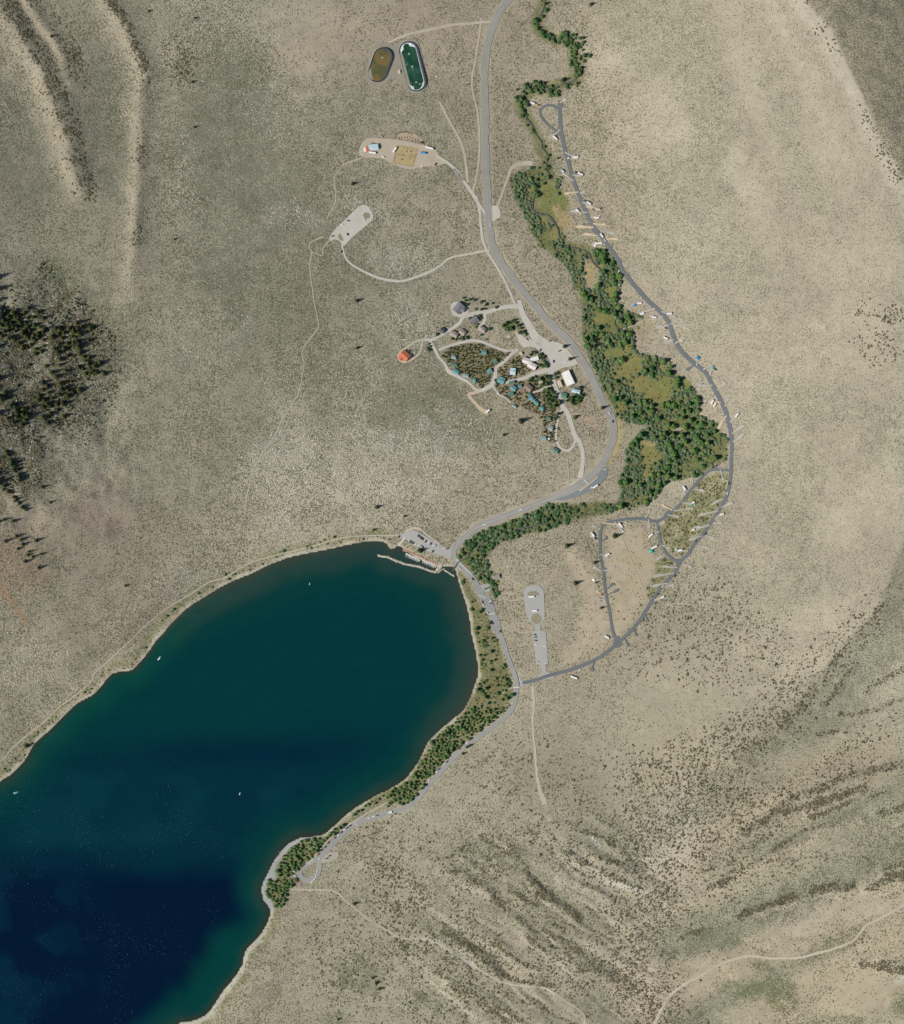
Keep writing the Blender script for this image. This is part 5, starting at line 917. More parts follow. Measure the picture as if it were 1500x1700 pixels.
FREE = (1 - BARE.clip(0, 1)) * (1 - CREEKM) * (SDL > 4)
FM = (1 - BARE.clip(0, 1) * (1 - CREEKM)) * (SDL > 4) * (1 - MEAD)
def zone(P_, warp=3, f=2): return pm(P_, f, warp) > .5
Zup, Zbig, Zea, Zea2, Zbelt = zone(GROVE_UP) | zone(GROVE_EAST), zone(GROVE_BIG), zone(GROVE_EAST), zone(GROVE_EAST2), zone(BELT)
def lbl_big(u, v):
    if v < 520: return 'at the narrow north end of the creek grove'
    if v < 600: return 'in the creek grove beside the upper ochre meadow'
    if v < 690: return 'in the creek grove around the middle ochre meadow'
    if u > 1120: return 'in the dense creek grove against the campground road'
    return 'in the southern creek grove by the long yellow meadow'
uset = {}
# big cottonwoods of the grove
cw = FM * (Zbig | Zea2) * np.clip(.55 + 1.3 * N1.fbm(GU, GV, 50, 2), 0, 1)
for (u, v) in place(cw, 170, 8.5, uset): r_ = random.uniform(4.0, 6.6); tree('cottonwood_tree', u, v, r_, SZ(r_, 4.9, 5.8) + ' bright green cottonwood ' + where(u, v), 'cottonwoods ' + lbl_big(u, v), .85)
usew = {k: list(v_) for k, v_ in {}.items()}
wl = FM * (Zbig | Zup | Zea2 | (Zbelt & (N2.fbm(GU, GV, 20, 2) > -.05))) * np.clip(.72 + 1.1 * N3.fbm(GU, GV, 26, 2), .1, 1)
wp = place(wl, 1900, 4.4, usew, 600000)
sizes = [random.uniform(2.2, 4.4) for _ in wp]; od = sorted(range(len(wp)), key=lambda i: -sizes[i]); wi, wr = od[:280], od[280:]
for i in wi:
    u, v = wp[i]; loc = 'in the upper grove west of the creek' if v < 480 else lbl_big(u, v)
    tree('willow_tree', u, v, sizes[i], SZ(sizes[i], 3.6, 4.1) + ' grey green willow ' + where(u, v), 'willows ' + loc, .75)
scatter('willow_thicket', np.array([wp[i][0] for i in wr]), np.array([wp[i][1] for i in wr]), np.array([sizes[i] for i in wr]), TR['willow_tree'][0], 'tangled willow thicket filling the creek grove', 'thicket', -.1, .75)
# alders: along the northern creek and the belt beside the road
useA = {}
FREEC = (1 - BARE.clip(0, 1) * (1 - CREEKM)) * (SDL > 4)
nc = ((lm(smooth(CREEK[:36], 5), 4, 3, 3) * .9 + lm(smooth(CREEK[3:20], 5), 10, 5, 4) * .5 + em(962, 100, 14, 36, 0, .6, .6) * .7) * FREEC * np.clip(.55 + 1.0 * N2.fbm(GU, GV, 22, 2), .1, 1)).clip(0, 1)
for (u, v) in place(nc, 150, 3.9, useA, 400000):
    l_ = 'lining the creek north of the turnaround loop' if v > 120 else 'lining the creek at the top of the valley'
    r_ = random.uniform(2.0, 4.8); tree('alder_tree', u, v, r_, SZ(r_, 2.5, 3.5) + ' green alder ' + where(u, v), 'alders ' + l_)
for (u, v) in place(FREE * Zbelt * np.clip(.85 + .8 * N3.fbm(GU, GV, 30, 2), .2, 1), 148, 4.6, useA, 300000):
    l_ = 'between the lake outlet and the restroom hut' if v > 905 else ('in the creek belt below the road turnout' if u > 920 else 'in the creek belt beside the main road')
    r_ = random.uniform(2.4, 5.0); tree('alder_tree', u, v, r_, SZ(r_, 3.2, 4.2) + ' dark green alder ' + where(u, v), 'alders ' + l_, .8)
# aspens by the lake
useL = {}
ld = (zone(SHORE_S) * np.where(GV > 1175, .95, .16) + zone(SHORE_E) * .20 + zone(GROVE_BEACH) + zone(GROVE_BEACH2) + zone(GROVE_BEACH3) * .9).clip(0, 1) * FREE
lp = place(ld, 640, 4.3, useL, 400000); ls_ = [random.uniform(2.0, 4.3) for _ in lp]; od = sorted(range(len(lp)), key=lambda i: -ls_[i])
for i in od[:280]:
    u, v = lp[i]
    l_ = 'in the wood behind the grey beach' if v > 1370 else ('between the shore road and the southern lake shore' if v > 1165 else 'between the shore road and the eastern lake shore')
    tree('aspen_tree', u, v, ls_[i], SZ(ls_[i], 3.0, 3.8) + ' leafy green aspen ' + where(u, v), 'aspens ' + l_, .85)
rest = od[280:]
scatter('lakeside_thicket', np.array([lp[i][0] for i in rest]), np.array([lp[i][1] for i in rest]), np.array([ls_[i] for i in rest]) * .9, TR['aspen_tree'][0], 'lower green thicket between the shore road and lake', 'thicket', -.1)
# small shrubs: north shore, camp scrub, lodge surroundings
ns = ss(20, 8, SDL + 4 * N1.fbm(GU, GV, 18, 2)) * ss(4, 7, SDL) * ((GU < 660) & (GV < 1330)) * np.clip(.35 + 1.3 * N2.fbm(GU, GV, 30, 2), 0, 1)
e2 = zone(SHORE_E) * .55 + zone(SHORE_S) * .5; cs = (zone(CAMP_SCRUB) | zone(CAMP_SCRUB2)) * .75 + (zone(LODGE_WOOD) | zone(LODGE_WOOD2)) * .6; g3 = GRV * (.45 - .3 * MEAD)
pu, pv = throw(330000, (ns * .35 + e2 * .6 + cs * .8 + g3).clip(0, 1) * FREE * np.clip(.7 + N4.fbm(GU, GV, 14, 2), .1, 1))
scatter('green_scrub', pu, pv, rng.uniform(.6, 1.7, len(pu)), [leaf_crown(f'green_scrub_{i}', leafy(f'green_scrub_leaves_{i}', (.12, .16, .06), (.235, .225, .095)), 40 + i, 50, 'low', .32) for i in range(3)], 'low green scrub along the shore, creek grove and campground', 'scrub')
useN = {}
for (u, v) in place(ns * FREE, 40, 6, useN, 300000): tree('willow_tree', u, v, random.uniform(1.6, 2.9), 'small round shore willow ' + where(u, v), 'willows on the northern lake shore')
# young conifers around the cabins
useC = {}
cz = FREE * (zone(LODGE_WOOD) * .9 + zone(LODGE_WOOD2) * .8).clip(0, 1)
EDGE = lm(smooth(LODGE_WOOD + LODGE_WOOD[:1], 4), 5, 2)

# ------------------------------------------------------------------ buildings
BLD = []   # footprints to keep trees off
M['wall_log'] = plain('brown_log_wall', (.16, .10, .06), .9, .25, 1)
M['wall_tan'] = plain('tan_board_wall', (.36, .28, .19), .9, .15, 1)
M['glass'] = plain('window_glass', (.03, .035, .04), .1, .1, 1, .5)
M['brick'] = plain('chimney_brick', (.22, .13, .10), .9, .2, 2)
M['doorwood'] = plain('door_wood', (.13, .07, .04), .8, .2, 2)
ROOF = {}
def roof_mat(name, col): 
    if name not in ROOF: ROOF[name] = plain(name + '_roof', col, .75, .12, .35, .25)
    return ROOF[name]
RC = {'teal': (.12, .29, .28), 'pale teal': (.25, .36, .35), 'green': (.10, .20, .155), 'grey': (.17, .17, .185), 'dark grey': (.085, .095, .11), 'brown': (.25, .185, .155), 'orange': (.48, .155, .075), 'white': (.74, .72, .68), 'off white': (.62, .57, .53), 'pale blue': (.42, .55, .60), 'beige': (.52, .46, .34), 'tan grey': (.33, .28, .245), 'blue': (.08, .28, .40)}
def house(name, u, v, L, Wd, rot, roof, label, wall='wall_log', wh=2.8, rh=1.6, chimney=True, cat='cabin', group=None, flat=False, unique=True, windows=2, wing=None):
    """gabled building, ridge along its own x"""
    e = empty(name, u, v, rot); BLD.append((u, v, max(L, Wd) / 2 + 1.5)); zs_ = [float(hz(u + a, v + b_)) for a in (-L / 3, L / 3) for b_ in (-L / 3, L / 3)]
    e.location.z = max(zs_) - .1; base = e.location.z - min(zs_) + .8
    b = MB(); b.box((0, 0, (wh - base) / 2), (L, Wd, wh + base))
    if not flat: b.add([(-L / 2, -Wd / 2, wh), (-L / 2, Wd / 2, wh), (-L / 2, 0, wh + rh), (L / 2, -Wd / 2, wh), (L / 2, Wd / 2, wh), (L / 2, 0, wh + rh)], [(0, 1, 2), (5, 4, 3)])
    if wing:
        wl_, ww_, wx, sy = wing; b.box((wx, sy * (Wd / 2 + wl_ / 2 - .01), (wh - base) / 2), (ww_, wl_, wh + base - .02))
    link('wall', b.mesh('wall', M[wall]), e)
    ov = .55; th = .22; rm = roof_mat(roof, RC[roof]); rb = MB()
    if flat:
        rb.box((0, 0, wh + .18), (L + .6, Wd + .6, .3)); 
        for k in range(3): rb.box((-L / 3 + k * L / 3, (k % 2 - .5) * Wd * .4, wh + .7), (1.4, 1.1, .7))
    else:
        s_ = rh / (Wd / 2); zo = wh - ov * s_
        for sg in (-1, 1):
            y0 = sg * (Wd / 2 + ov)
            rb.add([(-L / 2 - ov, 0, wh + rh + .02), (L / 2 + ov, 0, wh + rh + .02), (L / 2 + ov, y0, zo + .02), (-L / 2 - ov, y0, zo + .02), (-L / 2 - ov, 0, wh + rh + th), (L / 2 + ov, 0, wh + rh + th), (L / 2 + ov, y0, zo + th), (-L / 2 - ov, y0, zo + th)], [(0, 1, 2, 3), (4, 5, 6, 7), (0, 1, 5, 4), (1, 2, 6, 5), (2, 3, 7, 6), (3, 0, 4, 7)])
        rb.box((0, 0, wh + rh + th), (L + 2 * ov, .35, .14))
        if wing:
            wl_, ww_, wx, sy = wing; hh = rh * ww_ / Wd * .95
            for sg in (-1, 1):
                x0 = wx + sg * (ww_ / 2 + ov); yA = sy * .3; yB = sy * (Wd / 2 + wl_ + ov); zz = wh - ov * hh / (ww_ / 2)
                rb.add([(wx, yA, wh + hh), (wx, yB, wh + hh), (x0, yB, zz), (x0, yA, zz), (wx, yA, wh + hh + th), (wx, yB, wh + hh + th), (x0, yB, zz + th), (x0, yA, zz + th)], [(0, 1, 2, 3), (4, 5, 6, 7), (0, 1, 5, 4), (1, 2, 6, 5), (2, 3, 7, 6), (3, 0, 4, 7)])
    ro = link('roof', rb.mesh('roof', rm), e)
    if chimney: link('chimney', MB().box((L * .22, Wd * .14, wh + rh + .1), (.8, .8, 2.0)).mesh('chimney', M['brick']), ro)
    link('door', MB().box((L * .1, -Wd / 2 - .03, 1.05), (1.0, .1, 2.1)).mesh('door', M['doorwood']), e)
    for k in range(windows):
        link('window', MB().box((-L * .28 + k * L * .56 / max(1, windows - 1), (-1 if k % 2 == 0 else 1) * (Wd / 2 + .03), 1.6), (1.3, .1, 1.1)).mesh('window', M['glass']), e)
    if unique: add_label(e, label, u, v, cat, group)
    else: tag(e, label, cat, group)
    return e
def hp(x, y): return Z(640, 480, 6.818, [(x, y)])[0]
def lp_(x, y): return Z(820, 520, 6.818, [(x, y)])[0]
def fine(x, y): return Z(820, 560, 10.71, [(x, y)])[0]
def dn(x, y): return Z(860, 680, 7.5, [(x, y)])[0]
house('house', *hp(215, 755), 14.5, 12, -42, 'orange', 'orange roofed house standing alone at the west end of the resort', 'wall_tan', 3.2, 2.6, cat='house', wing=(4, 7, -2, -1))
house('house', *hp(825, 215), 16, 13, 52, 'grey', 'large grey roofed house at the north west of the resort', 'wall_tan', 3.4, 2.4, cat='house', wing=(3, 7, 2, -1))
house('house', *hp(1003, 350), 12, 9, 32, 'grey', 'grey roofed house ringed by shrubs south east of the large one', 'wall_tan', 3, 2, cat='house')
house('house', *hp(640, 468), 7.5, 7, -38, 'dark grey', 'small dark roofed house beside the lane bend', 'wall_tan', 3, 2, cat='house')
house('house', *hp(772, 510), 11, 8, -30, 'tan grey', 'tan grey roofed house south of the lane', 'wall_tan', 2.8, 1.8, cat='house')
house('house', *hp(868, 488), 9, 7.5, -35, 'tan grey', 'smaller tan grey roofed house beside its larger neighbour', 'wall_tan', 2.8, 1.8, cat='house')
house('house', *hp(1095, 455), 9.5, 7.5, -38, 'tan grey', 'tan grey roofed house at the end of the short drive', 'wall_tan', 2.8, 1.8, cat='house')
CB = [(hp(770, 770), 6.5, 5, -20, 'pale teal', 'at the west edge of the cabin wood'), (hp(1112, 718), 7, 5.5, 0, 'teal', 'inside the north of the cabin wood'), (hp(1240, 822), 6, 6, 35, 'green', 'in the east of the cabin wood'), (hp(1175, 930), 7, 6.5, 30, 'teal', 'at the south east edge of the cabin wood'),
      (hp(795, 936), 9.5, 6.5, -28, 'teal', 'facing the lane south of the cabin wood'), (hp(905, 980), 8.5, 5.5, -10, 'pale teal', 'facing the lane south of the cabin wood'), (hp(1000, 1032), 4.8, 6, -15, 'teal', 'at the south tip of the cabin wood'), (hp(778, 858), 8, 4.5, -5, 'green', 'at the west edge of the cabin wood'),
      (lp_(210, 660), 8.2, 10.5, -5, 'pale blue', 'west of the white lodge'), (lp_(78, 760), 10.5, 10, -20, 'teal', 'at the fork west of the lodge lane'), (lp_(200, 785), 8.5, 4.5, 15, 'green', 'below the lodge lane'), (lp_(216, 850), 9, 7.5, -35, 'teal', 'west of the brown roofed hall'), (lp_(185, 915), 9, 5.5, 20, 'green', 'south west of the brown roofed hall'),
      (lp_(290, 825), 5, 4, 10, 'teal', 'beside the brown roofed hall'), (lp_(398, 922), 5.5, 6, -35, 'green', 'in the row below the brown roofed hall'), (lp_(422, 958), 5, 5.5, -35, 'blue', 'in the row below the brown roofed hall'), (lp_(450, 988), 5, 5, -35, 'teal', 'in the row below the brown roofed hall'), (lp_(482, 1018), 5.5, 5, -35, 'teal', 'in the row below the brown roofed hall'),
      (lp_(538, 1076), 6, 6, -30, 'teal', 'south of the cabin row'), (lp_(615, 1190), 6.5, 5.5, -20, 'green', 'beside the southern loop lane'), (lp_(640, 1300), 6, 7, -20, 'pale teal', 'beside the southern loop lane'), (dn(462, 507), 9.5, 6.5, -30, 'green', 'at the south end of the loop lane'), (dn(318, 362), 6.5, 6, 10, 'pale teal', 'next to the white tent on the loop'),
      (lp_(790, 932), 8, 8, -15, 'green', 'south of the white roofed hall'), (lp_(228, 1052), 6, 4, -30, 'pale teal', 'at the edge of the sagebrush south west'), (lp_(525, 780), 6, 4, 30, 'beige', 'beside the green lawn')]
for (p, L_, W_, rt, rf, lb) in CB: house('cabin', p[0], p[1], L_, W_, rt, rf, f'{rf} roofed cabin {lb}', 'wall_log', 2.5, 1.4, group='resort cabins')
house('hall', *lp_(835, 735), 13.2, 23.5, 25, 'white', 'long hall with a flat white roof beside the main road', 'wall_tan', 4.2, 0.1, False, 'hall', flat=True, windows=4)
house('annex', *lp_(742, 800), 6, 10.5, 25, 'beige', 'low beige roofed annex against the white roofed hall', 'wall_tan', 3.0, .1, False, 'annex', flat=True)
house('lodge', *fine(590, 425), 15, 8.5, -22, 'off white', 'western wing of the pale roofed lodge', 'wall_tan', 3.6, 2.0, cat='lodge', windows=4)
house('lodge', *fine(675, 505), 13.5, 9, -28, 'off white', 'southern wing of the pale roofed lodge', 'wall_tan', 3.5, 2.0, False, cat='lodge', windows=4)
house('lodge', *fine(715, 385), 13, 6, 18, 'white', 'northern wing of the pale roofed lodge', 'wall_tan', 3.4, 1.7, False, cat='lodge')
house('hall', *lp_(385, 845), 11.5, 9.5, -38, 'brown', 'brown roofed hall among the teal cabins', 'wall_log', 3.2, 2.0, cat='hall')
house('annex', *lp_(318, 868), 7.5, 5, 15, 'brown', 'low brown roofed annex west of the brown hall', 'wall_log', 2.6, 1.2, False, cat='annex')
house('shop', *lp_(925, 883), 13, 6, -18, 'pale blue', 'pale blue roofed building south of the white roofed hall', 'wall_tan', 3, 1.4, False, cat='building')
house('shed', *fine(475, 290), 4, 4, 20, 'beige', 'small beige shed north west of the lodge', 'wall_tan', 2.3, .9, False, cat='shed')
house('restroom_hut', 760 + 410 / 6.54, 900 + 378 / 6.54, 12, 6, 15, 'tan grey', 'tan grey roofed restroom hut east of the shore road', 'wall_tan', 2.8, 1.6, False, cat='hut')
cz_ = lambda x, y: Z(580, 40, 5.357, [(x, y)])[0]
house('stable', *cz_(213, 1098), 15, 8.5, 8, 'pale blue', 'pale blue roofed stable at the west end of the corral yard', 'wall_tan', 3, 1.2, False, cat='stable')
house('tack_shed', *cz_(160, 1116), 4.6, 8.5, 4, 'orange', 'orange roofed tack shed beside the stable', 'wall_tan', 2.6, 1.0, False, cat='shed')
house('shed', *cz_(138, 1118), 3.2, 6, 2, 'white', 'white shed west of the tack shed', 'wall_tan', 2.4, .8, False, cat='shed')
house('shed', *cz_(212, 1074), 7, 3, -12, 'brown', 'brown lean-to shed north of the stable', 'wall_log', 2.4, .6, False, cat='shed')
house('pump_house', *cz_(440, 425), 3, 5.5, 5, 'beige', 'beige pump house between the two ponds', 'wall_tan', 2.2, .6, False, cat='shed')

# trees around the resort (kept off roofs)
for (u, v, r_) in BLD:
    m_ = np.hypot(GU - u, GV - v) < r_ + 1.0; cz = np.where(m_, 0, cz)
cp = place(cz, 800, 3.0, useC, 600000); csz = [random.uniform(1.2, 2.7) for _ in cp]
LAWN_TREES = Lz([(200, 90), (240, 110), (270, 140), (300, 170), (330, 210), (290, 220), (100, 140), (140, 110), (150, 180), (190, 170), (360, 240), (430, 440), (460, 450), (520, 470), (540, 510), (560, 540), (580, 580), (540, 600), (510, 590), (600, 600), (590, 560), (560, 490), (410, 470), (580, 720), (620, 720), (640, 750), (640, 790), (600, 800), (545, 800), (520, 745), (400, 760), (420, 740), (690, 690), (710, 680), (700, 730), (570, 870), (600, 860), (640, 870), (660, 900), (700, 920), (690, 960), (720, 990), (740, 1010), (700, 1010), (660, 960), (620, 930), (600, 900), (580, 940), (600, 980), (640, 1000), (680, 1050), (640, 1050), (610, 1030), (970, 850), (990, 930), (980, 970), (950, 960), (930, 920), (880, 960), (870, 1000), (900, 1030), (850, 960), (820, 990), (940, 1000), (960, 1000), (925, 1170), (910, 1180), (720, 1140), (710, 1180)])
NH_TREES = Hz_([(880, 100), (900, 130), (920, 175), (945, 120), (1000, 125), (1080, 145), (1140, 160), (1130, 180), (1020, 225), (1080, 230), (1130, 225), (1210, 160), (1250, 205), (1010, 310), (1060, 300), (1085, 330), (1030, 400), (950, 330), (1020, 430), (1170, 450), (490, 620), (505, 650), (470, 670), (490, 690), (750, 560), (790, 570), (830, 560), (870, 570), (910, 545), (930, 560), (870, 540), (1080, 520), (1140, 570), (1450, 350), (1480, 380), (580, 515), (1090, 420), (1400, 380), (1430, 450), (970, 380)])
allc = [(p, s_, 'in the wood of the teal cabins' if p[0] < 818 else 'among the southern resort cabins') for p, s_ in zip(cp, csz)]
big_c = [(p, random.uniform(2.6, 4.4), 'beside the lodge and lawns') for p in LAWN_TREES] + [(p, random.uniform(2.0, 3.3), 'around the grey roofed houses') for p in NH_TREES]
allc.sort(key=lambda t_: -t_[1]); ind = allc[:290]; rest = allc[290:]
for p, s_, lb in big_c: tree('garden_tree', p[0], p[1], s_, SZ(s_, 2.1, 2.7) + ' dark green tree ' + where(*p), 'garden trees ' + lb, .9)
for p, s_, lb in ind: tree('young_conifer', p[0], p[1], s_, SZ(s_, 2.1, 2.7) + ' dark conifer ' + where(*p), 'conifers ' + lb, .7)
if rest:
    scatter('cabin_undergrowth', np.array([q[0][0] for q in rest]), np.array([q[0][1] for q in rest]), np.array([q[1] for q in rest]) * .8, TR['young_conifer'][0][:3] + TR['willow_tree'][0][:2], 'mixed young trees and bushes between the cabins', 'undergrowth', -.1, .8)

# pines: the western forest and single trees
PW = Z(0, 440, 5.666, [(30, 430), (60, 470), (60, 540), (100, 560), (170, 500), (190, 530), (215, 560), (280, 590), (240, 640), (300, 620), (330, 700), (380, 690), (430, 640), (545, 610), (580, 620), (620, 650), (600, 700), (560, 660), (570, 760), (710, 620), (750, 610), (760, 660), (730, 690), (740, 730), (760, 760), (710, 740), (235, 800), (655, 862), (620, 800), (800, 870), (820, 910), (850, 940), (860, 980), (880, 1010), (905, 962), (990, 1030), (920, 1020), (300, 950), (455, 960), (580, 950), (510, 1020), (640, 1010), (550, 1060), (10, 1080), (195, 1142), (465, 1140), (640, 1155), (760, 1185), (580, 1230), (650, 1240), (80, 1215), (20, 1250), (40, 1270), (610, 1310), (560, 1370), (490, 1400), (425, 1440), (620, 1430), (470, 1490), (190, 1400), (150, 1490), (235, 1510), (200, 1440), (820, 1030), (10, 130), (20, 240), (5, 350), (5, 780), (130, 560)])
PW += [(10 + random.random() * 40, 545 + random.random() * 30) for _ in range(4)]
PS = Z(0, 700, 5, [(10, 830), (55, 815), (135, 825), (160, 950), (195, 978), (70, 990), (210, 1018), (170, 1055), (320, 985), (262, 1078), (360, 1098), (250, 1105), (290, 1120), (230, 1158), (340, 1210), (435, 670), (368, 545), (90, 280), (110, 320), (150, 370), (170, 400), (180, 440), (190, 470), (30, 500), (60, 540), (100, 590), (140, 630), (180, 670), (210, 700), (10, 430), (120, 350)])
PW += place(FREE * (em(40, 545, 50, 34, 20, .5, .4) + em(130, 560, 24, 26, 0, .4, .4) + em(105, 575, 16, 20, 0, .4, .4) + em(155, 610, 16, 20, 40, .4, .4) + em(100, 660, 40, 30, 0, .4, .5) * .5 + em(45, 690, 40, 20, 0, .4, .5) * .5).clip(0, 1) * 1.0, 95, 6.0, {}, 300000)
PS_X = []
for L_ in (Z(0, 700, 5, [(70, 250), (110, 320), (160, 410), (190, 480)]), Z(0, 700, 5, [(0, 480), (50, 540), (110, 600), (180, 680), (240, 740)]), Z(0, 440, 5.666, [(790, 840), (830, 900), (860, 980), (900, 1020)])):
    for q in smooth(L_, 4.5): PS_X.append((q[0] + random.uniform(-4, 4), q[1] + random.uniform(-2, 2)))
for (u, v) in PW: r_ = random.uniform(3.8, 6.6); tree('pine_tree', u, v, r_, SZ(r_, 4.4, 5.5) + ' yellow green pine ' + where(u, v), 'pines of the western forest patch', 1.0)
for (u, v) in PS_X: r_ = random.uniform(3.0, 4.8); tree('pine_tree', u, v, r_, SZ(r_, 3.6, 4.3) + ' dark pine ' + where(u, v), 'pines on the western mountainside', 1.1)
for (u, v) in PS: 
    l_ = 'pine in the lower group on the western mountainside' if v > 850 else 'pine beside the rock fins on the western mountainside'
    r_ = random.uniform(3.0, 4.4); tree('pine_tree', u, v, r_, SZ(r_, 3.5, 4.0) + ' slender pine ' + where(u, v), 'pines on the western mountainside', 1.3)
SINGLE = [(585, 306, 4.0, 'lone dark pine north of the gravel car park'), (592, 500, 4.2, 'lone dark pine south of the looping gravel road'), (593, 578, 3.2, 'lone pine in the sagebrush west of the orange roof'), (88, 64, 3.0, 'lone pine on the ridge in the north west corner'), (248, 21, 3.0, 'lone pine near the top edge west of the ponds'), (324, 32, 2.6, 'small pine among stones near the top edge'), (324, 213, 2.4, 'small pine on the stony western slope'), (291, 399, 2.2, 'small pine below the eastern ridge'), (320, 138, 3.0, 'pine among dark brush on the western slope'), (864, 699, 6.0, 'large round topped tree south of the cabins'), (836, 722, 3.0, 'smaller dark tree south west of the large round one'), (625, 842, 4.4, 'lone pine on the stony slope above the marina'), (671, 857, 2.6, 'small bush like pine above the marina car park'), (620, 880, 3.0, 'dark pine just above the northern shore path'), (941, 906, 5.0, 'lone pine in the scrub west of the campground'), (955, 968, 5.0, 'lone pine at the edge of the pale campground field'), (937, 575, 4.2, 'dark tree at the north corner of the lodge lot'), (946, 596, 4.4, 'dark tree by the lodge entrance'), (1000, 677, 4.4, 'tree leaning shade over the main road bend'), (209, 972, 3.0, 'lone olive green tree above the northern lake shore'), (43, 1238, 5.0, 'dark tree on the north shore near the left edge'), (618, 1622, 3.4, 'topmost of three dark pines on the southern slope'), (624, 1631, 3.6, 'middle of three dark pines on the southern slope'), (629, 1640, 3.8, 'lowest of three dark pines on the southern slope'), (561, 1691, 2.8, 'lone dark pine near the bottom edge'), (588, 1500, 4.0, 'lone green pine beside the hiking trail'), (775, 1240, 3.2, 'dark tree beside the shore road bend'), (780, 1237, 3.0, 'right hand one of the dark trees beside the shore road'), (768, 1251, 3.0, 'separate round tree beside the shore road'), (741, 1217, 5.0, 'tall dark tree in the lakeside wood'), (1020, 890, 5.4, 'broad dark pine in the western campground loop'), (987, 934, 3.6, 'pine on the west side of the campground loop'), (926, 262, 2.4, 'small pine between creek and campground road'), (998, 1009, 3.0, 'pine beside the long western campground loop'), (989, 967, 2.8, 'pine beside the white tent in the campground'), (981, 6, 4.0, 'dark pine at the top edge east of the creek'), (968, 62, 3.2, 'dark pine east of the creek bend'), (697, 914, 5.6, 'large tree between the marina and its car park'), (1118, 720, 5.2, 'big pale topped tree in the lower grove clearing'), (1106, 722, 5.4, 'largest pine in the lower grove'), (1140, 712, 4.6, 'tall pine east of the lower grove clearing'), (985, 565, 4.6, 'tall pine on the west edge of the creek grove'), (987, 574, 4.8, 'lower tall pine on the west edge of the creek grove'), (935, 132, 5.4, 'big olive tree on the northern creek bend'), (965, 112, 4.0, 'tall pine on the east bank of the northern creek'), (958, 138, 3.6, 'pine on the southern bank of the northern creek bend'), (903, 137, 3.6, 'pine on the creek north of the turnaround loop'), (858, 148, 2.6, 'outermost pine on the creek north of the turnaround'), (893, 46, 3.6, 'pine on the creek near the top of the valley'), (905, 5, 3.6, 'pine on the creek at the top edge')]
for (u, v, r_, lb) in SINGLE: tree('pine_tree', u, v, r_, lb, None, 1.15)

fu, fv = throw(260000, WF * .9 * FREE * np.clip(.3 + 1.6 * N3.fbm(GU, GV, 24, 2), 0, 1))
scatter('forest_thicket', fu, fv, rng.uniform(.8, 2.0, len(fu)), [leaf_crown(f'forest_thicket_{i}', leafy(f'forest_thicket_leaves_{i}', (.035, .048, .034), (.075, .085, .055)), 70 + i, 50, 'low', .32) for i in range(3)], 'dark undergrowth between the pines on the western mountainside', 'thicket')
# cliffs on the western mountainside: jagged rock fins
def fin(pts, h, w, label, seed):
    r = random.Random(seed); P = smooth(pts, 4.0); v, f = [], []
    for i, p in enumerate(P):
        e_ = math.sin(math.pi * min(1, max(0, (i + .5) / len(P)))) ** .5; g = float(hz(p[0], p[1]))
        for (o_, hh) in ((-w, -1.5), (-w * .45, h * .45), (0, h), (w * .5, h * .5), (w, -1.5)):
            v.append((p[0] - 750 + o_ + r.uniform(-1, 1), 850 - p[1] + r.uniform(-1.2, 1.2), g + (hh * e_ * r.uniform(.65, 1.2) if hh > 0 else hh)))
    n = len(P)
    for i in range(n - 1):
        for j in range(4): f.append((i * 5 + j, i * 5 + j + 1, (i + 1) * 5 + j + 1, (i + 1) * 5 + j))
    o = mesh_obj('rock_fin', v, f, M['cliff']); tag(o, label, 'rock', 'rock fins on the western mountainside')
fin(Z(0, 440, 5.666, [(30, 400), (35, 460), (30, 520), (25, 580)]), 14, 4, 'pale rock fin at the left edge above the forest patch', 1)

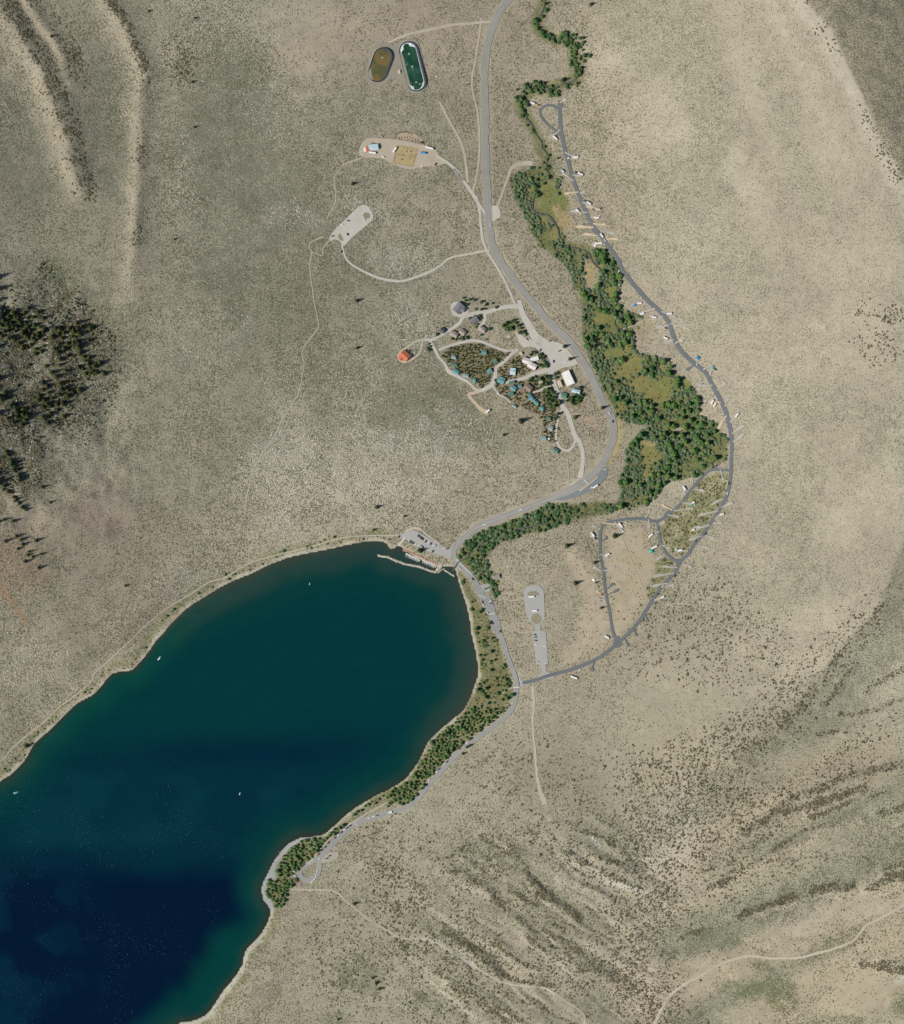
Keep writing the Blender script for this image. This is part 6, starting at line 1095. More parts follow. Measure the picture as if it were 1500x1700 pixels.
# ------------------------------------------------------------------ ponds
def stadium(a, b_, r, n=12):
    a = np.array(a); b_ = np.array(b_); d = (b_ - a) / np.linalg.norm(b_ - a); th = math.atan2(d[1], d[0]); out = []
    for k in range(n + 1): q = th + math.pi / 2 + math.pi * k / n; out.append((a[0] + r * math.cos(q), a[1] + r * math.sin(q)))
    for k in range(n + 1): q = th - math.pi / 2 + math.pi * k / n; out.append((b_[0] + r * math.cos(q), b_[1] + r * math.sin(q)))
    return out
def pond(a, b_, r, mat, label, foam=False, aer=()):
    zc = float(np.max(hz(*np.array(stadium(a, b_, r + 1)).T))) + .5
    e = empty('pond', (a[0] + b_[0]) / 2, (a[1] + b_[1]) / 2, 0, z=zc); cx, cy = e.location.x, e.location.y
    loc = lambda pts: [(p[0] - 750 - cx, 850 - p[1] - cy) for p in pts]
    o_, m_, i_ = loc(stadium(a, b_, r + 1.6)), loc(stadium(a, b_, r + .5)), loc(stadium(a, b_, r - 1.9)); n = len(o_)
    v = [(p[0], p[1], -2.5) for p in o_] + [(p[0], p[1], .25) for p in m_] + [(p[0], p[1], -.5) for p in i_]
    f = [(i, (i + 1) % n, n + (i + 1) % n, n + i) for i in range(n)]
    mesh_obj('bank', v[:2 * n], f, M['gravel'], e)
    f2 = [(i, (i + 1) % n, n + (i + 1) % n, n + i) for i in range(n)]
    mesh_obj('liner', v[n:], f2, plain('black_pond_liner', (.028, .034, .055), .6, .2, .5), e)
    w_ = loc(stadium(a, b_, r - 1.6)); mesh_obj('water', [(p[0], p[1], -.42) for p in w_], [tuple(range(n))], mat, e)
    if foam:
        rf_ = random.Random(5); v2 = []; ii = loc(stadium(a, b_, r - 1.7)); jj = [loc(stadium(a, b_, r - 1.7 - k_))  for k_ in (.8, 2.0, 3.6, 5.2)]
        lev = [max(0, min(3, int(1.3 + 1.6 * math.sin(i * .9) + rf_.uniform(-.9, .9)))) for i in range(n)]
        v2 = [(p[0], p[1], -.38) for p in ii] + [(jj[lev[i]][i][0], jj[lev[i]][i][1], -.38) for i in range(n)]
        mesh_obj('foam', v2, f2, plain('pond_foam', (.55, .60, .58), .9, .3, .35), e)
    ax = np.array(b_) - np.array(a)
    for k_ in aer:
        q_ = np.array(a) + ax * k_; c_ = loc([q_])[0]; pl = [(c_[0] + rr_ * math.cos(t_), c_[1] + rr_ * math.sin(t_), -.36) for t_, rr_ in ((j_ * math.pi / 5, 2.6 if j_ % 2 else 1.0) for j_ in range(10))]
        mesh_obj('aerator_plume', pl, [tuple(range(10))], plain('aerated_water', (.30, .36, .28), .6, .4, .6), e)
    tag(e, label, 'pond'); BARE[:] = np.maximum(BARE, pm(stadium(a, b_, r + 2), 1.5)); return e
def pond_mat(name, c1, c2, c3, s_, lo, hi):
    m, t, b = new_mat(name); tc = nd(t, 'ShaderNodeTexCoord').outputs['Object']
    n = noise(t, s_, 3, .5, tc); n2 = noise(t, s_ * 1.5, 4, .6, tc)
    c = mixc(t, ramp01(t, n, .42, .58), c1, c2); c = mixc(t, ramp01(t, n2, lo, hi), c, c3); lk(t, c, b.inputs['Base Color']); b.inputs['Roughness'].default_value = .3; return m
pond((634.5, 95), (626, 121.5), 15.2, pond_mat('ochre_pond_water', (.155, .11, .035), (.08, .085, .035), (.19, .16, .08), .045, .66, .8), 'western pond of ochre brown water with a dark lining', False, (.05,))
pd2 = pond((677.5, 84.5), (690.5, 136.5), 15.2, pond_mat('green_pond_water', (.008, .045, .022), (.02, .07, .045), (.36, .42, .39), .06, .60, .72), 'eastern pond of dark green water with white foam', True, (.1, .5, 1.0))

# ------------------------------------------------------------------ vehicles
PAINT = {'white': (.78, .78, .76), 'black': (.025, .026, .03), 'dark grey': (.07, .075, .085), 'silver': (.42, .43, .44), 'blue': (.05, .12, .28), 'red': (.42, .03, .03), 'dark red': (.20, .025, .03), 'pale blue': (.45, .60, .68), 'tan': (.45, .38, .27), 'green': (.03, .32, .22), 'teal': (.08, .38, .42), 'bright blue': (.03, .25, .50), 'pale green': (.45, .52, .40)}
PM = {k_: plain('vehicle_paint_' + k_.replace(' ', '_'), c_, .35, .05, 1, .5) for k_, c_ in PAINT.items()}
M['tyre'] = plain('tyre_rubber', (.02, .02, .02), .9, .1, 4); M['vent'] = plain('roof_vent_plastic', (.55, .55, .53), .7, .1, 3); M['cloth'] = None
_cm = {}
def cached(key, fn):
    if key not in _cm: _cm[key] = fn()
    return _cm[key]
def car(u, v, rot, colour, label, kind='car', group=None, dz=.75):
    e = empty('parked_car' if kind != 'pickup' else 'pickup_truck', u, v, rot, dz=dz); mt = PM[colour]
    if kind == 'pickup':
        body = cached(('pk', colour), lambda: MB().prism([(-2.7, .45), (2.6, .45), (2.75, .8), (2.6, 1.05), (1.5, 1.15), (-.35, 1.2), (-.35, .95), (-2.6, .95), (-2.75, .8)], -.95, .95).box((.35, 0, 1.78), (1.5, 1.5, .1)).box((-1.5, .9, 1.05), (2.3, .1, .3)).box((-1.5, -.9, 1.05), (2.3, .1, .3)).mesh('body', mt))
        glass = cached('pkg', lambda: MB().prism([(-.4, 1.18), (1.55, 1.13), (.95, 1.74), (-.3, 1.74)], -.8, .8).mesh('windows', M['glass']))
    else:
        body = cached(('car', colour), lambda: MB().prism([(-2.25, .4), (2.2, .4), (2.35, .7), (2.2, .95), (1.2, 1.05), (-1.7, 1.08), (-2.3, 1.0), (-2.35, .7)], -.92, .92).box((-.35, 0, 1.56), (1.9, 1.4, .1)).mesh('body', mt))
        glass = cached('carg', lambda: MB().prism([(-1.9, 1.06), (1.25, 1.03), (.5, 1.52), (-1.3, 1.52)], -.76, .76).mesh('windows', M['glass']))
    link('body', body, e); link('windows', glass, e); x = 1.45 if kind != 'pickup' else 1.75
    for sx in (-1, 1):
        for sy in (-1, 1):
            w_ = link('wheel', cached('whl', lambda: MB().cyl((0, 0, 0), .36, .24, 10, 'y').mesh('wheel', M['tyre'])), e); w_.location = (sx * x, sy * .86, .36)
    add_label(e, label, u, v, 'car' if kind != 'pickup' else 'pickup', group); return e
def rv(u, v, rot, L, label, colour='white', kind='motorhome', group=None, Wd=2.6):
    e = empty(kind, u, v, rot, dz=.6); h = 3.1
    prof = [(-L / 2, .6), (L / 2 - .2, .6), (L / 2, 1.3), (L / 2 - .35, 1.75), (L / 2 - .2, 2.2), (L / 2 - .5, h), (-L / 2 + .15, h), (-L / 2, h - .3)] if kind == 'motorhome' else [(-L / 2, .7), (L / 2 - .5, .7), (L / 2, 1.3), (L / 2 - .4, h - .3), (L / 2 - .8, h), (-L / 2 + .3, h), (-L / 2, h - .3)]
    link('body', cached((kind, L, colour), lambda: MB().prism(prof, -Wd / 2, Wd / 2).mesh('body', PM[colour])), e)
    link('roof_vent', cached('rvent', lambda: MB().box((0, 0, h + .16), (1.0, .8, .32), .85).mesh('roof_vent', M['vent'])), e)
    a = link('roof_hatch', cached('rhat', lambda: MB().box((0, 0, h + .08), (.6, .6, .16)).mesh('roof_hatch', M['vent'])), e); a.location = (-L * .3, .3, 0)
    for sy in (-1, 1):
        w_ = link('window', cached('rwin', lambda: MB().box((0, 0, 0), (1.4, .06, .7)).mesh('window', M['glass'])), e); w_.location = (-L * .1, sy * (Wd / 2 + .02), 1.9)
    if kind == 'motorhome':
        w_ = link('windscreen', cached('rws', lambda: MB().box((0, 0, 0), (.06, 2.1, .7)).mesh('windscreen', M['glass'])), e); w_.location = (L / 2 - .16, 0, 1.85)
    else: link('hitch', cached(('hit', L), lambda: MB().box((L / 2 + .5, 0, .65), (1.4, .5, .14), 1).mesh('hitch', M['tyre'])), e)
    for sx in ((-.25, .3) if kind == 'motorhome' else (-.12, -.02)):
        for sy in (-1, 1):
            w_ = link('wheel', cached('rwhl', lambda: MB().cyl((0, 0, 0), .45, .3, 10, 'y').mesh('wheel', M['tyre'])), e); w_.location = (sx * L, sy * (Wd / 2 - .12), .45)
    add_label(e, label, u, v, kind.replace('_', ' '), group); return e
def tent(u, v, rot, colour, label, s_=3.2, kind='tent'):
    e = empty(kind, u, v, rot, dz=.15); mt = PM[colour]
    if kind == 'canopy':
        b = MB(); b.add([(-s_, -s_, 2.3), (s_, -s_, 2.3), (s_, s_, 2.3), (-s_, s_, 2.3), (0, 0, 3.2)], [(0, 1, 4), (1, 2, 4), (2, 3, 4), (3, 0, 4), (0, 3, 2, 1)]); link('cover', b.mesh('cover', mt), e)
        for sx in (-1, 1):
            for sy in (-1, 1):
                p = link('pole', cached('cpole', lambda: MB().cyl((0, 0, 1.15), .05, 2.3, 6).mesh('pole', M['vent'])), e); p.location = (sx * (s_ - .1), sy * (s_ - .1), 0)
    else:
        b = MB(); n = 6; rings = [(1, 0), (.92, .8), (.6, 1.7), (0.02, 2.1)]
        vs_ = [(s_ * q * math.cos(k * math.pi / 3), s_ * q * .8 * math.sin(k * math.pi / 3), z) for q, z in rings for k in range(n)]
        fs_ = [(j * n + k, j * n + (k + 1) % n, (j + 1) * n + (k + 1) % n, (j + 1) * n + k) for j in range(3) for k in range(n)] + [tuple(range(n - 1, -1, -1))]
        b.add(vs_, fs_); link('canvas', b.mesh('canvas', mt), e)
        link('door_flap', MB().add([(s_ * .97, -.5, .05), (s_ * .97, .5, .05), (s_ * .74, .3, 1.5), (s_ * .74, -.3, 1.5)], [(0, 1, 2, 3)]).mesh('door_flap', PM['tan']), e)
    add_label(e, label, u, v, kind, None); return e

cA = lambda x, y: Z(840, 0, 6.07, [(x, y)])[0]; cB = lambda x, y: Z(840, 240, 6.25, [(x, y)])[0]; cC = lambda x, y: Z(940, 440, 5, [(x, y)])[0]; cD = lambda x, y: Z(980, 680, 5.357, [(x, y)])[0]; cE = lambda x, y: Z(940, 840, 5.665, [(x, y)])[0]; cF = lambda x, y: Z(760, 900, 6.54, [(x, y)])[0]; cG = lambda x, y: Z(640, 860, 10.71, [(x, y)])[0]; cH = lambda x, y: Z(400, 1300, 5, [(x, y)])[0]; cI = lambda x, y: Z(640, 1100, 5.357, [(x, y)])[0]
NORTHC, MIDC, SOUTHC = 'in the northern campsites', 'in the middle campsites', 'in the southern campground loops'
gRV = 'motorhomes and trailers in the campground'
for p, rt, L, lb, kd in [(cA(270, 1035), -15, 7.5, 'beside the turnaround loop', 'motorhome'), (cA(495, 1385), -42, 10, 'just south of the turnaround loop', 'motorhome'), (cB(725, 128), 10, 9, 'on the first site east of the campground road', 'camper_trailer'), (cB(588, 272), -35, 6.5, 'west of the road near the creek', 'camper_trailer'), (cB(772, 302), -25, 9.5, NORTHC + ' east of the road', 'motorhome'), (cB(858, 605), -30, 8.5, NORTHC + ' east of the road', 'motorhome'), (cB(940, 758), 5, 9, NORTHC + ' east of the road', 'camper_trailer'), (cB(992, 942), -52, 8, 'standing on the campground road', 'motorhome'), (cB(960, 1022), 2, 12, 'on the long pad at the road widening', 'camper_trailer'), (cB(740, 680), -30, 6.5, 'west of the road on a narrow spur', 'camper_trailer'),
                      (cC(608, 315), 3, 7.5, MIDC + ' by the blue tent', 'motorhome'), (cC(630, 402), 20, 7.5, MIDC + ' near the willows', 'camper_trailer'), (cC(730, 432), -15, 8, MIDC + ' west of the road', 'motorhome'), (cC(858, 402), 5, 8, MIDC + ' east of the road', 'camper_trailer'), (cC(825, 606), -22, 8, MIDC + ' by the road curve', 'motorhome'), (cC(1210, 1135), 65, 8.5, MIDC + ' beside a parked twin', 'camper_trailer'), (cC(1230, 1162), 50, 7, MIDC + ' beside a parked twin', 'motorhome'), (cC(1414, 1245), 50, 8, 'on the outer side of the road by the grove', 'motorhome'),
                      (cD(835, 700), -55, 8, 'on the open field north of the loop', 'motorhome'), (cD(268, 1030), -52, 9.5, 'inside the north west loop', 'motorhome'), (cD(20, 1112), -52, 9, 'on the west side of the loop', 'motorhome'), (cD(535, 1120), 40, 9.5, 'on the east edge of the pale field', 'camper_trailer'), (cD(567, 1224), 28, 10.5, 'beside the green canopy', 'motorhome'), (cD(798, 1250), 10, 7.5, 'in the olive scrub by the east road', 'camper_trailer'), (cD(912, 1068), 15, 5.5, 'in the olive scrub on a gravel pad', 'camper_trailer'), (cD(150, 1290), 25, 8, 'inside the western loop', 'motorhome'), (cD(915, 826), 25, 5.5, 'by the green tent', 'camper_trailer'), (cD(1172, 930), 10, 5.5, 'outside the east road', 'camper_trailer'),
                      (cE(380, 1232), -30, 8, 'near the south tip of the loop', 'motorhome'), (cE(70, 1612), -20, 12, 'south of the campground entrance road', 'motorhome'), (cE(905, 856), 30, 6, 'on the outer side of the south road', 'camper_trailer')]:
    rv(p[0], p[1], rt, L, f'white {kd.replace("_", " ")} {lb}', 'white' if lb != 'west of the road near the creek' else 'pale blue', kd, gRV) if lb != 'west of the road near the creek' else rv(p[0], p[1], rt, L, 'pale blue camper trailer west of the road near the creek', 'pale blue', kd, gRV)
rv(*Z(860, 680, 7.5, [(962, 957)])[0], 32, 10, 'white motorhome parked on the bluish turnout', 'white')
rv(*cF(800, 592), 5, 9, 'white motorhome under the crescent island of the car park', 'white'); rv(*cF(835, 744), 5, 8, 'white camper trailer in the middle of the long car park', 'white', 'camper_trailer')
rv(*cz_(712, 1102), -15, 13, 'long white horse trailer at the east end of the corral yard', 'white', 'horse_trailer', 'horse trailers at the corral'); rv(*cz_(655, 1147), -5, 10, 'blue horse trailer east of the corral', 'bright blue', 'horse_trailer', 'horse trailers at the corral'); rv(*cz_(402, 1118), 55, 10, 'white horse trailer along the west side of the corral', 'white', 'horse_trailer', 'horse trailers at the corral'); rv(*cz_(205, 1146), -8, 12, 'white horse trailer along the south wall of the stable', 'white', 'horse_trailer', 'horse trailers at the corral')
rv(*hp(1155, 1380), 35, 8, 'white camper trailer at the end of the reddish track', 'white', 'camper_trailer'); rv(*cH(1240, 241), 12, 6, 'white camper van parked on the shore road', 'white', 'camper_van')
CARS = [(cA(330, 1055), -15, 'black', 'at the turnaround loop'), (cB(658, 122), 45, 'dark grey', NORTHC), (cB(722, 284), -20, 'black', NORTHC), (cB(822, 582), -20, 'dark grey', NORTHC), (cB(905, 670), -10, 'blue', NORTHC), (cB(985, 660), 20, 'black', NORTHC), (cB(765, 702), -35, 'white', NORTHC), (cB(1024, 990), -52, 'white', 'following the motorhome on the campground road'), (cB(1168, 1312), 65, 'white', 'beside the road north of the grove'), (cB(1150, 1350), 65, 'white', 'beside the road north of the grove'), (cC(436, 160), 80, 'white', 'at the edge of the creek grove'), (cC(826, 523), -35, 'red', MIDC), (cC(795, 508), -20, 'white', MIDC), (cC(872, 630), -35, 'white', MIDC), (cC(800, 636), 40, 'silver', MIDC), (cC(1145, 862), 30, 'white', MIDC), (cC(1195, 905), 60, 'white', MIDC), (cC(1235, 866), -20, 'black', MIDC), (cC(1125, 988), 30, 'silver', MIDC), (cC(1155, 1130), 45, 'white', MIDC), (cC(1425, 1205), 40, 'white', MIDC),
        (cD(1118, 498), 35, 'dark red', 'on the short spur by the grove'), (cD(1088, 512), 35, 'black', 'on the short spur by the grove'), (cD(992, 716), 0, 'white', SOUTHC), (cD(288, 1086), 20, 'white', SOUTHC), (cD(42, 1146), -50, 'blue', SOUTHC), (cD(965, 1040), 20, 'white', SOUTHC), (cD(1215, 746), 65, 'white', SOUTHC), (cE(310, 890), 10, 'silver', SOUTHC), (cE(336, 834), -25, 'dark red', SOUTHC), (cE(905, 756), 50, 'white', SOUTHC), (cE(832, 912), 50, 'blue', SOUTHC), (cE(122, 1545), 25, 'white', 'south of the campground entrance road'),
        (cF(298, 508), 25, 'black', 'in the small paved bay'), (cF(334, 494), 25, 'black', 'in the small paved bay'), (cF(160, 401), -55, 'black', 'driving on the shore road'), (cF(20, 284), -40, 'white', 'driving on the shore road'), (cF(265, 650), -60, 'dark grey', 'along the parking strip'), (cF(278, 686), -60, 'white', 'along the parking strip'), (cF(350, 642), 28, 'white', 'along the parking strip'), (cF(358, 664), 28, 'blue', 'along the parking strip'), (cF(368, 688), 28, 'silver', 'along the parking strip'), (cF(320, 770), -55, 'white', 'along the parking strip'), (cF(374, 880), -65, 'dark grey', 'along the parking strip'), (cF(458, 968), 60, 'black', 'along the parking strip'),
        (cF(835, 1004), -10, 'dark grey', 'in the south part of the long car park'), (cF(842, 1032), -8, 'blue', 'in the south part of the long car park'), (cF(845, 1068), -8, 'dark grey', 'in the south part of the long car park'), (cF(845, 1112), 5, 'white', 'in the south part of the long car park'), (cF(940, 1128), 5, 'white', 'in the south part of the long car park'), (cF(870, 1298), 5, 'silver', 'in the south part of the long car park'), (cF(960, 1310), 5, 'white', 'in the south part of the long car park'),
        (cG(580, 312), 62, 'black', 'in the upper row of the marina car park'), (cG(609, 335), 62, 'dark grey', 'in the upper row of the marina car park'), (cG(635, 357), 62, 'black', 'in the upper row of the marina car park'), (cG(660, 372), 62, 'dark grey', 'in the upper row of the marina car park'), (cG(712, 413), 62, 'black', 'in the upper row of the marina car park'), (cG(770, 440), 55, 'white', 'in the upper row of the marina car park'), (cG(802, 456), 55, 'dark grey', 'in the upper row of the marina car park'), (cG(850, 490), 30, 'white', 'in the upper row of the marina car park'), (cG(882, 484), 60, 'silver', 'in the upper row of the marina car park'),
        (cG(440, 412), 60, 'dark grey', 'in the lower row of the marina car park'), (cG(465, 430), 40, 'blue', 'in the lower row of the marina car park'), (cG(490, 448), 35, 'black', 'in the lower row of the marina car park'), (cG(527, 468), 40, 'white', 'in the lower row of the marina car park'), (cG(588, 490), 40, 'white', 'in the lower row of the marina car park'), (cG(632, 498), -60, 'silver', 'in the lower row of the marina car park'), (cG(660, 518), -60, 'dark grey', 'in the lower row of the marina car park'), (cG(836, 592), 60, 'black', 'at the exit of the marina car park'), (cG(1042, 532), 30, 'white', 'at the exit of the marina car park'), (cG(1105, 540), 30, 'black', 'at the exit of the marina car park'), (cG(236, 332), 50, 'black', 'at the top of the boat ramp'),
        (cH(1280, 256), 15, 'black', 'parked on the lake side of the shore road'), (cH(1130, 268), 15, 'dark grey', 'parked on the lake side of the shore road'), (cH(1097, 277), 15, 'white', 'parked on the lake side of the shore road'), (cH(1060, 289), 15, 'white', 'parked on the lake side of the shore road'), (cH(905, 353), 35, 'black', 'parked on the lake side of the shore road'), (cH(880, 371), 40, 'dark grey', 'parked on the lake side of the shore road'), (cH(858, 388), 42, 'white', 'parked on the lake side of the shore road'), (cH(833, 408), 42, 'black', 'parked on the lake side of the shore road'), (cH(806, 434), 42, 'white', 'parked on the lake side of the shore road'), (cH(781, 452), 42, 'dark grey', 'parked on the lake side of the shore road'), (cH(726, 494), 45, 'black', 'parked on the lake side of the shore road'), (cH(700, 530), 45, 'dark grey', 'parked on the lake side of the shore road'), (cH(671, 555), 45, 'black', 'parked on the lake side of the shore road'), (cH(644, 590), 45, 'dark red', 'parked on the lake side of the shore road'), (cH(646, 630), 45, 'white', 'at the mouth of the beach loop'),
        (cH(735, 604), 20, 'black', 'in the dirt bay by the beach road'), (cH(712, 626), 20, 'black', 'in the dirt bay by the beach road'), (cH(629, 735), 80, 'white', 'round the beach loop'), (cH(621, 770), 70, 'white', 'round the beach loop'), (cH(606, 800), 55, 'white', 'round the beach loop'), (cH(586, 821), 30, 'white', 'round the beach loop'), (cH(438, 736), -25, 'white', 'nosed into the trees by the beach loop'), (cH(444, 770), -10, 'white', 'nosed into the trees by the beach loop'), (cH(470, 820), 30, 'red', 'nosed into the trees by the beach loop'), (cH(492, 846), 45, 'silver', 'nosed into the trees by the beach loop'),
        (cI(723, 714), 32, 'white', 'parked on the southern shore road'), (cI(655, 766), 40, 'red', 'parked on the southern shore road'), (cI(522, 897), 45, 'white', 'parked on the southern shore road'), (cI(545, 880), 45, 'dark grey', 'parked on the southern shore road'), (cI(475, 946), 45, 'blue', 'parked on the southern shore road'), (cI(452, 972), 45, 'white', 'parked on the southern shore road'), (cI(425, 990), 45, 'black', 'parked on the southern shore road'), (cI(386, 1044), 48, 'white', 'parked on the southern shore road'), (cI(340, 1100), 48, 'black', 'parked on the southern shore road'),
        ((813.5, 373), 85, 'white', 'driving north on the main road'), (lp_(1307, 1135), -60, 'white', 'driving under the roadside tree'), (lp_(1343, 1225), -75, 'black', 'driving below the roadside tree'), (Z(860, 680, 7.5, [(912, 972)])[0], 35, 'white', 'behind the motorhome on the turnout'), ((804, 871), 18, 'white', 'driving beside the creek belt'), ((864, 846), 20, 'white', 'driving beside the creek belt'),
        (fine(598, 36), -35, 'black', 'in the lodge yard'), (fine(628, 30), -35, 'white', 'in the lodge yard'), (fine(992, 62), 25, 'dark grey', 'in the lodge yard'), (fine(1166, 240), 20, 'dark grey', 'in the lodge yard'), (fine(1056, 425), 80, 'black', 'in the lodge yard'), (fine(935, 405), 10, 'white', 'in the lodge yard'), (fine(945, 446), 10, 'white', 'in the lodge yard'), (fine(820, 225), 60, 'dark grey', 'in the lodge yard'), (fine(1262, 436), 15, 'white', 'in the lodge yard'), (fine(726, 690), 60, 'black', 'on the lodge lane'), (fine(360, 727), 0, 'dark grey', 'on the lodge lane'), (fine(265, 268), 10, 'black', 'on the cabin wood lane'), (fine(1120, 1068), 70, 'blue', 'beside the trees south of the white hall'), (hp(1352, 462), -45, 'dark grey', 'by the lawn in the north of the resort'), (hp(1392, 535), 25, 'white', 'by the lawn in the north of the resort'), (hp(1236, 1032), 85, 'black', 'at the fork by the teal cabin'), (hp(710, 742), -20, 'black', 'at the west edge of the cabin wood'), (hp(262, 705), -50, 'dark grey', 'beside the orange roofed house'), (hp(285, 740), -50, 'silver', 'beside the orange roofed house'),
        (cz_(285, 1002), -10, 'silver', 'at the north edge of the corral yard'), (cz_(765, 1246), 60, 'black', 'at the south east of the corral yard'), (cz_(642, 1268), 15, 'white', 'south of the corral'), (cz_(642, 1056), -20, 'dark red', 'north east of the corral'), (Z(520, 280, 4.412, [(255, 384)])[0], -15, 'blue', 'in the gravel car park'), (Z(520, 280, 4.412, [(210, 415)])[0], 15, 'white', 'in the gravel car park'), (Z(520, 280, 4.412, [(141, 497)])[0], 10, 'black', 'in the gravel car park'), (Z(520, 280, 4.412, [(251, 484)])[0], -60, 'black', 'in the gravel car park'), (Z(520, 280, 4.412, [(206, 610)])[0], 75, 'dark grey', 'beside the bend below the gravel car park'), (dn(740, 186), -15, 'silver', 'beside the lane south of the lodge'), (cD(1230, 655), 75, 'black', SOUTHC), (cE(855, 830), 50, 'dark grey', SOUTHC), (cE(1020, 655), 60, 'dark grey', SOUTHC), (cE(1305, 262), 50, 'black', SOUTHC), (cE(1215, 330), 50, 'dark grey', SOUTHC)]
for p, rt, c_, lb in CARS: car(p[0], p[1], rt, c_, f'{c_} car {lb}', group='parked and moving cars')
car(*cz_(300, 1184), -35, 'white', 'white pickup south west of the corral', 'pickup'); car(*hp(1278, 1190), -35, 'white', 'white pickup on the narrow drive south of the cabins', 'pickup'); car(*cB(650, 132), 40, 'white', 'white pickup on the first site east of the campground road', 'pickup')
tent(*cC(570, 328), 20, 'bright blue', 'bright blue tent beside the white motorhome'); tent(*cB(925, 1046), 0, 'white', 'white tent beside the long trailer', 2.8); tent(*cC(962, 624), -20, 'tan', 'tan tent on the pale pad by the road curve', 4.2); tent(*cC(1090, 771), -30, 'bright blue', 'bright blue canopy on the site above the road bend', 2.6, 'canopy'); tent(*cC(1213, 853), -30, 'teal', 'teal canopy east of the road bend', 2.4, 'canopy')
tent(*cD(905, 845), 10, 'green', 'green tent under the camper trailer', 3.0); tent(*cD(540, 1258), 10, 'green', 'green canopy beside the large motorhome', 3.2, 'canopy'); tent(*cD(762, 1241), 20, 'pale blue', 'pale blue tent in the olive scrub', 2.6); tent(*cE(258, 695), 20, 'white', 'white tent on the west side of the loop', 3.2); tent(*dn(382, 362), 15, 'white', 'white tent beside the southern loop lane', 2.6); tent(*cD(318, 1000), 0, 'pale green', 'pale tent inside the north west loop', 2.2); tent(*cB(940, 738), 0, 'tan', 'tan tent beside the camper trailer', 2.2)

# ------------------------------------------------------------------ marina and boats
M['dock'] = plain('dock_planks', (.50, .47, .42), .9, .2, .5); M['walk'] = plain('brown_boardwalk', (.36, .20, .14), .9, .25, .5)
def strip(name, pts, w, z0, z1, mat, label, cat):
    P = smooth(pts, 4); T = np.gradient(P, axis=0); T /= np.linalg.norm(T, axis=1, keepdims=True); Nn = np.stack([T[:, 1], -T[:, 0]], 1); v, f = [], []
    for p, q in zip(P, Nn):
        for s_, z in ((-1, z0), (-1, z1), (1, z1), (1, z0)): v.append((p[0] + q[0] * s_ * w / 2 - 750, 850 - p[1] - q[1] * s_ * w / 2, z))
    n = len(P)
    for i in range(n - 1):
        for j in range(4): f.append((i * 4 + j, i * 4 + (j + 1) % 4, (i + 1) * 4 + (j + 1) % 4, (i + 1) * 4 + j))
    f += [(0, 1, 2, 3), tuple(range(4 * n - 1, 4 * n - 5, -1))]
    me = bpy.data.meshes.new(name); me.from_pydata(v, [], f); bm = bmesh.new(); bm.from_mesh(me); bmesh.ops.recalc_face_normals(bm, faces=bm.faces); bm.to_mesh(me); bm.free(); me.materials.append(mat)
    return tag(link(name, me), label, cat)
def dock(a, b_, w, label, nplank):
    L_ = math.hypot(b_[0] - a[0], b_[1] - a[1]); rt = math.degrees(math.atan2(-(b_[1] - a[1]), b_[0] - a[0]))
    e = empty('dock', (a[0] + b_[0]) / 2, (a[1] + b_[1]) / 2, rt, z=.0)
    link('float', MB().box((0, 0, .05), (L_, w * .9, .5)).mesh('float', M['tyre']), e); link('deck', MB().box((0, 0, .42), (L_, w, .18)).mesh('deck', M['dock']), e)
    for k in range(nplank): 
        p = link('finger', cached('fing', lambda: MB().box((0, -2.2, .40), (.9, 3.6, .16)).mesh('finger', M['dock'])), e); p.location = (-L_ / 2 + (k + .5) * L_ / nplank, -w / 2 + .3, 0)
    for k in (-1, 1): 
        q = link('piling', cached('pile', lambda: MB().cyl((0, 0, .3), .18, 3.2, 8).mesh('piling', M['bark'])), e); q.location = (k * (L_ / 2 - .4), w / 2 + .1, 0)
    tag(e, label, 'dock'); return e
d1a, d1b = cG(355, 632), cG(590, 735); d2a, d2b = cG(655, 745), cG(880, 845)
dock(d1a, d1b, 3.0, 'western pale floating dock in the marina', 6); dock(d2a, d2b, 3.0, 'eastern pale floating dock in the marina', 6)
strip('boardwalk', Z(640, 860, 10.71, [(300, 572), (420, 605), (540, 655), (660, 705), (780, 755), (900, 785), (930, 830)]), 2.6, .1, .75, M['walk'], 'brown boardwalk along the marina bank', 'boardwalk')
strip('log_boom', Z(600, 820, 5.77, [(728, 760), (760, 733), (792, 712)]), 1.2, -.3, .35, M['dock'], 'pale floating log boom across the lake outlet', 'boom')
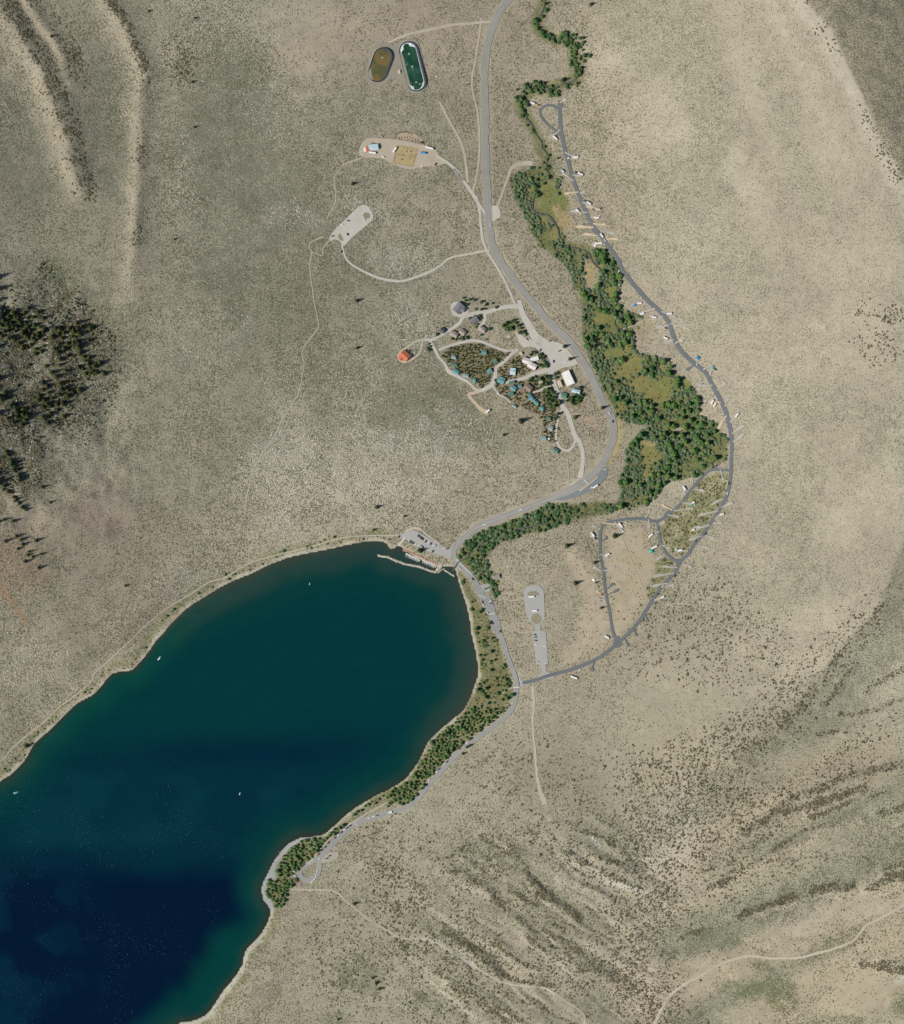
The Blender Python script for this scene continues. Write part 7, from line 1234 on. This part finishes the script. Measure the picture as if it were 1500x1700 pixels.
def boat(u, v, rot, colour, label, L=4.6, kind='boat', group=None):
    e = empty('motorboat' if kind == 'boat' else 'pontoon_boat', u, v, rot, z=0.02); mt = PM[colour]
    if kind == 'boat':
        w_ = L * .36; st = [(-L / 2, w_ / 2), (-L * .1, w_ / 2), (L * .25, w_ * .42), (L / 2, .05)]
        v_, f = [], []
        for x, y in st: v_ += [(x, -y * .6, -.15), (x, -y, .6), (x, -y * .82, .6), (x, -y * .75, .1), (x, y * .75, .1), (x, y * .82, .6), (x, y, .6), (x, y * .6, -.15)]
        for i in range(3):
            for j in range(8): f.append((i * 8 + j, i * 8 + (j + 1) % 8, (i + 1) * 8 + (j + 1) % 8, (i + 1) * 8 + j))
        f += [tuple(range(7, -1, -1)), tuple(range(24, 32))]
        link('hull', MB().add(v_, f).mesh('hull', mt), e)
        for x in (-L * .28, L * .02, L * .22): s_ = link('seat', cached(('seat', L), lambda: MB().box((0, 0, .35), (.35, w_ * .8, .08)).mesh('seat', M['dock'])), e); s_.location = (x, 0, 0)
        link('outboard_motor', cached('motor', lambda: MB().box((-2.45, 0, .75), (.4, .35, .6)).box((-2.5, 0, .2), (.14, .12, .8)).mesh('outboard_motor', M['tyre'])), e)
    else:
        for s_ in (-1, 1): link('pontoon', MB().cyl((0, s_ * .95, 0), .32, L, 10, 'x').mesh('pontoon', PM['silver']), e)
        link('deck', MB().box((0, 0, .45), (L * .96, 2.5, .12)).mesh('deck', PM['silver']), e); link('bench', MB().box((L * .25, .7, .8), (L * .35, .6, .5)).box((-L * .3, -.7, .8), (L * .25, .6, .5)).mesh('bench', PM['white']), e)
        link('canopy', MB().box((-L * .05, 0, 2.3), (L * .5, 2.3, .1)).mesh('canopy', mt), e)
        for sx in (-1, 1):
            for sy in (-1, 1): q = link('canopy_post', cached('cpost', lambda: MB().cyl((0, 0, 1.4), .04, 1.8, 6).mesh('canopy_post', PM['silver'])), e); q.location = (sx * L * .24 - L * .05, sy * 1.1, 0)
        link('railing', MB().box((0, 1.22, .95), (L * .9, .05, .05)).box((0, -1.22, .95), (L * .9, .05, .05)).box((0, 1.22, .7), (.05, .05, .5)).box((0, -1.22, .7), (.05, .05, .5)).mesh('railing', PM['silver']), e)
    add_label(e, label, u, v, 'boat', group)
th1 = math.degrees(math.atan2(-(d1b[1] - d1a[1]), d1b[0] - d1a[0]))
for (a, b_, nm, cols) in ((d1a, d1b, 'western', ['bright blue', 'bright blue', 'white', 'silver', 'white', 'white', 'silver', 'white', 'white', 'silver', 'white', 'white']), (d2a, d2b, 'eastern', ['white', 'silver', 'white', 'teal', 'bright blue', 'teal', 'white', 'white', 'silver', 'white'])):
    for k, c_ in enumerate(cols):
        f_ = (k + .5) / len(cols); px = a[0] + (b_[0] - a[0]) * f_; py = a[1] + (b_[1] - a[1]) * f_; n_ = (math.sin(R(th1)), math.cos(R(th1)))
        boat(px - n_[0] * 3.4 , py + n_[1] * 3.4, th1 - 90, c_, f'{c_} rental boat moored at the {nm} dock', 4.2, 'boat', f'rental boats at the {nm} dock')
boat(264, 1093, 50, 'pale blue', 'pontoon boat drifting off the northern shore', 7.5, 'pontoon'); boat(26, 1316, 15, 'teal', 'pontoon boat with teal canopy near the left edge', 8, 'pontoon'); boat(397.5, 1317.5, 70, 'white', 'small white motorboat in the middle of the lake', 4.6); boat(513.5, 969, 80, 'white', 'white motorboat off the marina', 3.8)
def kayak(u, v, rot, colour, label, z=None):
    e = empty('canoe', u, v, rot, z=z, dz=.1); L_ = 4.8; v_, f = [], []
    for x, y, h in ((-L_ / 2, .03, .55), (-L_ * .3, .36, .4), (0, .46, .35), (L_ * .3, .36, .4), (L_ / 2, .03, .55)): v_ += [(x, -y * .5, 0), (x, -y, h), (x, -y * .8, h), (x, 0, .1), (x, y * .8, h), (x, y, h), (x, y * .5, 0)]
    for i in range(4):
        for j in range(7): f.append((i * 7 + j, i * 7 + (j + 1) % 7, (i + 1) * 7 + (j + 1) % 7, (i + 1) * 7 + j))
    link('hull', MB().add(v_, f).mesh('hull', PM[colour]), e); link('thwart', MB().box((-.9, 0, .36), (.25, .75, .05)).box((.9, 0, .36), (.25, .75, .05)).mesh('thwart', M['dock']), e); add_label(e, label, u, v, 'canoe', None)
kayak(461.5, 1414, 10, 'red', 'red canoe drawn up at the edge of the beach'); kayak(463.8, 1415.5, -20, 'dark red', 'dark red canoe beside the red one on the beach'); kayak(444.5, 1455.5, 75, 'white', 'white canoe lying on the southern beach')
# breakwaters: piles of rock standing in the lake
def breakwater(pts, w, label, seed):
    P = smooth(pts, 1.0); r = random.Random(seed); b = MB(); me0 = [rock_mesh('tmp', None, seed * 7 + i) for i in range(5)]; e = empty('breakwater', P[len(P) // 2][0], P[len(P) // 2][1], 0, z=0); ex, ey = e.location.x, e.location.y
    co = [np.array([v.co[:] for v in m_.vertices]) for m_ in me0]; fc = [[tuple(p.vertices) for p in m_.polygons] for m_ in me0]
    T = np.gradient(P, axis=0); T /= np.linalg.norm(T, axis=1, keepdims=True); n = 0
    core = MB()
    for i in range(0, len(P)):
        for _ in range(4):
            t_ = r.gauss(0, .42) * w / 2; k = r.randrange(5); s_ = r.uniform(.5, 1.15); x = P[i][0] - 750 + T[i][1] * t_ - ex; y = 850 - P[i][1] + T[i][0] * t_ - ey; zz = max(-.3, .9 - abs(t_) / (w / 2) * .9)
            core.add([(x + c_[0] * s_, y + c_[1] * s_, zz + c_[2] * s_) for c_ in co[k]], fc[k])
    o = link('rocks', core.mesh('rocks', plain('breakwater_rock', (.46, .42, .34), .95, .3, .4)), e); o['kind'] = 'stuff'
    q = [(p[0] - 750 - ex, 850 - p[1] - ey) for p in P[::3]]; v_, f = [], []
    Tq = T[::3]
    for (x, y), t_ in zip(q, Tq):
        for s_, z in ((-1, -3), (-.45, .75), (.45, .75), (1, -3)): v_.append((x + t_[1] * s_ * w * .75, y + t_[0] * s_ * w * .75, z))
    for i in range(len(q) - 1):
        for j in range(3): f.append((i * 4 + j, i * 4 + j + 1, (i + 1) * 4 + j + 1, (i + 1) * 4 + j))
    mesh_obj('core', v_, f, M['dirt'], e); tag(e, label, 'breakwater')
breakwater(Z(600, 820, 5.77, [(155, 588), (200, 600), (250, 605), (330, 640), (420, 672), (490, 685), (560, 700), (650, 735), (715, 752)]), 4.2, 'long pale rock breakwater sheltering the marina', 3)
breakwater(Z(600, 820, 5.77, [(795, 728), (830, 752), (860, 772), (885, 785)]), 2.6, 'short rock groyne at the lake outlet', 4)
breakwater(Z(600, 820, 5.77, [(770, 680), (745, 705), (718, 745)]), 3.0, 'rock arm joining the breakwater to the bank', 5)

# ------------------------------------------------------------------ corral: fence, horses
def fence(pts, label):
    P = smooth(pts, 4.0) if len(pts) > 2 else np.array([np.array(pts[0]) + (np.array(pts[1]) - np.array(pts[0])) * k_ / 8 for k_ in range(9)], float)
    e = empty('corral_fence', P[0][0], P[0][1]); o0 = e.location.copy(); wood = M['walk']
    X = [Vector((p[0] - 750, 850 - p[1], float(hz(p[0], p[1])))) - o0 for p in P]
    for x in X: q = link('post', cached('fpost', lambda: MB().cyl((0, 0, .6), .12, 1.9, 6).mesh('post', M['bark'])), e); q.location = x
    for a, b_ in zip(X[:-1], X[1:]):
        for h in (.6, 1.2):
            d = b_ - a; q = link('rail', cached('frail', lambda: MB().box((.5, 0, 0), (1, .14, .18)).mesh('rail', wood)), e); q.location = a + Vector((0, 0, h)); q.rotation_euler = (0, -math.atan2(d.z, math.hypot(d.x, d.y)), math.atan2(d.y, d.x)); q.scale = (d.length, 1, 1)
    tag(e, label, 'fence')
Q = Z(580, 40, 5.357, [(430, 1080), (612, 1112), (560, 1268), (385, 1235)])
for i, nm in enumerate(['northern', 'eastern', 'southern', 'western']): fence([Q[i], Q[(i + 1) % 4]], f'{nm} rail fence of the horse corral')
fence([(np.array(Q[0]) + np.array(Q[3])) / 2, (np.array(Q[1]) + np.array(Q[2])) / 2], 'rail fence dividing the horse corral')
def horse_mesh(mat):
    me = bpy.data.meshes.new('horse'); V_ = [(0, 0, 1.15), (.55, 0, 1.2), (.85, 0, 1.55), (1.1, 0, 1.9), (1.5, 0, 1.65), (-.6, 0, 1.2), (-.8, 0, 1.25), (-1.05, 0, .7)]; E_ = [(0, 1), (1, 2), (2, 3), (3, 4), (0, 5), (5, 6), (6, 7)]; Rr = [.30, .30, .20, .15, .09, .30, .14, .05]
    for sx, at in ((.6, 1), (-.62, 5)):
        for sy in (-1, 1):
            n = len(V_); V_ += [(sx, sy * .2, .85), (sx + (.04 if sx > 0 else -.08), sy * .2, .45), (sx, sy * .2, .05)]; E_ += [(at, n), (n, n + 1), (n + 1, n + 2)]; Rr += [.14, .07, .06]
    me.from_pydata(V_, E_, []); o = bpy.data.objects.new('horse_base', me); COL.objects.link(o); o.modifiers.new('skin', 'SKIN')
    for i, v in enumerate(me.skin_vertices[0].data): v.radius = (Rr[i], Rr[i]); v.use_root = (i == 0)
    s_ = o.modifiers.new('sub', 'SUBSURF'); s_.levels = 1
    dg = bpy.context.evaluated_depsgraph_get(); m2 = bpy.data.meshes.new_from_object(o.evaluated_get(dg)); bpy.data.objects.remove(o); m2.materials.clear(); m2.materials.append(mat); return m2
HM = [('dark bay', horse_mesh(plain('bay_coat', (.07, .04, .025), .8, .2, 2))), ('chestnut', horse_mesh(plain('chestnut_coat', (.16, .075, .035), .8, .2, 2))), ('pale', horse_mesh(plain('pale_coat', (.42, .37, .30), .8, .2, 2)))]
HP = [(410 + k * 15.5, 985 - 24 * math.sin(math.pi * k / 9.5) + (k % 2) * 2, 88) for k in range(10)] + [(415 + k * 24, 1003 + 6 * math.sin(k) + k * 2.6, 80) for k in range(9)] + [(480, 1105, 10), (452, 1140, 40), (470, 1165, 0), (505, 1135, 70), (395, 1195, 90), (580, 1165, 20), (465, 1205, 130), (530, 1200, 60), (545, 1128, 200)]
for k, (x, y, rt) in enumerate(HP):
    p = cz_(x, y); nm, mm = HM[0 if k % 5 else 1] if k < 19 else HM[k % 3]; o = link('horse', mm); o.location = (p[0] - 750, 850 - p[1], float(hz(*p)) + .3); o.rotation_euler = (0, 0, R(rt + random.uniform(-8, 8))); o.scale = (1.2, 1.2, 1.1)
    add_label(o, f'{nm} horse ' + ('tethered on the line north of the corral' if k < 19 else 'loose inside the corral'), p[0], p[1], 'horse', 'horses at the corral')
# rock pile by the ponds
p = cz_(775, 465); e = empty('rock_pile', p[0], p[1])
for k in range(6): q = link('rock', rock_mesh('rock', M['boulder'], 60 + k), e); a = k * 1.05; q.location = (1.6 * math.cos(a) * (k > 0), 1.4 * math.sin(a) * (k > 0), .3 + (k == 0) * .6); q.scale = (1.1, 1.1, 1.0)
tag(e, 'pale rock pile east of the ponds', 'rock pile')

# ------------------------------------------------------------------ labels for the campsite pads and for look-alikes
NUM = ['topmost', 'second', 'third', 'fourth', 'fifth', 'sixth', 'seventh', 'eighth', 'ninth', 'tenth', 'eleventh', 'twelfth', 'thirteenth', 'fourteenth', 'fifteenth', 'sixteenth', 'seventeenth', 'eighteenth', 'nineteenth', 'twentieth']
NAMEDN = {2: 'two', 3: 'three', 4: 'four', 5: 'five', 6: 'six', 7: 'seven', 8: 'eight', 9: 'nine', 10: 'ten', 11: 'eleven', 12: 'twelve'}
for o, a, b_, tone in SPUR_OBJ:
    st = f'{spur_names[tone]} campsite pad ' + (NORTHC if a[1] < 430 else MIDC if a[1] < 770 else SOUTHC); LABELLED.append((o, st, b_[0], b_[1]))
TREELIKE = ('tree', 'shrub')
groups = {}
for t_ in LABELLED: groups.setdefault(t_[1], []).append(t_)
for st, L_ in groups.items():
    if len(L_) > 20 and L_[0][0].get('category') in TREELIKE:
        for q in L_: q[0]['label'] = st; q[0]['group'] = st + ' group'
        continue
    L_.sort(key=lambda q: q[3])
    for k, (o, _, u, v) in enumerate(L_):
        if len(L_) == 1: o['label'] = st
        elif k == len(L_) - 1: o['label'] = st + ', lowest in the photo'
        else: o['label'] = st + (', topmost in the photo' if k == 0 else f', {NUM[min(k, 19)]} from the top' if k < 20 else f', {k + 1}th from the top')
